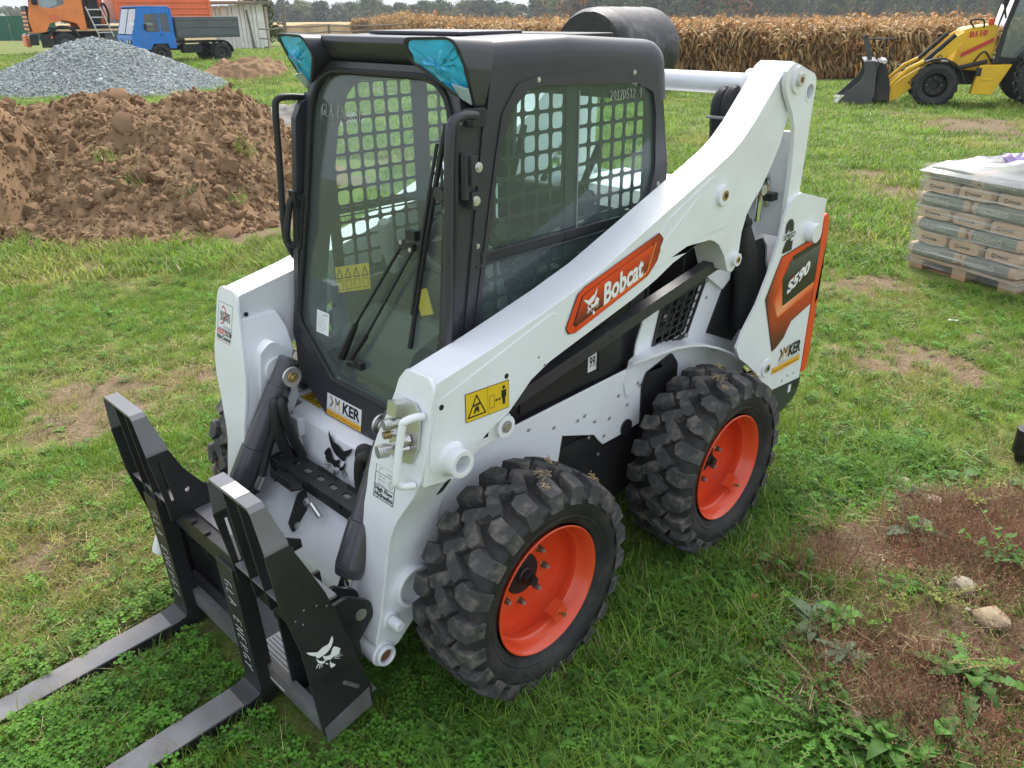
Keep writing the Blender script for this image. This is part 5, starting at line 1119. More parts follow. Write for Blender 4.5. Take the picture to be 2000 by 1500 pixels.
GP = [proto(tuft(16, .03, .07, .0032, .035, .9, 'grass_blade', .08), 'grass_a'), proto(tuft(18, .02, .05, .0035, .04, 1.3, 'grass_blade', .2), 'grass_b'), proto(tuft(14, .03, .06, .004, .035, 1.1, 'grass_dark', .05), 'grass_c'), proto(clover(), 'grass_d'), proto(clover(), 'grass_e'), proto(clippings(), 'grass_f'), proto(tuft(20, .045, .105, .0042, .045, 1.2, 'grass_dark', .02), 'grass_g'), proto(tuft(16, .05, .11, .0048, .05, 1.2, 'grass_blade', .03), 'grass_h'), proto(broad(6, .05, .011, 'weed_green', .5), 'grass_i'),
      proto(tuft(26, .035, .085, .010, .16, 1.2, 'grass_blade', .15), 'grass_j'), proto(tuft(26, .03, .07, .011, .16, 1.4, 'grass_dark', .10), 'grass_k'), proto(feather(7, .085, 16), 'grass_l'), proto(feather(6, .06, 14), 'grass_m'), proto(broad(7, .075, .016, 'weed_green', .8), 'grass_n')]
def ring_points(rng_, r0, r1, n, half=.74):
    """random ground points in the view wedge (with a wide margin), uniform per area"""
    r = np.sqrt(rng_.uniform(r0 * r0, r1 * r1, n)); a = a0 + rng_.uniform(-half, half, n); return CAMXY[0] + r * np.cos(a), CAMXY[1] + r * np.sin(a), r
HEAPS = []          # filled below: (centre, radius) zones kept free of grass
def mound_mask(x, y):
    u, v = cam_uv(np.asarray(x, float), np.asarray(y, float)); return ((v > 8.0) & (v < 13) & (u < -1.75 - (v - 8) * .0) & (u > -8)).astype(float)
gr = np.random.default_rng(5); X_, Y_, S_, I_, T_ = [], [], [], [], []
def grass_zone(r0, r1, n, big):
    x, y, r = ring_points(gr, r0, r1, n); bare = bare_mask(x, y); pat = patch_mask(x, y)
    lush = fbm(x * .8, y * .8, 41); dry = fbm(x * 1.3, y * 1.3, 43); fine = fbm(x * 5, y * 5, 47)
    keep = gr.random(n) > np.clip(bare * 1.15 - .1 + (fine - .5) * .5 * (bare > .1), 0, .93); edge = fbm(x * 4, y * 4, 49); keep &= gr.random(n) > pat * (.97 - .5 * sstep(.55, .7, edge))
    keep &= ~((x < 1.4) & (x > -.9) & (np.abs(y) < .45) & (gr.random(n) < .5)); keep &= ~((x > 1.66) & (x < 3.2) & (((y > .075) & (y < .242)) | ((y > -.455) & (y < -.29)))); keep &= ~((np.abs(x - 1.78) < .05) & (np.abs(y) < .53)); keep &= mound_mask(x, y) < .5
    u, v = cam_uv(x, y); keep &= ~((v > 27) & (u / np.maximum(v, 1) > .1)); keep &= ~((x < -4.42) & (x > -5.4) & (y > -.3) & (y < .75))
    q = gr.random(n); idx = np.where(q < .36, 0, np.where(q < .62, 1, np.where(q < .84, 2, np.where(q < .93, 3, 5))))
    if big: idx = np.where(q < .55, 9, 10)
    dd = dry + .35 * bare - .25 * sstep(.45, .65, lush)
    if not big:
        left = (u < -.3); idx = np.where((dd > .58) & (q < .22), 5, idx); 
        near_fork = (x > 1.35) & (y > -.6) & (y < 1.2); idx = np.where(near_fork & (gr.random(n) < .45), 3 + (gr.random(n) < .5), idx)
        lushz = np.zeros(n)
        for (a, c, rad) in ((.55, .98, .30), (.25, .98, .28), (-.1, .93, .25), (-.4, .85, .25), (.9, 1.15, .35), (1.25, 1.15, .40), (.75, 1.35, .25), (1.05, 1.5, .35), (.80, 1.75, .25), (-.9, 1.0, .3), (-1.3, 1.1, .3), (1.4, .85, .3)):
            lushz = np.maximum(lushz, 1 - sstep(.4, 1.2, np.hypot(x - a, y - c) / rad))
        q2 = gr.random(n); idx = np.where((gr.random(n) < lushz * .80), np.where(q2 < .16, 6, np.where(q2 < .25, 7, np.where(q2 < .55, 3, np.where(q2 < .74, 11, np.where(q2 < .88, 12, 13))))), idx); idx = np.where(gr.random(n) < .03, 8, idx); idx = np.where((gr.random(n) < .05) & (u > -.4), 12, idx)
        band = (v > 7.0) & (v < 8.4) & (u < -1.2); idx = np.where(band & (gr.random(n) < .45), 7, idx)
        keep &= ~((idx > 5.5) & (idx < 7.5) & (np.abs(y) < .72) & (x > -.5) & (x < 1.6))
    tint = np.clip((dd - .47) * 2.4 + gr.normal(0, .13, n), 0, .85); tint = np.where(idx == 3, tint * .5, tint); tint = np.where((idx >= 6) & (idx != 9) & (idx != 10), tint * .35, tint)
    X_.append(x[keep]); Y_.append(y[keep]); I_.append(idx[keep]); T_.append(tint[keep]); S_.append((gr.uniform(.75, 1.35, n) * (1 if not big else (1 + r / 40)))[keep])
grass_zone(1.4, 4.2, 26000, False); grass_zone(4.2, 8.5, 30000, False); grass_zone(7.5, 16, 17000, True); grass_zone(16, 46, 26000, True)
x = np.concatenate(X_); y = np.concatenate(Y_); n = len(x)
scatter('grass', np.stack([x, y, ground_z(x, y) - .003], 1), np.stack([gr.normal(0, .12, n), gr.normal(0, .12, n), gr.uniform(0, 6.28, n)], 1), np.concatenate(S_), np.concatenate(I_), np.concatenate(T_), GP, 'short mown grass and clover covering the yard around the machines', 'grass')
# red-brown weed mat on the soil patch
def redweed(mt, n=20, h=.06):
    b = B()
    for _ in range(n):
        a = pr_.uniform(0, 6.28); x, y = pr_.gauss(0, .035), pr_.gauss(0, .035); hh = h * pr_.uniform(.4, 1.2); l = pr_.uniform(.02, .07); c, d = math.cos(a), math.sin(a); w_ = .0011
        b.add([(x - d * w_, y + c * w_, 0), (x + d * w_, y - c * w_, 0), (x + c * l, y + d * l, hh)], [(0, 1, 2)], mt)
        for k in range(3):
            t = pr_.uniform(.4, 1); px, py, pz = x + c * l * t, y + d * l * t, hh * t; s = .0045; b.add([(px, py, pz), (px + pr_.uniform(-s, s), py + s, pz + s), (px + s, py + pr_.uniform(-s, s), pz + s * .5)], [(0, 1, 2)], mt)
    return b
RP = [proto(redweed('weed_red', 18, .085), 'weed_a'), proto(redweed('weed_red', 26, .04), 'weed_b'), proto(redweed('stem_dry', 10, .06), 'weed_c'), proto(clippings(), 'weed_d')]
n = 2600; x = gr.uniform(-1.5, .9, n); y = gr.uniform(.9, 2.8, n); pm = patch_mask(x, y); rn = fbm(x * 3.1, y * 3.1, 64); k = gr.random(n) < pm * (.05 + .55 * sstep(.56, .68, rn)); x, y = x[k], y[k]; n = len(x)
scatter('low_weeds', np.stack([x, y, ground_z(x, y) + .004], 1), np.stack([np.zeros(n), np.zeros(n), gr.uniform(0, 6.28, n)], 1), gr.uniform(.5, 1.2, n), gr.integers(0, 4, n), gr.uniform(0, .7, n), [proto(broad(6, .05, .012, 'weed_green', .6), 'low_a'), proto(feather(6, .06, 12), 'low_b'), proto(broad(5, .04, .012, 'weed_grey', .5), 'low_c'), proto(tuft(10, .03, .08, .003, .03, 1.0, 'grass_blade', .2), 'low_d')], 'small green weeds dotted over the bare soil patch', 'weeds')
n = 9000; x = gr.uniform(-1.5, .9, n); y = gr.uniform(.9, 2.8, n); pm = patch_mask(x, y); rn = fbm(x * 2.6, y * 2.6, 61); k = (gr.random(n) < pm * sstep(.45, .60, rn) * .70 + .06 * pm); x, y = x[k], y[k]; n = len(x)
scatter('red_weed_mat', np.stack([x, y, ground_z(x, y)], 1), np.stack([np.zeros(n), np.zeros(n), gr.uniform(0, 6.28, n)], 1), gr.uniform(.6, 1.3, n), gr.choice([0, 0, 0, 1, 2, 2, 3], n), gr.uniform(0, .8, n), RP, 'matted red brown weed stems on the bare soil in the right foreground', 'weed mat')
n = 1500; x = gr.uniform(-1.5, .9, n); y = gr.uniform(.9, 2.8, n); k = gr.random(n) < patch_mask(x, y) * .9; x, y = x[k], y[k]; n = len(x)
mat('pebble', (.33, .27, .19), .85, vary=.2, tint=(.22, .15, .10))
def rock(b, r, seed, mt, flat=.7, sub=2, rough=0.0):
    bm = bmesh.new(); bmesh.ops.create_icosphere(bm, subdivisions=sub, radius=1); q = random.Random(seed); dirs = [Vector((q.gauss(0, 1), q.gauss(0, 1), q.gauss(0, 1))).normalized() for _ in range(16 if rough else 9)]; cut = [q.uniform(.76, .98) if rough else q.uniform(.62, .95) for _ in dirs]
    vs = []
    for v in bm.verts:
        p = v.co.normalized(); m_ = 1.0
        for d_, c_ in zip(dirs, cut):
            dt = p.dot(d_)
            if dt > 0: m_ = min(m_, c_ / max(dt, c_))
        p = p * m_ * (1 + q.uniform(-.03, .03)); 
        if rough: m2 = 1 + rough * (float(fbm(np.array([p.x * 3 + seed]), np.array([p.y * 3 + p.z * 2.3]), seed, 3)[0]) - .5) * 2; p = p * m2
        vs.append((p.x * r, p.y * r * .85, p.z * r * flat))
    b.add(vs, [tuple(v.index for v in f.verts) for f in bm.faces], mt); bm.free(); return b
PP = [proto(rock(B(), .006, k, 'pebble', .8, 1), 'pebble_' + 'abc'[k], 40) for k in range(3)]
scatter('gravel_bits', np.stack([x, y, ground_z(x, y)], 1), gr.uniform(0, 6.28, (n, 3)), np.exp(gr.normal(0, .5, n)), gr.integers(0, 3, n), gr.uniform(0, 1, n), PP, 'tiny pebbles strewn over the bare soil patch', 'pebbles')
# ---------------- stones one can pick apart
mat('stone_tan', (.34, .26, .165), .85, vary=.25, vscale=25, bump=.4, bscale=40); mat('stone_pale', (.40, .35, .27), .85, vary=.25, vscale=25, bump=.4, bscale=40); mat('stone_red', (.36, .17, .11), .85, vary=.3, vscale=25, bump=.4, bscale=40); mat('stone_grey', (.30, .26, .20), .9, vary=.35, vscale=30, bump=.6, bscale=40)
def on_ground_px(px, py, it=6):
    d = _r * ((px - 1000) / 1579.3) + _d * ((py - 750) / 1579.3) + _f; z = 0.0
    for _ in range(it): t = (z - CAM_POS.z) / d.z; p = CAM_POS + d * t; z = gz(p.x, p.y)
    return Vector((p.x, p.y, z))
STONES = [(1473, 1180, .036, 'stone_red', .8, 'reddish brown cube shaped stone at the left edge of the bare soil, beside the grass'), (1375, 1395, .030, 'stone_tan', .7, 'tan rounded stone lying in the green grass near the bottom of the picture'), (1875, 1160, .062, 'stone_grey', .75, 'big rough grey brown stone standing on the red weeds'), (1932, 1218, .085, 'stone_tan', .5, 'largest tan stone, half buried behind the yellow green stems'), (1812, 966, .075, 'stone_pale', .35, 'flat pale stone slab at the top edge of the bare soil beside the leafy plant'), (1762, 948, .06, 'stone_pale', .35, 'second flat pale stone, just left of the slab at the top of the bare soil'), (1822, 981, .05, 'stone_pale', .3, 'thin pale stone chip lying in front of the flat slab'), (1577, 1373, .025, 'stone_pale', .5, 'small pale stone on the bare soil below the dry twigs'), (1612, 1376, .023, 'stone_pale', .5, 'small pale stone right of the dry twigs, next to the other small one'), (1671, 1402, .030, 'stone_tan', .9, 'upright yellowish stone standing on the bare soil near the bottom'), (1934, 1408, .045, 'stone_red', .4, 'flat dark red stone below the big leaf rosette'), (1912, 1150, .032, 'stone_pale', .7, 'pale stone right beside the big rough grey brown one'), (1887, 1197, .016, 'stone_pale', .8, 'little white pebble in front of the big rough stone'), (1776, 1113, .022, 'stone_red', .6, 'small pinkish stone in the middle of the red weed mat'), (1647, 983, .045, 'stone_pale', .3, 'flat light stone at the upper left of the bare soil, by the grass')]
for i, (px, py, r, mt, fl, lab) in enumerate(STONES):
    p = on_ground_px(px, py); r *= .82; o = rock(B(), r, 40 + i, mt, fl, 3).build('stone', smooth=28); o.location = (p.x, p.y, p.z + r * fl * .6 + .008); o.rotation_euler = (0, 0, i * 1.3); tag(o, lab, 'stone')
# ---------------- weeds one can pick apart
def plant(name, label, cat, px, py, builder, rz=0, group=None):
    p = on_ground_px(px, py); t = thing(name, label, cat, (p.x, p.y, p.z + .012), rz, group); builder(t); return t
def rosette(n, ln, wd, up, mt, lobes=0, inner=0, seed=0, name='leaf'):
    def f(t):
        q = random.Random(seed)
        for k in range(n):
            b = B(); leaf(b, k * 2.4 + q.uniform(-.35, .35), ln * 1.2 * q.uniform(.55, 1.1), wd * q.uniform(.75, 1.1), up * q.uniform(.3, 1.2), mt, lobes); b.build(name, t, smooth=60)
        for k in range(inner):
            b = B(); leaf(b, k * 2.1 + q.uniform(-.5, .5), ln * .35 * q.uniform(.6, 1.2), wd * .9, 1.2 * q.uniform(.6, 1.2), 'weed_green', 0, z0=.03, org=(q.uniform(-.03, .03), q.uniform(-.03, .03))); b.build(name, t, smooth=60)
    return f
def sprigs(n, h, mt, seed=0, spread=.07, lean=.5, dens=14, ls=.012):
    def f(t):
        q = random.Random(seed)
        for k in range(n):
            b = B(); a = q.uniform(0, 6.28); r = spread * q.random(); hh = h * q.uniform(.6, 1.15); L_ = hh * q.uniform(.2, lean) + r; P = [Vector((r * .3 * math.cos(a) + L_ * s_ * s_ * math.cos(a), r * .3 * math.sin(a) + L_ * s_ * s_ * math.sin(a), hh * s_ * (1 - .25 * s_))) for s_ in (0, .25, .5, .75, 1)]
            b.tube(P, .0012, 'stem_dry', n=4)
            for i in range(dens):
                s_ = (.2 + .8 * i / dens) * 4; j = min(3, int(s_)); p = P[j].lerp(P[j + 1], s_ - j); aa = i * 2.4; sz = ls * q.uniform(.6, 1.2); dd = Vector((math.cos(aa), math.sin(aa), .5)) * sz; sd_ = Vector((-math.sin(aa), math.cos(aa), 0)) * sz * .3
                b.add([p, p + dd * .5 + sd_, p + dd, p + dd * .5 - sd_], [(0, 1, 2, 3)], mt)
            b.build('stem', t, smooth=0)
    return f
plant('broadleaf_weed', 'large light green leaf rosette with long toothed leaves on the bare soil', 'plant', 1885, 1330, rosette(9, .19, .030, .75, 'weed_green', 7, 10, 2))
plant('broadleaf_weed', 'grey green leaf rosette beside the reddish brown cube shaped stone', 'plant', 1592, 1222, rosette(9, .12, .024, .45, 'weed_grey', 0, 3, 3))
plant('thistle', 'grey green thistle with jagged leaves in the middle of the bare soil', 'plant', 1790, 1052, rosette(13, .14, .030, .55, 'weed_grey', 6, 4, 4))
plant('broadleaf_weed', 'dark leafy plant growing behind the flat pale stone slab', 'plant', 1858, 952, rosette(12, .15, .045, .9, 'weed_green', 3, 5, 5))
plant('broadleaf_weed', 'small dock plant with upright leaves beside the red weeds, right of the grey green rosette', 'plant', 1640, 1215, rosette(6, .09, .022, 1.1, 'weed_green', 0, 2, 6))
plant('broadleaf_weed', 'wide ragged leaves reaching up from the bottom edge in front of the big rosette', 'plant', 1840, 1450, rosette(7, .17, .035, .5, 'weed_green', 6, 3, 7))
plant('broadleaf_weed', 'bright leafy weed at the bottom edge, where the grass meets the soil', 'plant', 1735, 1462, rosette(10, .10, .028, .9, 'weed_green', 0, 4, 8))
plant('broadleaf_weed', 'grey leaf cluster below the small dock plant, on the soil edge', 'plant', 1650, 1282, rosette(8, .10, .022, .4, 'weed_grey', 5, 0, 9))
plant('broadleaf_weed', 'little round leaved seedling with dry twigs on the bare soil', 'plant', 1618, 1340, rosette(5, .06, .020, .8, 'weed_green', 0, 2, 10))
plant('yellow_weed', 'yellow green bushy weed standing on the red weed mat', 'plant', 1835, 1190, sprigs(16, .15, 'weed_yellow', 1, .10, .5, 18, .012))
plant('yellow_weed', 'small yellow green tuft left of the bushy weed on the red mat', 'plant', 1760, 1205, sprigs(8, .09, 'weed_yellow', 2, .05, .4, 16, .011))
plant('yellow_weed', 'long yellow green stems leaning in at the right edge', 'plant', 1965, 1330, sprigs(14, .22, 'weed_yellow', 3, .14, 1.2, 22, .012))
plant('yellow_weed', 'wilted yellowing weed between the rear wheel and the bare soil', 'plant', 1625, 1045, sprigs(16, .15, 'weed_yellow', 4, .12, .8, 14, .012))
plant('leafy_shrub', 'low round leaved green weed at the right edge above the stones', 'plant', 1965, 1110, sprigs(14, .13, 'weed_green', 5, .14, .9, 10, .03))
plant('yellow_weed', 'bright yellow spurge clump below the dark leafy plant', 'plant', 1905, 985, sprigs(12, .07, 'weed_yellow', 6, .08, .6, 12, .016))
plant('feathery_weed', 'dense feathery dark green weeds rising from the bottom edge of the picture', 'plant', 1600, 1440, sprigs(34, .15, 'weed_green', 7, .22, .4, 34, .016))
plant('feathery_weed', 'feathery green yarrow leaves left of the grey green rosette', 'plant', 1510, 1275, sprigs(20, .12, 'weed_green', 8, .13, .6, 30, .014))
plant('feathery_weed', 'feathery green leaves in the grass left of the tan rounded stone', 'plant', 1400, 1300, sprigs(16, .10, 'weed_green', 9, .14, .6, 30, .013))
b = B()
for k in range(5): a = k * 1.1; b.tube([(0, 0, 0), (.05 * math.cos(a), .05 * math.sin(a), .03), (.13 * math.cos(a + .2), .13 * math.sin(a + .2), .035 + .01 * k)], .0025, 'stem_dry', n=5)
p = on_ground_px(1600, 1350); o = b.build('dry_twig'); o.location = p; tag(o, 'pale dry branching twig lying on the bare soil beside the seedling', 'twig')
for px, py, lab in ((1385, 1500 - 35, None),):
    pass
b = B(); b.box((0, 0, .012), (.085, .03, .02), 'ink_white'); o = b.build('litter', bevel=.006); o.location = on_ground_px(1862, 630); o.rotation_euler = (.1, .05, R(120)); tag(o, 'small white piece of litter lying in the grass near the bag stack', 'litter')
b = B(); b.loft([[Vector((x_, .045 * s_ * math.cos(a), .05 * h_ + .05 * h_ * math.sin(a))) for a in np.linspace(0, 6.283, 13)[:-1]] for x_, s_, h_ in ((-.13, .7, 1.0), (-.05, .95, 1.1), (.05, 1.0, .8), (.11, .8, .55), (.135, .4, .35))], 'plastic_black'); b.loft([[Vector((x_ - .10, .05 * math.cos(a), .09 + z_ + 0 * math.sin(a) + .05 * math.sin(a))) if False else Vector((-.11 + .055 * math.cos(a), .05 * math.sin(a), z_)) for a in np.linspace(0, 6.283, 13)[:-1]] for x_, z_ in ((0, .06), (0, .13), (0, .19))], 'plastic_black')
o = b.build('boot', bevel=.004); p = on_ground_px(2012, 893); o.location = (p.x, p.y, p.z + .005); o.rotation_euler = (0, 0, R(170)); tag(o, 'black boot standing in the grass at the right edge of the picture', 'boot')
# ================================================================== middle ground and background
def W(u, v, z=None):
    p = CAMXY + RGT * u + FWD * v; return Vector((p[0], p[1], gz(p[0], p[1]) if z is None else z))
AZ = math.atan2(-RGT[1], -RGT[0])            # heading that points to the left of the picture
for k, c, r in (('orange_truck', (.80, .17, .06), .35), ('orange_pale', (.86, .25, .06), .35), ('blue_truck', (.015, .19, .60), .35), ('grey_bed', (.10, .115, .125), .5), ('hoe_yellow', (.76, .46, .012), .35), ('bucket_grey', (.055, .058, .065), .5), ('shed_white', (.82, .82, .80), .7), ('wood_grey', (.20, .17, .135), .85), ('wood_tan', (.45, .30, .17), .8), ('tarp_green', (.015, .12, .07), .6), ('truck_black', (.014, .014, .015), .6), ('light_glass', (.6, .6, .58), .2)):
    mat(k, c, r, vary=.12, vscale=2.5, dust=(.3, .24, .17), dustamt=.12, dscale=1.5)
glassmat('truck_glass', (.5, .58, .58), refl=1.3, film=.25, filmcol=(.42, .46, .47))
mat('soil', (.25, .16, .09), .95, vary=.4, vscale=3, bump=.6, bscale=30, dust=(.31, .21, .125), dustamt=.7, dscale=2.2, spec=.1); mat('soil_clod', (.215, .135, .078), .95, vary=.35, vscale=8, bump=.7, bscale=25, dust=(.31, .205, .125), dustamt=.6, dscale=6, spec=.1)
mat('gravel_grey', (.21, .225, .22), .9, vary=.3, vscale=14, bump=.8, bscale=30, spec=.2); mat('gravel_stone', (.225, .245, .24), .85, vary=.2, tint=(.29, .32, .32)); mat('clay_grey', (.19, .18, .16), .9, vary=.4, vscale=4, bump=.6, bscale=12)
def heap(name, label, cat, u0, u1, v0, v1, hf, mt, res, kindless=True):
    """height-field heap on the ground with real relief; hf(u, v) gives the height above the ground"""
    nu = int((u1 - u0) / res) + 1; nv_ = int((v1 - v0) / res) + 1; uu, vv = np.meshgrid(np.linspace(u0, u1, nu), np.linspace(v0, v1, nv_)); hh = hf(uu, vv)
    X = CAMXY[0] + RGT[0] * uu + FWD[0] * vv; Y = CAMXY[1] + RGT[1] * uu + FWD[1] * vv; Z = ground_z(X, Y) + hh; c = W((u0 + u1) / 2, (v0 + v1) / 2)
    vs = np.stack([X - c.x, Y - c.y, Z - c.z], -1).reshape(-1, 3); id_ = np.arange(nu * nv_).reshape(nv_, nu)
    F = np.stack([id_[:-1, :-1], id_[:-1, 1:], id_[1:, 1:], id_[1:, :-1]], -1).reshape(-1, 4); k = (hh > -.03).reshape(-1); F = F[k[F].any(1)]
    me = bpy.data.meshes.new(name); me.from_pydata(vs.tolist(), [], F.tolist()); me.polygons.foreach_set('use_smooth', [True] * len(me.polygons)); me.materials.append(M[mt])
    o = bpy.data.objects.new(name, me); COL.objects.link(o); o.location = c; tag(o, label, cat); return o, c
# ---------------- brown soil heap
CR = [(-9, 1.0), (-7, 1.05), (-5.95, 1.0), (-5.5, 1.12), (-4.9, 1.16), (-4.3, 1.15), (-3.76, 1.22), (-3.4, 1.15), (-3.12, .95), (-2.85, .70), (-2.6, .40), (-2.35, .05), (-2.1, -.1)]
BS = [(-9, 8.2), (-5.2, 8.05), (-4.5, 7.75), (-3.96, 7.64), (-3.5, 7.75), (-3.1, 8.0), (-2.67, 8.35), (-2.45, 8.9), (-2.2, 9.6)]
def soil_h(u, v, detail=True):
    cr = np.interp(u, *zip(*CR)); bs = np.interp(u, *zip(*BS)); t = (v - bs) / (10.5 - bs); h = np.where(t < 1, cr * sstep(-.08, 1.0, t) ** .85, cr * (1 - sstep(10.5, 12.8, v)))
    lm = 1.32 * np.exp(-((u + 5.75) / .62) ** 4) * sstep(7.75, 8.25, v + (u + 5.2) * -.15) * (1 - sstep(9.0, 10.2, v)); 
    h = np.maximum(h, lm * np.where(u < -4.8, 1, sstep(-4.55, -4.9, u)))
    if detail:
        s = np.clip(h / .25, 0, 1); lmf = np.where(lm > h - .05, .35, 1.0)
        h = h + s * lmf * ((fbm(u * 1.6, v * 1.6, 71, 3) - .5) * .36 + (fbm(u * 5, v * 5, 72, 4) - .5) * .24 + np.abs(fbm(u * 11, v * 11, 73, 3) - .5) * -.30 + .05) + (fbm(u * 22, v * 22, 74, 2) - .5) * .055 * s
    return h - .035
soil, sc_ = heap('soil_heap', 'broad heap of clumpy brown soil behind the white loader, left side of the yard', 'soil heap', -8.2, -2.0, 7.4, 12.9, soil_h, 'soil', .026)
cl_ = [rock(B(), 1.0, 200 + k, 'soil_clod', .75, 3, .38).build('soil_clod', soil, smooth=30) for k in range(7)]
meshes = [o.data for o in cl_]; cr_ = np.random.default_rng(77); cnt = 0
for o in cl_: bpy.data.objects.remove(o)
spots = []
while cnt < 300:
    u = cr_.uniform(-6.3, -2.2); v = 7.55 + 3.2 * cr_.random() ** 1.3; h = float(soil_h(np.array([u]), np.array([v]))[0])
    if h < -.02 and cr_.random() > .12: continue
    r = float(np.clip(np.exp(cr_.normal(-3.3, .5)), .022, .125)) * (1.25 if v < 9.3 else .9); p = W(u, v)
    o = bpy.data.objects.new('soil_clod', meshes[cnt % 7]); COL.objects.link(o); o.parent = soil; o.location = (p.x - sc_.x, p.y - sc_.y, p.z + max(h, 0) + r * .15 - sc_.z); o.rotation_euler = tuple(cr_.uniform(0, 6.28, 3)); s = r; o.scale = (s, s * cr_.uniform(.7, 1), s * cr_.uniform(.7, 1)); cnt += 1
n = 11000; u = cr_.uniform(-6.6, -2.1, n); v = 7.5 + 3.4 * cr_.random(n) ** 1.2; h = soil_h(u, v); k = h > -.03; u, v, h = u[k], v[k], h[k]; n = len(u); PX = CAMXY[0] + RGT[0] * u + FWD[0] * v; PY = CAMXY[1] + RGT[1] * u + FWD[1] * v
scatter('soil_crumbs', np.stack([PX - sc_.x, PY - sc_.y, ground_z(PX, PY) + np.maximum(h, 0) - sc_.z], 1), cr_.uniform(0, 6.28, (n, 3)), np.exp(cr_.normal(-.1, .65, n)), cr_.integers(0, 3, n), cr_.uniform(0, 1, n), [proto(rock(B(), .02, 300 + k, 'soil_clod', .8, 1, .3), 'crumb_' + 'abc'[k], 40) for k in range(3)], parent=soil)
n = 260; u = cr_.uniform(-6.2, -2.3, n); v = cr_.uniform(7.7, 10.3, n); h = soil_h(u, v); k = h > .02; u, v, h = u[k], v[k], h[k]; n = len(u); PX = CAMXY[0] + RGT[0] * u + FWD[0] * v; PY = CAMXY[1] + RGT[1] * u + FWD[1] * v
scatter('root_wisps', np.stack([PX - sc_.x, PY - sc_.y, ground_z(PX, PY) + h + .01 - sc_.z], 1), np.stack([cr_.normal(.5, .4, n), cr_.normal(0, .4, n), cr_.uniform(0, 6.28, n)], 1), cr_.uniform(.8, 2.4, n), np.zeros(n, int), cr_.uniform(0, 1, n), [proto(clippings(), 'wisp_a')], parent=soil)
for i, (u, v, mt, h_, lab) in enumerate(((-4.35, 8.9, 'grass_dark', .16, 'grass clump hanging on the soil heap, upper one near its middle'), (-3.35, 8.45, 'grass_dark', .17, 'grass tuft on the right part of the soil heap, beside the grab rail'), (-2.95, 8.75, 'grass_dark', .16, 'grass clump lowest right on the soil heap'), (-3.95, 8.6, 'grass_blade', .15, 'yellowish grass clump in the centre of the soil heap'), (-3.0, 9.4, 'grass_blade', .16, 'thin grass clump high on the right flank of the soil heap'), (-4.9, 8.0, 'grass_blade', .14, 'green weeds at the foot of the soil heap, beneath its smooth left part'))):
    b = tuft(60, .08, h_ * 1.25, .008, .13, 1.6, mt, .2); p = W(u, v); o = b.build('grass_clump', smooth=0); o.location = (p.x, p.y, p.z + max(0, float(soil_h(np.array([u]), np.array([v]))[0])) - .01); o.rotation_euler = (R(25), R(-20), i); tag(o, lab, 'grass clump')
# ---------------- small heaps
def bump_heap(u0, v0, ru, rv, h, seed, rough):
    def f(u, v):
        d = np.hypot((u - u0) / ru, (v - v0) / rv); b_ = h * np.clip(1 - d, 0, 1) ** .9; s = np.clip(b_ / .15, 0, 1); return b_ + s * ((fbm(u * 1.5, v * 1.5, seed, 4) - .5) * rough + (fbm(u * 6, v * 6, seed + 1, 3) - .5) * rough * .5) - .04
    return f
heap('soil_heap', 'small low heap of brown soil in front of the white shed', 'soil heap', -11.2, -7.4, 27.5, 31.5, bump_heap(-9.0, 29.5, 1.6, 1.5, .75, 81, .6), 'soil', .05)
heap('clay_heap', 'low grey clay heap behind the brown soil, seen beside the cab', 'clay heap', -6.3, -2.8, 16.3, 19.5, bump_heap(-4.4, 17.8, 1.5, 1.2, .45, 83, .35), 'clay_grey', .06)
def gravel_h(u, v):
    d = np.hypot((u + 12.8) / 3.9, (v - 26.8) / 3.7) + (fbm(u * .5, v * .5, 91) - .5) * .16; h = 1.64 * np.clip(1 - d, -.05, 1); h = np.where(h > 1.2, 1.2 + (h - 1.2) * .62, h); d2 = np.hypot((u + 10.9) / 2.2, (v - 25.4) / 2.2); h = np.maximum(h, .62 * np.clip(1 - d2, -.05, 1))
    return h + (fbm(u * 7, v * 7, 92, 3) - .5) * .07 - .02
gh, gc = heap('gravel_heap', 'large cone of grey crushed gravel on the grass in front of the trucks', 'gravel heap', -17.5, -8.0, 22.6, 31, gravel_h, 'gravel_grey', .07)
n = 22000; u = cr_.uniform(-17.4, -8.1, n); v = cr_.uniform(22.7, 28, n); h = gravel_h(u, v); k = h > .01; u, v, h = u[k], v[k], h[k]; n = len(u); PX = CAMXY[0] + RGT[0] * u + FWD[0] * v; PY = CAMXY[1] + RGT[1] * u + FWD[1] * v
scatter('crushed_stone', np.stack([PX - gc.x, PY - gc.y, ground_z(PX, PY) + h - gc.z], 1), cr_.uniform(0, 6.28, (n, 3)), np.exp(cr_.normal(0, .35, n)), cr_.integers(0, 3, n), cr_.uniform(0, 1, n), [proto(rock(B(), .035, 310 + k, 'gravel_stone', .7, 1), 'crush_' + 'abc'[k], 0) for k in range(3)], parent=gh)

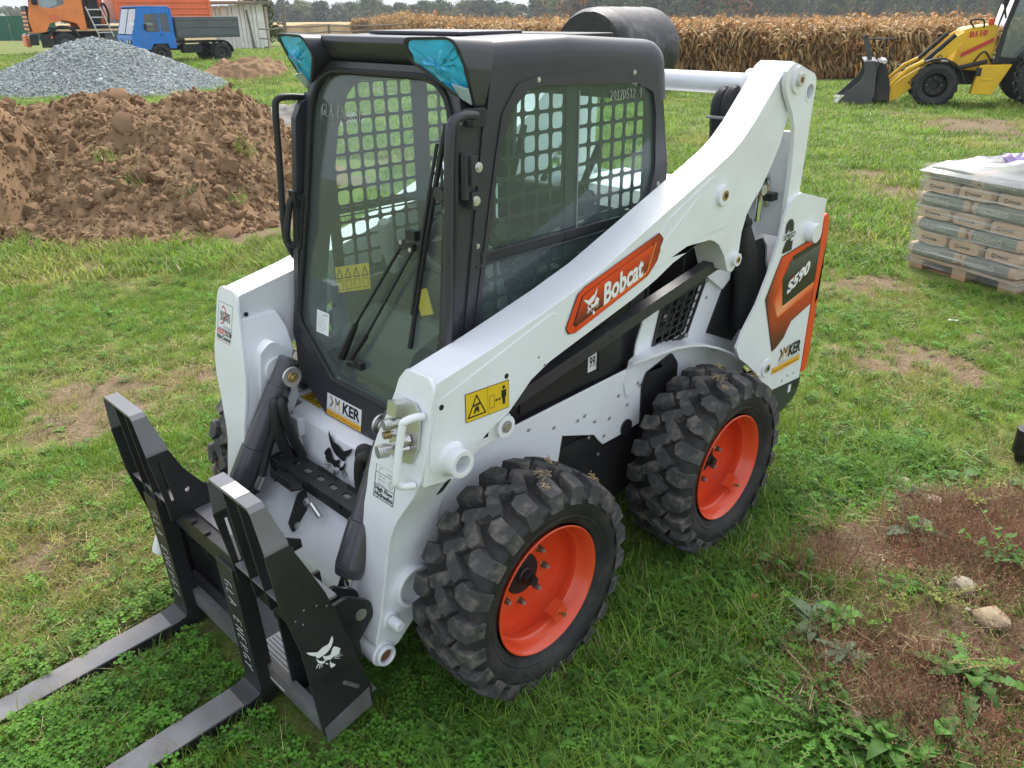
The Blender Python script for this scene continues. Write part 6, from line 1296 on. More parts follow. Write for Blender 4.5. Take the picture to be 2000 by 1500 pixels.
# ---------------- vehicles
def truck_wheel(parent, x, y, r, wd, hubm='truck_black', name='wheel', treads=18):
    s = 1 if y > 0 else -1; root = bpy.data.objects.new(name, None); COL.objects.link(root); root.parent = parent; root.location = (x, y, r); rx = Matrix.Rotation(R(-90 * s), 4, 'X'); b = B()
    b.lathe([(r * .55, wd * .42), (r * .62, wd * .5), (r * .85, wd * .5), (r * .97, wd * .42), (r * .97, -wd * .42), (r * .8, -wd * .5), (r * .55, -wd * .42)], 'tyre_rubber', rx, (0, 0, 0), 32)
    for k in range(treads):
        for q in (-1, 1):
            a = 2 * math.pi * (k + (.5 if q > 0 else 0)) / treads; b.box((r * .985 * math.cos(a), q * wd * .22, r * .985 * math.sin(a)), (r * .06, wd * .45, r * .12), 'tyre_rubber', Matrix.Rotation(-a, 3, 'Y') @ Matrix.Rotation(R(25 * q), 3, 'X'))
    b.build('tyre', root, smooth=30); b = B(); b.lathe([(0, wd * .30), (r * .18, wd * .30), (r * .2, wd * .12), (r * .46, wd * .12), (r * .5, wd * .40), (r * .56, wd * .44), (r * .56, -.02)], hubm, rx, (0, 0, 0), 28)
    for k in range(8): a = k * math.pi / 4; c = Vector((r * .33 * math.cos(a), s * wd * .12, r * .33 * math.sin(a))); b.cyl(c, c + Vector((0, s * .03, 0)), r * .035, 'zinc', n=6)
    b.build('rim', root, smooth=30); return root
def lamp(parent, p, d, r, mt='light_glass', name='headlight'):
    b = B(); b.cyl(p, Vector(p) + Vector(d) * .03, r * 1.15, 'truck_black', n=16); b.cyl(Vector(p) + Vector(d) * .03, Vector(p) + Vector(d) * .045, r, mt, n=16); b.build(name, parent)
# blue light truck
p = W(-13.55, 33.2); bt = thing('light_truck', 'small old bright blue truck with a grey drop side bed behind the gravel heap', 'truck', p, AZ + R(42))
truck_wheel(bt, 0, .78, .36, .2); truck_wheel(bt, 0, -.78, .36, .2); truck_wheel(bt, -2.35, .78, .36, .24); truck_wheel(bt, -2.35, -.78, .36, .24)
b = B(); cabp = [(.92, .52), (.96, .95), (.94, 1.02), (.62, 1.95), (-.50, 1.98), (-.62, .95), (-.62, .55), (-.36, .55), (-.30, .72), (.22, .72), (.34, .52)]; win = [(.42, 1.12), (.42, 1.72), (-.08, 1.74), (-.08, 1.12)]; win2 = [(-.14, 1.12), (-.14, 1.74), (-.44, 1.74), (-.46, 1.12)]
for s in (1, -1): b.prism(cabp, s * .78, s * .81, 'blue_truck', holes=[fillet(win, .04), fillet(win2, .04)])
b.loft([[Vector((x, s * .78, z)) for x, z in ((.92, .52), (.96, .95), (.94, 1.02))] for s in (1, -1)], 'blue_truck', caps=False, closed=False); b.box((.06, 0, 1.97), (1.16, 1.64, .05), 'blue_truck'); b.box((-.58, 0, 1.25), (.06, 1.6, 1.35), 'blue_truck'); b.box((.1, 0, .62), (1.1, 1.5, .1), 'truck_black'); b.box((.60, .0, 1.48), (.03, .05, .95), 'blue_truck', Matrix.Rotation(R(-19), 3, 'Y')); b.build('cab', bt, bevel=.015)
for s in (1, -1): b = B(); b.add([(.635, .74 * s, 1.90), (.635, .04 * s, 1.90), (.92, .04 * s, 1.06), (.92, .74 * s, 1.06)], [(0, 1, 2, 3)], 'truck_glass'); b.build('windscreen', bt)
b = B(); b.prism(fillet(win, .04), .79, .795, 'truck_glass'); b.build('window', bt); b = B(); b.prism(fillet(win2, .04), .79, .795, 'truck_glass'); b.build('window', bt)
b = B(); b.box((.46, .90, 1.30), (.05, .10, .22), 'truck_black'); b.build('mirror', bt); b = B(); b.box((-.10, .82, 1.02), (.08, .02, .03), 'truck_black'); b.build('door_handle', bt)
for y in (.55, .30, -.45): lamp(bt, (.95, y, .80), (1, 0, 0), .065)
b = B(); b.box((.85, 0, .46), (.2, 1.5, .12), 'truck_black'); b.box((-1.3, 0, .55), (3.0, .7, .14), 'truck_black'); b.box((-1.25, .55, .52), (.7, .35, .3), 'truck_black'); b.box((-1.0, 0, .75), (3.2, 1.3, .06), 'truck_black'); b.build('chassis', bt, bevel=.01)
b = B()
for s in (1, -1):
    b.box((-1.92, s * .86, 1.27), (2.45, .04, .72), 'grey_bed')
    for z in (1.0, 1.27, 1.53): b.box((-1.92, s * .885, z), (2.45, .03, .03), 'grey_bed')
    b.box((-1.9, s * .885, 1.27), (.06, .03, .72), 'grey_bed')
b.box((-.70, 0, 1.27), (.04, 1.72, .72), 'grey_bed'); b.box((-3.14, 0, 1.27), (.04, 1.72, .72), 'grey_bed'); b.box((-1.92, 0, .92), (2.45, 1.76, .05), 'grey_bed'); b.build('drop_side_bed', bt, bevel=.008)
b = B(); b.lathe([(.42, -.14), (.42, .14), (.45, .14), (.45, -.14)], 'truck_black', Matrix.Rotation(R(-90), 4, 'X'), (-2.35, .78, .36), 20, R(180), R(360)); b.build('mudguard', bt)
# orange tipper truck
p = W(-21.9, 41.0); ot = thing('tipper_truck', 'big orange tipper truck with crane and ladder standing behind the gravel heap', 'truck', p, AZ + R(34))
for x in (-.9, -4.5, -5.7): truck_wheel(ot, x, 1.05, .5, .32, 'grey_bed'); truck_wheel(ot, x, -1.05, .5, .32, 'grey_bed')
b = B(); cp = [(.35, .95), (.42, 1.5), (.38, 1.75), (.22, 2.3), (.10, 3.3), (-1.85, 3.35), (-1.9, 1.05), (-1.62, 1.05), (-1.5, 1.35), (-.95, 1.48), (-.4, 1.35), (-.2, 1.0)]; wn = [(-.12, 2.05), (-.20, 2.95), (-1.15, 2.98), (-1.15, 2.15), (-.6, 1.98)]
for s in (1, -1): b.prism(cp, s * 1.18, s * 1.24, 'orange_pale', holes=[fillet(wn, .05)])
b.loft([[Vector((x, s * 1.19, z)) for x, z in ((.35, .95), (.42, 1.5), (.38, 1.75), (.30, 2.02))] for s in (1, -1)], 'orange_pale', caps=False, closed=False); b.box((-.9, 0, 3.32), (2.0, 2.45, .1), 'orange_pale'); b.box((-1.86, 0, 2.2), (.06, 2.4, 2.3), 'orange_pale'); b.build('cab', ot, bevel=.03)
b = B(); b.add([(.31, 1.15, 2.02), (.31, -1.15, 2.02), (.12, -1.12, 3.2), (.12, 1.12, 3.2)], [(0, 1, 2, 3)], 'truck_glass'); b.build('windscreen', ot); b = B(); b.prism(fillet(wn, .05), 1.20, 1.21, 'truck_glass'); b.build('window', ot)
b = B()
for k in range(5): b.box((.45 - k * .005, 0, 1.12 + k * .17), (.05, 2.0, .09), 'orange_pale'); 
b.build('grille', ot, bevel=.01); b = B(); b.box((.42, 0, 1.5), (.05, 2.1, .95), 'truck_black'); b.box((.40, 0, 2.02), (.08, 2.2, .14), 'truck_black'); b.build('grille_panel', ot)
b = B(); b.box((.38, 0, .68), (.35, 2.46, .45), 'truck_black'); b.box((.58, 0, .62), (.2, 1.5, .5), 'orange_truck'); b.build('bumper', ot, bevel=.03)
for s in (1, -1): b = B(); b.box((.50, s * .98, .82), (.12, .42, .2), 'light_glass'); b.build('headlight', ot, bevel=.02); b = B(); b.box((.05, s * 1.45, 2.5), (.25, .25, .75), 'truck_black'); b.build('mirror', ot, bevel=.05); b = B(); b.box((-.35, s * 1.25, .78), (.08, .03, .1), 'orange_truck'); b.build('indicator', ot)
b = B(); b.lathe([(.62, -.22), (.62, .22), (.72, .22), (.72, -.22)], 'truck_black', Matrix.Rotation(R(-90), 4, 'X'), (-.9, 1.02, .55), 24, R(180), R(360)); b.box((-.15, 1.15, .62), (.5, .2, .55), 'truck_black'); b.build('mudguard', ot)
b = B(); b.sheet(circ(-.62, 1.6, .24, 20, .14), 'orange_truck', lambda u, v, w_: Vector((u, 1.2455, v))); b.build('door_emblem', ot, smooth=0)
b = B(); b.box((-3.6, 0, .85), (7.0, .9, .3), 'truck_black'); b.box((-3.6, 0, 1.15), (6.9, 2.2, .08), 'truck_black'); b.box((-3.2, 1.0, .75), (1.2, .4, .5), 'grey_bed'); b.build('chassis', ot, bevel=.02)
b = B(); b.box((-2.35, 0, 1.9), (.5, 1.6, 1.6), 'truck_black'); b.tube([(-2.45, .6, 1.2), (-2.4, .5, 3.4)], .14, 'truck_black'); b.tube([(-2.75, .4, 1.2), (-2.75, .2, 3.4)], .16, 'orange_truck'); b.tube(smoothpath([(-2.2, .8, 2.4), (-2.3, .9, 3.0), (-2.5, .8, 2.7), (-2.4, .7, 2.2)]), .04, 'zinc'); b.tube(smoothpath([(-2.6, .8, 1.6), (-2.8, .9, 2.2), (-3.0, .8, 1.8), (-2.9, .8, 1.2)]), .05, 'rubber_hose'); b.tube(smoothpath([(-2.1, .9, 2.2), (-2.3, 1.05, 2.6), (-2.6, 1.0, 3.1)]), .04, 'rubber_hose'); b.build('crane', ot)
b = B()
for s in (0, .62): b.tube([(-2.0 - s, 1.22, 2.05), (-2.35 - s * 1.0, 1.3, .75)], .03, 'zinc')
for k in range(4): t = k / 4 + .1; b.tube([(-2.0 - .35 * t, 1.22 + .08 * t, 2.05 - 1.3 * t), (-2.62 - .35 * t, 1.22 + .08 * t, 2.05 - 1.3 * t)], .03, 'zinc')
b.build('ladder', ot)
b = B()
for s in (1, -1):
    b.box((-5.45, s * 1.2, 2.02), (4.4, .06, 1.05), 'orange_truck')
    for z in (1.55, 1.72, 1.98, 2.24, 2.5): b.box((-5.45, s * 1.245, z), (4.4, .05, .045), 'orange_truck')
    for x in (-3.3, -7.6): b.box((x, s * 1.24, 2.05), (.12, .08, 1.1), 'orange_truck')
b.box((-3.25, 0, 2.1), (.08, 2.4, 1.2), 'orange_truck'); b.box((-7.65, 0, 2.02), (.06, 2.4, 1.05), 'orange_truck'); b.box((-5.45, 0, 1.48), (4.4, 2.4, .06), 'orange_truck'); b.box((-5.45, 1.1, 1.42), (4.3, .12, .06), 'grey_bed'); b.build('tipper_bed', ot, bevel=.01)
# backhoe loader at the right edge
p = W(9.87, 20.0); bh = thing('backhoe_loader', 'yellow backhoe loader with its grey front bucket lowered to the grass', 'backhoe loader', p, AZ - R(20))
for s in (1, -1): truck_wheel(bh, 0, s * .95 - .95, .48, .34, 'truck_black'); truck_wheel(bh, -2.3, s * 1.0 - .95, .70, .45, 'truck_black', treads=22)
Yc = -.95
b = B(); bp_ = [(2.1, .03), (1.98, .16), (1.62, .55), (1.56, .72), (1.60, .98), (1.36, 1.0), (1.28, .55), (1.26, .22), (1.32, .06), (1.6, .02)]
for y in (.15, -2.05): b.prism(bp_, y, y - .03, 'bucket_grey')
b.prism([(1.60, .98), (1.36, 1.0), (1.28, .55), (1.30, .5), (1.40, .95), (1.58, .93)], .12, -2.05, 'bucket_grey'); b.prism([(2.15, .03), (2.1, .05), (1.3, .07), (1.3, .04)], .12, -2.05, 'bucket_grey'); b.prism([(1.28, .06), (1.32, .06), (1.34, .98), (1.30, .98)], .12, -2.05, 'bucket_grey'); b.prism([(1.95, .26), (1.86, .34), (1.84, .30), (1.93, .22)], .155, .13, 'bucket_grey'); b.build('bucket', bh, bevel=.01)
for y in (-.15, -.75):
    b = B(); b.prism(fillet([(1.62, 1.56), (1.70, 1.50), (1.60, 1.25), (1.52, 1.0), (1.42, 1.0), (1.50, 1.3)], .03), y, y - .07, 'bucket_grey'); b.cyl((1.63, y + .02, 1.50), (1.63, y - .09, 1.50), .035, 'truck_black', n=14); b.build('bucket_fork', bh, bevel=.01)
b = B(); b.tube([(1.60, -.2, 1.46), (.98, -.2, 1.47), (1.08, -.2, .98), (1.24, -.2, .35)], .018, 'truck_black'); b.tube([(1.60, -.75, 1.46), (1.2, -.75, 1.42), (1.1, -.75, .45)], .016, 'truck_black'); b.build('folding_guard', bh)
b = B(); b.prism([(1.27, .1), (1.24, .95), (1.12, .98), (1.05, .75), (.95, .50), (.90, .08)], -.05, -1.9, 'truck_black'); b.cyl((1.15, .0, .97), (1.15, -1.0, .97), .06, 'zinc'); b.build('coupler_frame', bh, bevel=.02)
for y in (-.12, -1.66):
    b = B(); b.prism([(.92, .08), (.78, .12), (.45, .42), (.10, .88), (-.42, 1.30), (-.42, 1.62), (-.25, 1.50), (.05, 1.15), (.40, .82), (.70, .62), (.92, .40)], y, y - .11, 'hoe_yellow', holes=[]); b.build('loader_arm', bh, bevel=.01)
    b = B(); b.tube([(.75, y - .03, .78), (.35, y - .03, .92), (-.25, y - .03, 1.55)], [.03, .05, .055], 'truck_black'); b.build('arm_cylinder', bh); b = B(); b.tube([(.95, y + .02, .45), (.6, y + .02, .82), (.3, y + .02, .98)], .05, 'hoe_yellow'); b.build('linkage', bh)
    b = B(); b.tube([(-.15, y + .01, .78), (-1.0, y + .01, 1.0)], .05, 'truck_black'); b.build('lift_cylinder', bh)
b = B(); Fb_ = frame((.50, -.117, .46), (-1, 0, 1.05), (1.05, 0, 1)); b.text('NEW HOLLAND', Fb_, .15, 'ink_black', bold=.03, width=.85, w=.002); b.build('brand_lettering', bh, smooth=0)
b = B(); b.prism([(-.40, 1.66), (-.5, 1.70), (-1.05, 1.78), (-1.12, 1.70), (-1.15, .75), (-.5, .80), (-.3, .95), (-.35, 1.3)], -.32, -1.58, 'hoe_yellow'); b.build('hood', bh, bevel=.05)
b = B(); Fq_ = frame((-.55, -.30, 1.50), (-1, 0, .12), (0, 0, 1)); b.text('B110', Fq_, .16, 'ink_red', bold=.04, width=.36, w=.022); b.sheet([(-.1, -.42), (.52, -.15), (.52, -.06), (-.1, -.33)], 'ink_red', Fq_, w=.022); b.build('model_lettering', bh, smooth=0)
b = B(); b.box((-.6, -.95, .72), (1.7, .8, .5), 'truck_black'); b.box((-.2, -.95, .5), (.3, 1.7, .2), 'truck_black'); b.tube(smoothpath([(-.6, -.2, 1.7), (-.5, -.2, 1.85), (-.75, -.2, 1.86), (-.8, -.2, 1.7)]), .02, 'rubber_hose'); b.tube(smoothpath([(-.7, -.25, .9), (-.9, -.2, 1.2), (-1.1, -.25, 1.0)]), .02, 'rubber_hose'); b.build('chassis', bh, bevel=.02)
b = B(); b.prism([(-.78, .30), (-.86, .92), (-1.5, .95), (-1.22, .30)], .02, -.25, 'hoe_yellow'); b.box((-.85, .025, .78), (.12, .02, .18), 'truck_black'); b.box((-1.05, .025, .62), (.22, .02, .05), 'ink_yellow'); b.build('step_box', bh, bevel=.015)
b = B(); b.lathe([(.56, -.2), (.56, .2), (.59, .2), (.59, -.2)], 'truck_black', Matrix.Rotation(R(-90), 4, 'X'), (0, 0, .48), 20, R(190), R(300)); b.lathe([(.80, -.3), (.80, .3), (.84, .3), (.84, -.3)], 'truck_black', Matrix.Rotation(R(-90), 4, 'X'), (-2.3, 0, .7), 20, R(200), R(330)); b.build('mudguard', bh)
b = B(); cpg = [(-1.12, 1.0), (-1.18, 1.75), (-1.35, 2.75), (-3.2, 2.8), (-3.3, 1.4), (-2.6, 1.55), (-1.9, 1.35), (-1.6, 1.0)]; hl = fillet([(-1.24, 1.10), (-1.27, 1.70), (-1.45, 2.65), (-2.2, 2.66), (-2.2, 1.55), (-1.85, 1.42), (-1.55, 1.08)], .05)
for y in (-.10, -1.80): b.prism(cpg, y, y - .04, 'truck_black', holes=[hl])
b.box((-2.2, -.95, 2.8), (2.1, 1.8, .08), 'truck_black'); b.box((-1.3, -.95, 1.0), (.4, 1.7, .1), 'truck_black'); b.box((-1.23, -.95, 2.0), (.03, .05, 1.3), 'truck_black', Matrix.Rotation(R(-8), 3, 'Y')); b.box((-1.24, -.12, 1.73), (.1, .05, .03), 'truck_black'); b.build('cab_frame', bh, bevel=.015)
b = B(); b.prism(hl, -.11, -.115, 'truck_glass'); b.build('side_window', bh); b = B(); b.add([(-1.19, -.15, 1.72), (-1.19, -1.75, 1.72), (-1.36, -1.75, 2.72), (-1.36, -.15, 2.72)], [(0, 1, 2, 3)], 'truck_glass'); b.build('windscreen', bh)
b = B(); b.box((-2.3, -.95, 1.55), (.5, .5, .9), 'seat_black'); b.build('seat', bh, bevel=.06); b = B(); b.tube([(-1.15, .05, 1.9), (-1.05, .1, 2.2), (-1.2, .1, 2.4)], .02, 'truck_black'); b.box((-1.05, .1, 2.3), (.08, .16, .26), 'truck_black'); b.build('mirror', bh)
b = B(); b.cyl((-.95, -.35, 1.76), (-.95, -.35, 1.88), .06, 'tail_orange', n=14); b.build('beacon', bh)
# black wrapped roll in front of the corn
mat('wrap_black', (.011, .011, .013), .5, vary=.3, vscale=3, bump=.8, bscale=9, dust=(.13, .13, .14), dustamt=.6, dscale=2.2)
b = B(); jr = random.Random(8); rad = 1.16; secs = []
for k, x in enumerate(np.linspace(-1.6, 1.6, 15)):
    e = abs(x) / 1.6; rr_ = rad * (1 - .10 * max(0, (e - .80) / .20) ** 2); secs.append([Vector((x, rr_ * math.cos(a) * (1 + jr.uniform(-.008, .008)), rad * .94 + rr_ * .96 * max(-.93, math.sin(a)) + jr.uniform(-.008, .008))) for a in np.linspace(0, 6.2832, 41)[:-1]])
b.loft(secs, 'wrap_black'); o = b.build('wrapped_bale', smooth=50); p = W(3.05, 24.4); o.location = p; o.rotation_euler = (0, 0, math.atan2(RGT[1], RGT[0]) - R(-52)); tag(o, 'large black plastic wrapped round bale lying in front of the corn field', 'bale')
# shed, planks, green screen, rail fence, bush
p = W(-15.3, 46); sh = thing('shed', 'weathered white corrugated shed with a dark plank roof behind the trucks', 'shed', p, math.atan2(RGT[1], RGT[0]) + R(12))
for k in range(13):
    b = B(); b.box((.02 + k * .2, 0, 1.02), (.17, .04, 2.05 + .02 * (k % 3)), 'shed_white'); b.box((.02 + k * .2 + .085, .02, 1.02), (.03, .03, 2.0), 'shed_white'); o = b.build('panel', sh); o.rotation_euler = (0, R(-2.0 + .6 * (k % 3)), 0)
b = B(); b.box((1.3, 1.0, 1.0), (2.5, 1.9, 2.0), 'wood_grey'); b.build('wall', sh); b = B(); b.box((1.72, -.06, .95), (.10, .08, 1.8), 'wood_grey', Matrix.Rotation(R(-6), 3, 'Y')); b.build('post', sh)
for k in range(5): b = B(); b.box((.9 + .1 * (k % 2), -.25 + k * .5, 2.14 + .03 * k), (3.9 - .3 * (k % 3), .42, .05), 'wood_grey', Matrix.Rotation(R(1.5 * (k % 3 - 1)), 3, 'Z')); b.build('roof_plank', sh)
b = B(); b.box((.0, -.3, 2.24), (4.2, .12, .06), 'wood_tan'); b.build('roof_plank', sh)
p = W(-43, 68); b = B()
for k in range(9): b.prism([(k * .9, 0), (k * .9 + .88, 0), (k * .9 + .88, 1.75), (k * .9, 1.75)], -.01 + .02 * (k % 2), .02 + .02 * (k % 2), 'tarp_green')
gs = thing('screen_fence', 'green fabric screen fence at the left edge behind the orange truck', 'fence', p, math.atan2(RGT[1], RGT[0])); b.build('screen', gs)
for k in range(6): b = B(); b.cyl((k * 1.6, .08, 0), (k * 1.6, .08, 1.9), .04, 'wood_grey', n=8); b.build('post', gs)
p = W(-12.9, 45); rf = thing('rail_fence', 'grey wooden rail fence running right from the shed', 'fence', p, math.atan2(RGT[1], RGT[0]) + R(14))
for x, hgt in ((1.4, 2.1), (3.6, 1.2), (5.6, 1.25), (7.8, 1.15), (10, 1.2)): b = B(); b.cyl((x, 0, 0), (x, 0, hgt), .085 if hgt > 2 else .06, 'wood_grey', n=8); b.build('post', rf)
for x0, x1, z in ((.1, 1.4, .55), (.1, 1.4, 1.0), (1.4, 3.6, .8), (3.6, 5.6, .85), (5.6, 7.8, .8), (7.8, 10, .85), (1.4, 3.6, 1.1), (3.6, 7.8, 1.12)): b = B(); b.tube([(x0, -.06, z), ((x0 + x1) / 2, -.07, z - .03), (x1, -.06, z + .04)], .035, 'wood_grey', n=6); b.build('rail', rf)

# ---------------- pallet of bags
bagA = Vector((-4.756, -.257, 0)); bu = Vector((.333, .943, 0)).normalized(); bi = Vector((-.943, .333, 0)).normalized(); ba_ = math.atan2(bu.y, bu.x)
mat('bag_tan', (.60, .42, .28), .7, vary=.1, vscale=9, bump=.5, bscale=14); mat('bag_green', (.23, .25, .215), .6, vary=.15, vscale=9, bump=.5, bscale=14); mat('bag_print', (.50, .49, .40), .7)
def bag_mesh():
    """paper sack, long axis X: tan ends, green printed sides"""
    b = B(); L_, Wd_, H_ = .49, .318, .113; nx, nr = 10, 20; secs = []; jr = random.Random(4)
    for i in range(nx + 1):
        t = i / nx * 2 - 1; e = 1 - max(0, (abs(t) - .85) / .15) ** 2 * .10; ring = []
        for k in range(nr):
            a = 2 * math.pi * k / nr; c, s = math.cos(a), math.sin(a); ring.append(Vector((t * L_ / 2 * (1 - .02 * abs(s)), abs(c) ** .30 * math.copysign(1, c) * Wd_ / 2 * e + jr.uniform(-.003, .003), H_ / 2 + abs(s) ** .34 * math.copysign(1, s) * H_ / 2 * e * (1 - .10 * abs(t) ** 3) + jr.uniform(-.003, .003))))
        secs.append(ring)
    n = nr; vs = [p for q in secs for p in q]
    for i in range(nx):
        mt = 'bag_tan' if i in (0, nx - 1) else 'bag_green'
        b.add(vs[i * n:(i + 2) * n], [(k, (k + 1) % n, n + (k + 1) % n, n + k) for k in range(n)], mt)
    b.add(secs[0], [tuple(range(n - 1, -1, -1))], 'bag_tan'); b.add(secs[-1], [tuple(range(n))], 'bag_tan'); return b
pl = thing('pallet', 'wooden pallet under the stack of bags at the right edge', 'pallet', bagA, ba_)
for k in range(3):
    for j in range(3): b = B(); b.box((.08 + k * .42, .09 + j * .5, .055), (.13, .16, .09), 'wood_tan'); b.build('block', pl, bevel=.004)
for j in range(6): b = B(); b.box((.5, .06 + j * .2, .113), (1.0, .12, .02), 'wood_tan'); b.build('board', pl)
for j in range(3): b = B(); b.box((.5, .09 + j * .5, .006), (1.0, .11, .012), 'wood_tan'); b.build('board', pl)
bag0 = None; ROWN = ['lowest', 'second lowest', 'third from the bottom', 'middle', 'third from the top', 'second from the top', 'topmost']
jr = random.Random(14)
def put_bag(u, d, z, rz, label, face):
    global bag0
    if bag0 is None:
        b = bag_mesh(); bag0 = b.build('cement_bag', smooth=50)
        b = B(); Fs_ = frame((-.17, -.160, .035), (1, 0, 0), (0, 0, 1)); b.text('HÁZÉPÍTŐ', Fs_, .048, 'bag_print', bold=.04, width=.24, w=.001); o1 = b.build('lettering', bag0, smooth=0)
        b = B(); Fe_ = frame((-.2475, .10, .045), (0, -1, 0), (0, 0, 1)); b.text('DANUCEM', lambda x_, y_, w_: Fe_(.05 + x_, y_, w_), .026, 'ink_black', bold=.02, width=.105, w=.001); edge_line(b, Fe_, [(.030 + .014 * math.cos(a), .008 + .014 * math.sin(a)) for a in np.linspace(.7, 5.6, 12)], .006, 'ink_black', .001, False); o2 = b.build('lettering', bag0, smooth=0)
        c = bag0
    else: c = copy_tree(bag0)
    p = bagA + bu * u + bi * d; c.location = (p.x, p.y, z); c.rotation_euler = (0, 0, rz + jr.uniform(-.06, .06)); c.scale = (1 + jr.uniform(-.03, .03), 1 + jr.uniform(-.03, .03), 1 + jr.uniform(-.05, .06)); tag(c, label, 'cement bag', 'cement bags stacked on the pallet')
for L7 in range(7):
    z = .125 + L7 * .108; off = jr.uniform(-.012, .012) + (.0 if L7 % 2 else -.01); rowname = ROWN[L7]
    if L7 % 2:
        for k, nm in enumerate(('left', 'middle', 'right')): put_bag(.165 + k * .335 + off, .25, z, ba_ + math.pi / 2, f'tan bag end, {nm} of three in the {rowname} layer', 'A')
        put_bag(.835 + off, .76, z, ba_ + math.pi / 2, f'tan bag at the far right corner of the {rowname} layer', 'A')
    else:
        for k, nm in enumerate(('left', 'right')): put_bag(.245 + k * .505 + off, .16, z, ba_, f'green printed bag side, {nm} of two in the {rowname} layer', 'B')
        for k, nm in enumerate(('centre', 'rear')): put_bag(.75 + off, .50 + k * .335, z, ba_, f'{nm} bag on the right flank of the {rowname} layer, end turned right', 'B')
# clear stretch wrap, loose on top
m = glassmat('stretch_wrap', (.97, .97, .97), refl=.8, film=.10, filmcol=(.75, .77, .8), rough=.12); t = m.node_tree
tcw = t.nodes.new('ShaderNodeTexCoord'); mpw = t.nodes.new('ShaderNodeMapping'); mpw.inputs['Scale'].default_value = (1.2, 1.2, 48); nzw = t.nodes.new('ShaderNodeTexNoise'); nzw.inputs['Scale'].default_value = 1.0; nzw.inputs['Detail'].default_value = 4; rgw = t.nodes.new('ShaderNodeMapRange'); rgw.inputs[1].default_value = .5; rgw.inputs[2].default_value = .72; rgw.inputs[3].default_value = .10; rgw.inputs[4].default_value = .75  # white noise streaks imitate glossy sheen on the side film
t.links.new(tcw.outputs['Object'], mpw.inputs[0]); t.links.new(mpw.outputs[0], nzw.inputs['Vector']); t.links.new(nzw.outputs['Fac'], rgw.inputs[0])
for nd in t.nodes:
    if nd.type == 'MIX_SHADER' and not nd.inputs[0].links: t.links.new(rgw.outputs[0], nd.inputs[0])
glassmat('loose_film', (.9, .9, .92), refl=.8, film=.40, filmcol=(.78, .79, .80), rough=.2); mat('film_purple', (.30, .22, .42), .25, vary=.3, vscale=9, bump=.4, bscale=14)
b = B(); g_ = 14; wv_ = lambda i: .006 * math.sin(i * 2.1)
ringp = [(-.015, -.02), (1.03, -.02), (1.03, 1.06), (-.015, 1.06)]; rp = []
for i in range(4):
    for k in range(12): t_ = k / 12; a_, c_ = ringp[i], ringp[(i + 1) % 4]; rp.append((a_[0] + (c_[0] - a_[0]) * t_, a_[1] + (c_[1] - a_[1]) * t_))
b.loft([[Vector((x + jr.uniform(-.006, .006), y + jr.uniform(-.006, .006), z)) for x, y in rp] for z in np.linspace(.06, .89, 8)], 'stretch_wrap', caps=False)
pw = thing('stretch_wrap', 'clear stretch film wrapped round the bag stack with loose white folds on top', 'plastic film', bagA, ba_); b.build('side_film', pw, smooth=40)
nx_, ny_ = 40, 40; vs = []; fs = []
for j in range(ny_ + 1):
    for i in range(nx_ + 1):
        x = -.04 + 1.10 * i / nx_; y = -.035 + 1.12 * j / ny_; e = min(i, nx_ - i, j, ny_ - j) / 5.0
        z = .895 + min(1, e) * (.02 + .07 * max(0, (x - .10)) * float(fbm(np.array([x * 3.2]), np.array([y * 3.2]), 55)[0]) * 2 + .05 * float(abs(fbm(np.array([x * 5 + y * 3]), np.array([y * 2]), 56)[0] - .5)) + .16 * max(0, x - .5) ** 1.2) - (0.06 if e < 1 else 0) * (1 - e)
        vs.append((x, y, z))
for j in range(ny_):
    for i in range(nx_): k = j * (nx_ + 1) + i; fs.append((k, k + 1, k + nx_ + 2, k + nx_ + 1))
b = B(); b.add(vs, fs, 'loose_film'); b.build('top_film', pw, smooth=60)
b = B(); nn = 16; vs = [(.42 + .62 * i / nn + .05 * math.sin(j * 1.3), .25 + .6 * j / nn, .965 + .16 * max(0, .42 + .62 * i / nn - .5) ** 1.2 + .035 * math.sin(i * 1.1 + j * .7) + .03 * math.sin(j * 1.9)) for j in range(nn + 1) for i in range(nn + 1)]
b.add(vs, [(j * (nn + 1) + i, j * (nn + 1) + i + 1, (j + 1) * (nn + 1) + i + 1, (j + 1) * (nn + 1) + i) for j in range(nn) for i in range(nn)], 'film_purple'); b.build('printed_film', pw, smooth=60)

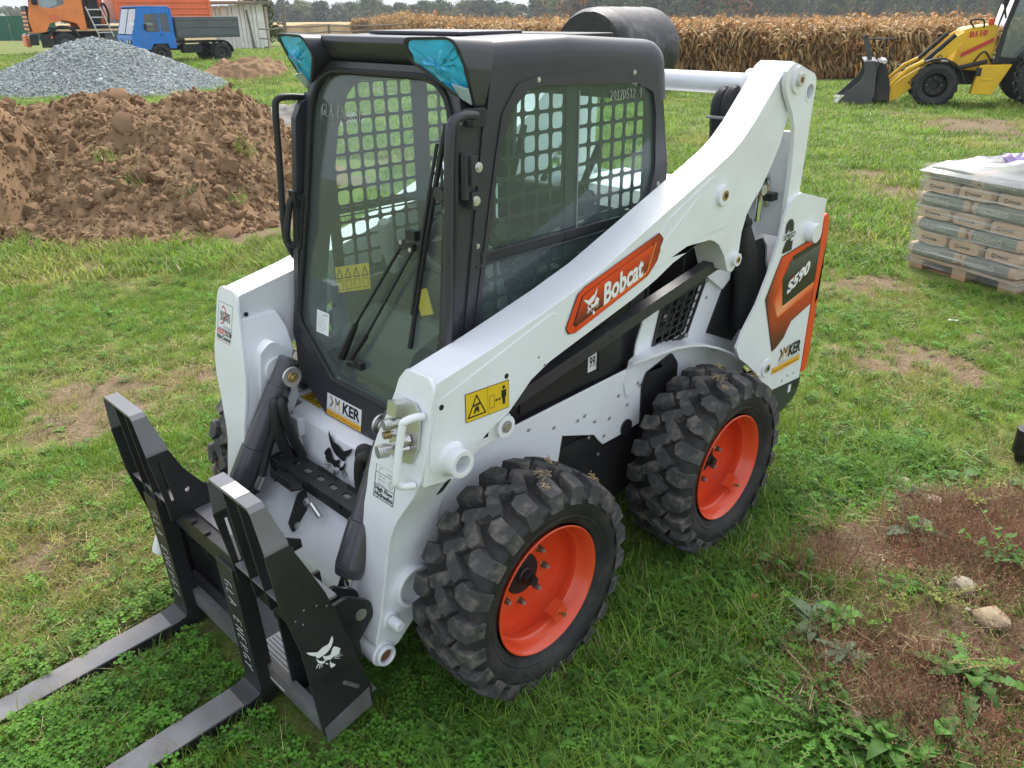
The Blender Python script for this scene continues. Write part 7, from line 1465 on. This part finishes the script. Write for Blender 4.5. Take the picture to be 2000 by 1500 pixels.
# ---------------- corn field
def corn(seed):
    b = B(); q = random.Random(seed); h = q.uniform(1.25, 1.65); b.tube([(0, 0, 0), (q.uniform(-.03, .03), q.uniform(-.03, .03), h * .5), (q.uniform(-.1, .1), q.uniform(-.1, .1), h)], [.013, .011, .005], 'corn_dry', n=5)
    for k in range(11):
        z = h * (.12 + .80 * k / 10); a = k * 2.6 + q.uniform(-.5, .5); L_ = q.uniform(.25, .55); wd = q.uniform(.03, .06); up = q.uniform(.15, .75); mt = 'corn_pale' if q.random() < .4 else 'corn_dry'; vs = []; tw = q.uniform(-1, 1)
        for i in range(6):
            t = i / 5; d = L_ * (t - .35 * t * t); zz = z + L_ * (up * 1.6 * t - (.75 + up * .9) * t * t); w_ = wd * (1 - t) ** .6 + .003; x, y = math.cos(a + tw * t) * d, math.sin(a + tw * t) * d; px_, py_ = -math.sin(a + tw * t) * w_, math.cos(a + tw * t) * w_; tz = w_ * q.uniform(-.8, .8); vs += [(x + px_, y + py_, zz + tz), (x - px_, y - py_, zz - tz)]
        b.add(vs, [(2 * i, 2 * i + 1, 2 * i + 3, 2 * i + 2) for i in range(5)], mt)
    b.tube([(.02, 0, h * .5), (.07, .02, h * .62)], [.025, .012], 'corn_pale', n=6)
    for k in range(5): a = q.uniform(0, 6.28); b.add([(0, 0, h), (.004, .004, h), (math.cos(a) * .1, math.sin(a) * .1, h + q.uniform(.05, .18))], [(0, 1, 2)], 'corn_pale')
    return b
CP = [proto(corn(400 + k), 'corn_' + 'abcdef'[k]) for k in range(6)]
def corn_edge(u): return np.interp(u, [-14, -9, -5, 0, 3, 6, 10, 25], [90, 70, 46, 36, 32.5, 30.6, 29.2, 26])
cg = np.random.default_rng(31); n = 60000; u = cg.uniform(-16, 34, n); dpt = 50 * cg.random(n) ** 2.2; v = corn_edge(u) + dpt + cg.normal(0, .06, n); k = cg.random(n) < np.where(dpt < 3, 1, np.where(dpt < 15, .55, .4)); u, v = u[k], v[k]
row = .75; v = np.round(v / row) * row + cg.normal(0, .06, len(v)); kk = (u > -.62 * v) & (u < .8 * v); u, v = u[kk], v[kk]; n = len(u); X = CAMXY[0] + RGT[0] * u + FWD[0] * v; Y = CAMXY[1] + RGT[1] * u + FWD[1] * v
scatter('corn_field', np.stack([X, Y, ground_z(X, Y)], 1), np.stack([cg.normal(0, .13, n), cg.normal(0, .13, n), cg.uniform(0, 6.28, n)], 1), np.clip(cg.normal(1, .13, n), .6, 1.35), cg.integers(0, 6, n), np.clip(cg.normal(.4, .3, n), 0, 1), CP, 'dense field of dry standing corn behind the yard', 'corn field')
# far part of the crop: a rough canopy sheet that continues the field
uu = np.linspace(-150, 330, 200); dd_ = np.geomspace(8, 300, 110); vs = []
for d in dd_: vs.append(np.stack([uu, corn_edge(np.clip(uu, -14, 25)) + d], 1))
vs = np.array(vs); U_, V_ = vs[..., 0], vs[..., 1]; X = CAMXY[0] + RGT[0] * U_ + FWD[0] * V_; Y = CAMXY[1] + RGT[1] * U_ + FWD[1] * V_; Z = ground_z(X, Y) + 1.12 + .30 * (cg.random(X.shape) - .5); Z[0] -= 1.2
mat('corn_canopy', (.50, .36, .20), .95, vary=.35, vscale=.6, bump=1, bscale=5, spec=.1)
me = bpy.data.meshes.new('crop_canopy'); na_ = len(uu); id_ = np.arange(X.size).reshape(X.shape); me.from_pydata(np.stack([X, Y, Z], -1).reshape(-1, 3).tolist(), [], np.stack([id_[:-1, :-1], id_[:-1, 1:], id_[1:, 1:], id_[1:, :-1]], -1).reshape(-1, 4).tolist()); me.materials.append(M['corn_canopy']); o = bpy.data.objects.new('crop_canopy', me); COL.objects.link(o); tag(o, 'far tops of the dry corn field running back to the wood', 'corn field', kind='stuff')

# ---------------- trees
leafmat('leaf_green', (.075, .105, .035), (.16, .16, .045), trans=.3); leafmat('leaf_olive', (.12, .125, .04), (.20, .16, .05), trans=.3); leafmat('leaf_rust', (.16, .085, .025), (.12, .10, .03), trans=.25); mat('bark', (.09, .07, .05), .9)
def tree_mesh(seed, mt, h=8.0, wd=3.2, nclump=26, per=70, ls=.34):
    q = random.Random(seed); cr = B(); tk = B(); tk.tube([(0, 0, 0), (.1, .05, h * .3), (0, .1, h * .7)], [.22, .16, .05], 'bark', n=7)
    for k in range(6): a = k * 1.05 + q.uniform(-.3, .3); z0 = h * q.uniform(.25, .5); tk.tube([(0, 0, z0), (math.cos(a) * wd * .35, math.sin(a) * wd * .35, z0 + h * .18), (math.cos(a) * wd * .7, math.sin(a) * wd * .7, z0 + h * .28)], [.09, .06, .02], 'bark', n=5)
    for _ in range(nclump):
        a = q.uniform(0, 6.28); zz = q.random(); rz = math.sin(math.pi * (.15 + .8 * zz)) ; r = wd * rz * q.uniform(.35, .95); c = Vector((math.cos(a) * r, math.sin(a) * r, h * (.14 + .78 * zz))); cs = wd * q.uniform(.28, .5)
        for _ in range(per):
            d = Vector((q.gauss(0, 1), q.gauss(0, 1), q.gauss(0, .8))).normalized(); p = c + d * cs * q.uniform(.6, 1.05); s = ls * q.uniform(.6, 1.2); u_ = d.orthogonal().normalized(); u_ = (u_ + d * q.uniform(-.5, .5)).normalized(); v_ = d.cross(u_)
            cr.add([p + u_ * s, p + v_ * s * .6, p - u_ * s, p - v_ * s * .6], [(0, 1, 2, 3)], mt if q.random() < .85 else 'leaf_olive')
    return cr, tk
T0 = []
for k, mt in enumerate(('leaf_green', 'leaf_olive', 'leaf_green', 'leaf_rust')):
    cr, tk = tree_mesh(500 + k, mt); root = thing('tree', 'leafy tree at the edge of the far wood, behind the corn field', 'tree'); cr.build('crown', root, smooth=0); tk.build('trunk', root); T0.append(root)
tr = random.Random(9); i = 0
TREES = []
for px in np.arange(1080, 2060, 22): TREES.append((px + tr.uniform(-9, 9), 268 + tr.uniform(-16, 16), tr.uniform(.9, 1.35)))
for px in np.arange(560, 1080, 20): TREES.append((px + tr.uniform(-9, 9), 345 + tr.uniform(-15, 15), tr.uniform(.9, 1.3)))
for px, v, s in TREES:
    u = (px - 1000) / 1579 * v * 1.085; k = tr.choice((0, 1, 2, 0, 2, 1, 3)) if px > 1080 else tr.choice((0, 2, 1, 0, 2)); c = T0[k] if (i < 4 and k == i) else copy_tree(T0[k]); i += 1 if (i < 4 and k == i) else 0
    c.location = W(u, v); c.rotation_euler = (0, 0, tr.uniform(0, 6.28)); c.scale = (s * 1.35, s * 1.35, s * (1.2 if px > 1080 else 1.0)); tag(c, 'leafy tree at the edge of the far wood, behind the corn field', 'tree', 'trees along the edge of the far wood')
for k in range(i, 4): 
    for ch in list(T0[k].children): bpy.data.objects.remove(ch)
    bpy.data.objects.remove(T0[k])
n = 620; u = cg.uniform(-230, 330, n); v = cg.uniform(290, 420, n); kk = np.where(u < 10, v > 365, True); u, v = u[kk], v[kk]; n = len(u); X = CAMXY[0] + RGT[0] * u + FWD[0] * v; Y = CAMXY[1] + RGT[1] * u + FWD[1] * v
rise = np.clip((u - 10) / 150, 0, 1) * 7; wp = []
for k, mt in enumerate(('leaf_green', 'leaf_olive', 'leaf_rust', 'leaf_green')): cr, tk = tree_mesh(520 + k, mt, nclump=16, per=40, ls=.5); wp.append(proto(cr, 'wood_' + 'abcd'[k]))
scatter('far_wood', np.stack([X, Y, ground_z(X, Y) - .5 + rise * (v - 290) / 130], 1), np.stack([np.zeros(n), np.zeros(n), cg.uniform(0, 6.28, n)], 1), cg.uniform(1.05, 1.6, n) * np.where(u < 10, .80, 1.15), np.where(cg.random(n) < .12, 2, cg.integers(0, 2, n)), np.clip(cg.normal(.3, .3, n), 0, 1), wp, 'dense far wood behind the corn field reading as one mass', 'wood')
b, tk = tree_mesh(540, 'leaf_green', h=3.0, wd=1.5, nclump=22, per=60, ls=.12); bsh = thing('bush', 'dark green bush behind the right end of the white shed', 'bush', W(-14.2, 50)); b.build('crown', bsh, smooth=0); tk.build('trunk', bsh)
uu = np.linspace(-900, 700, 60); vs = []
for j, (v, z) in enumerate(((700, -6), (800, 0), (950, 3), (1200, 6), (1500, -5))): vs.append([(*(CAMXY + RGT * a + FWD * v), z + (5 if 0 < j < 4 else 0) * float(fbm(np.array([a * .004]), np.array([j * .7]), 66)[0])) for a in uu])
mat('far_hill', (.10, .12, .07), .95, vary=.3, vscale=.01); b = B(); b.add([p for q in vs for p in q], [(j * 60 + k, j * 60 + k + 1, (j + 1) * 60 + k + 1, (j + 1) * 60 + k) for j in range(4) for k in range(59)], 'far_hill'); tag(b.build('hills', smooth=60), kind='structure')
# ================================================================== haze: one closed box of thin air round the whole scene
m = bpy.data.materials.new('haze'); m.use_nodes = True; t = m.node_tree; t.nodes.clear(); o_ = t.nodes.new('ShaderNodeOutputMaterial'); pv = t.nodes.new('ShaderNodeVolumePrincipled')
pv.inputs['Color'].default_value = (.80, .88, .97, 1); pv.inputs['Density'].default_value = .00042; pv.inputs['Anisotropy'].default_value = 0.0; t.links.new(pv.outputs[0], o_.inputs['Volume']); M['haze'] = m
b = B(); b.box((0, 0, 10), (5400, 5400, 38), 'haze'); o = b.build('haze', smooth=0); tag(o, kind='stuff')
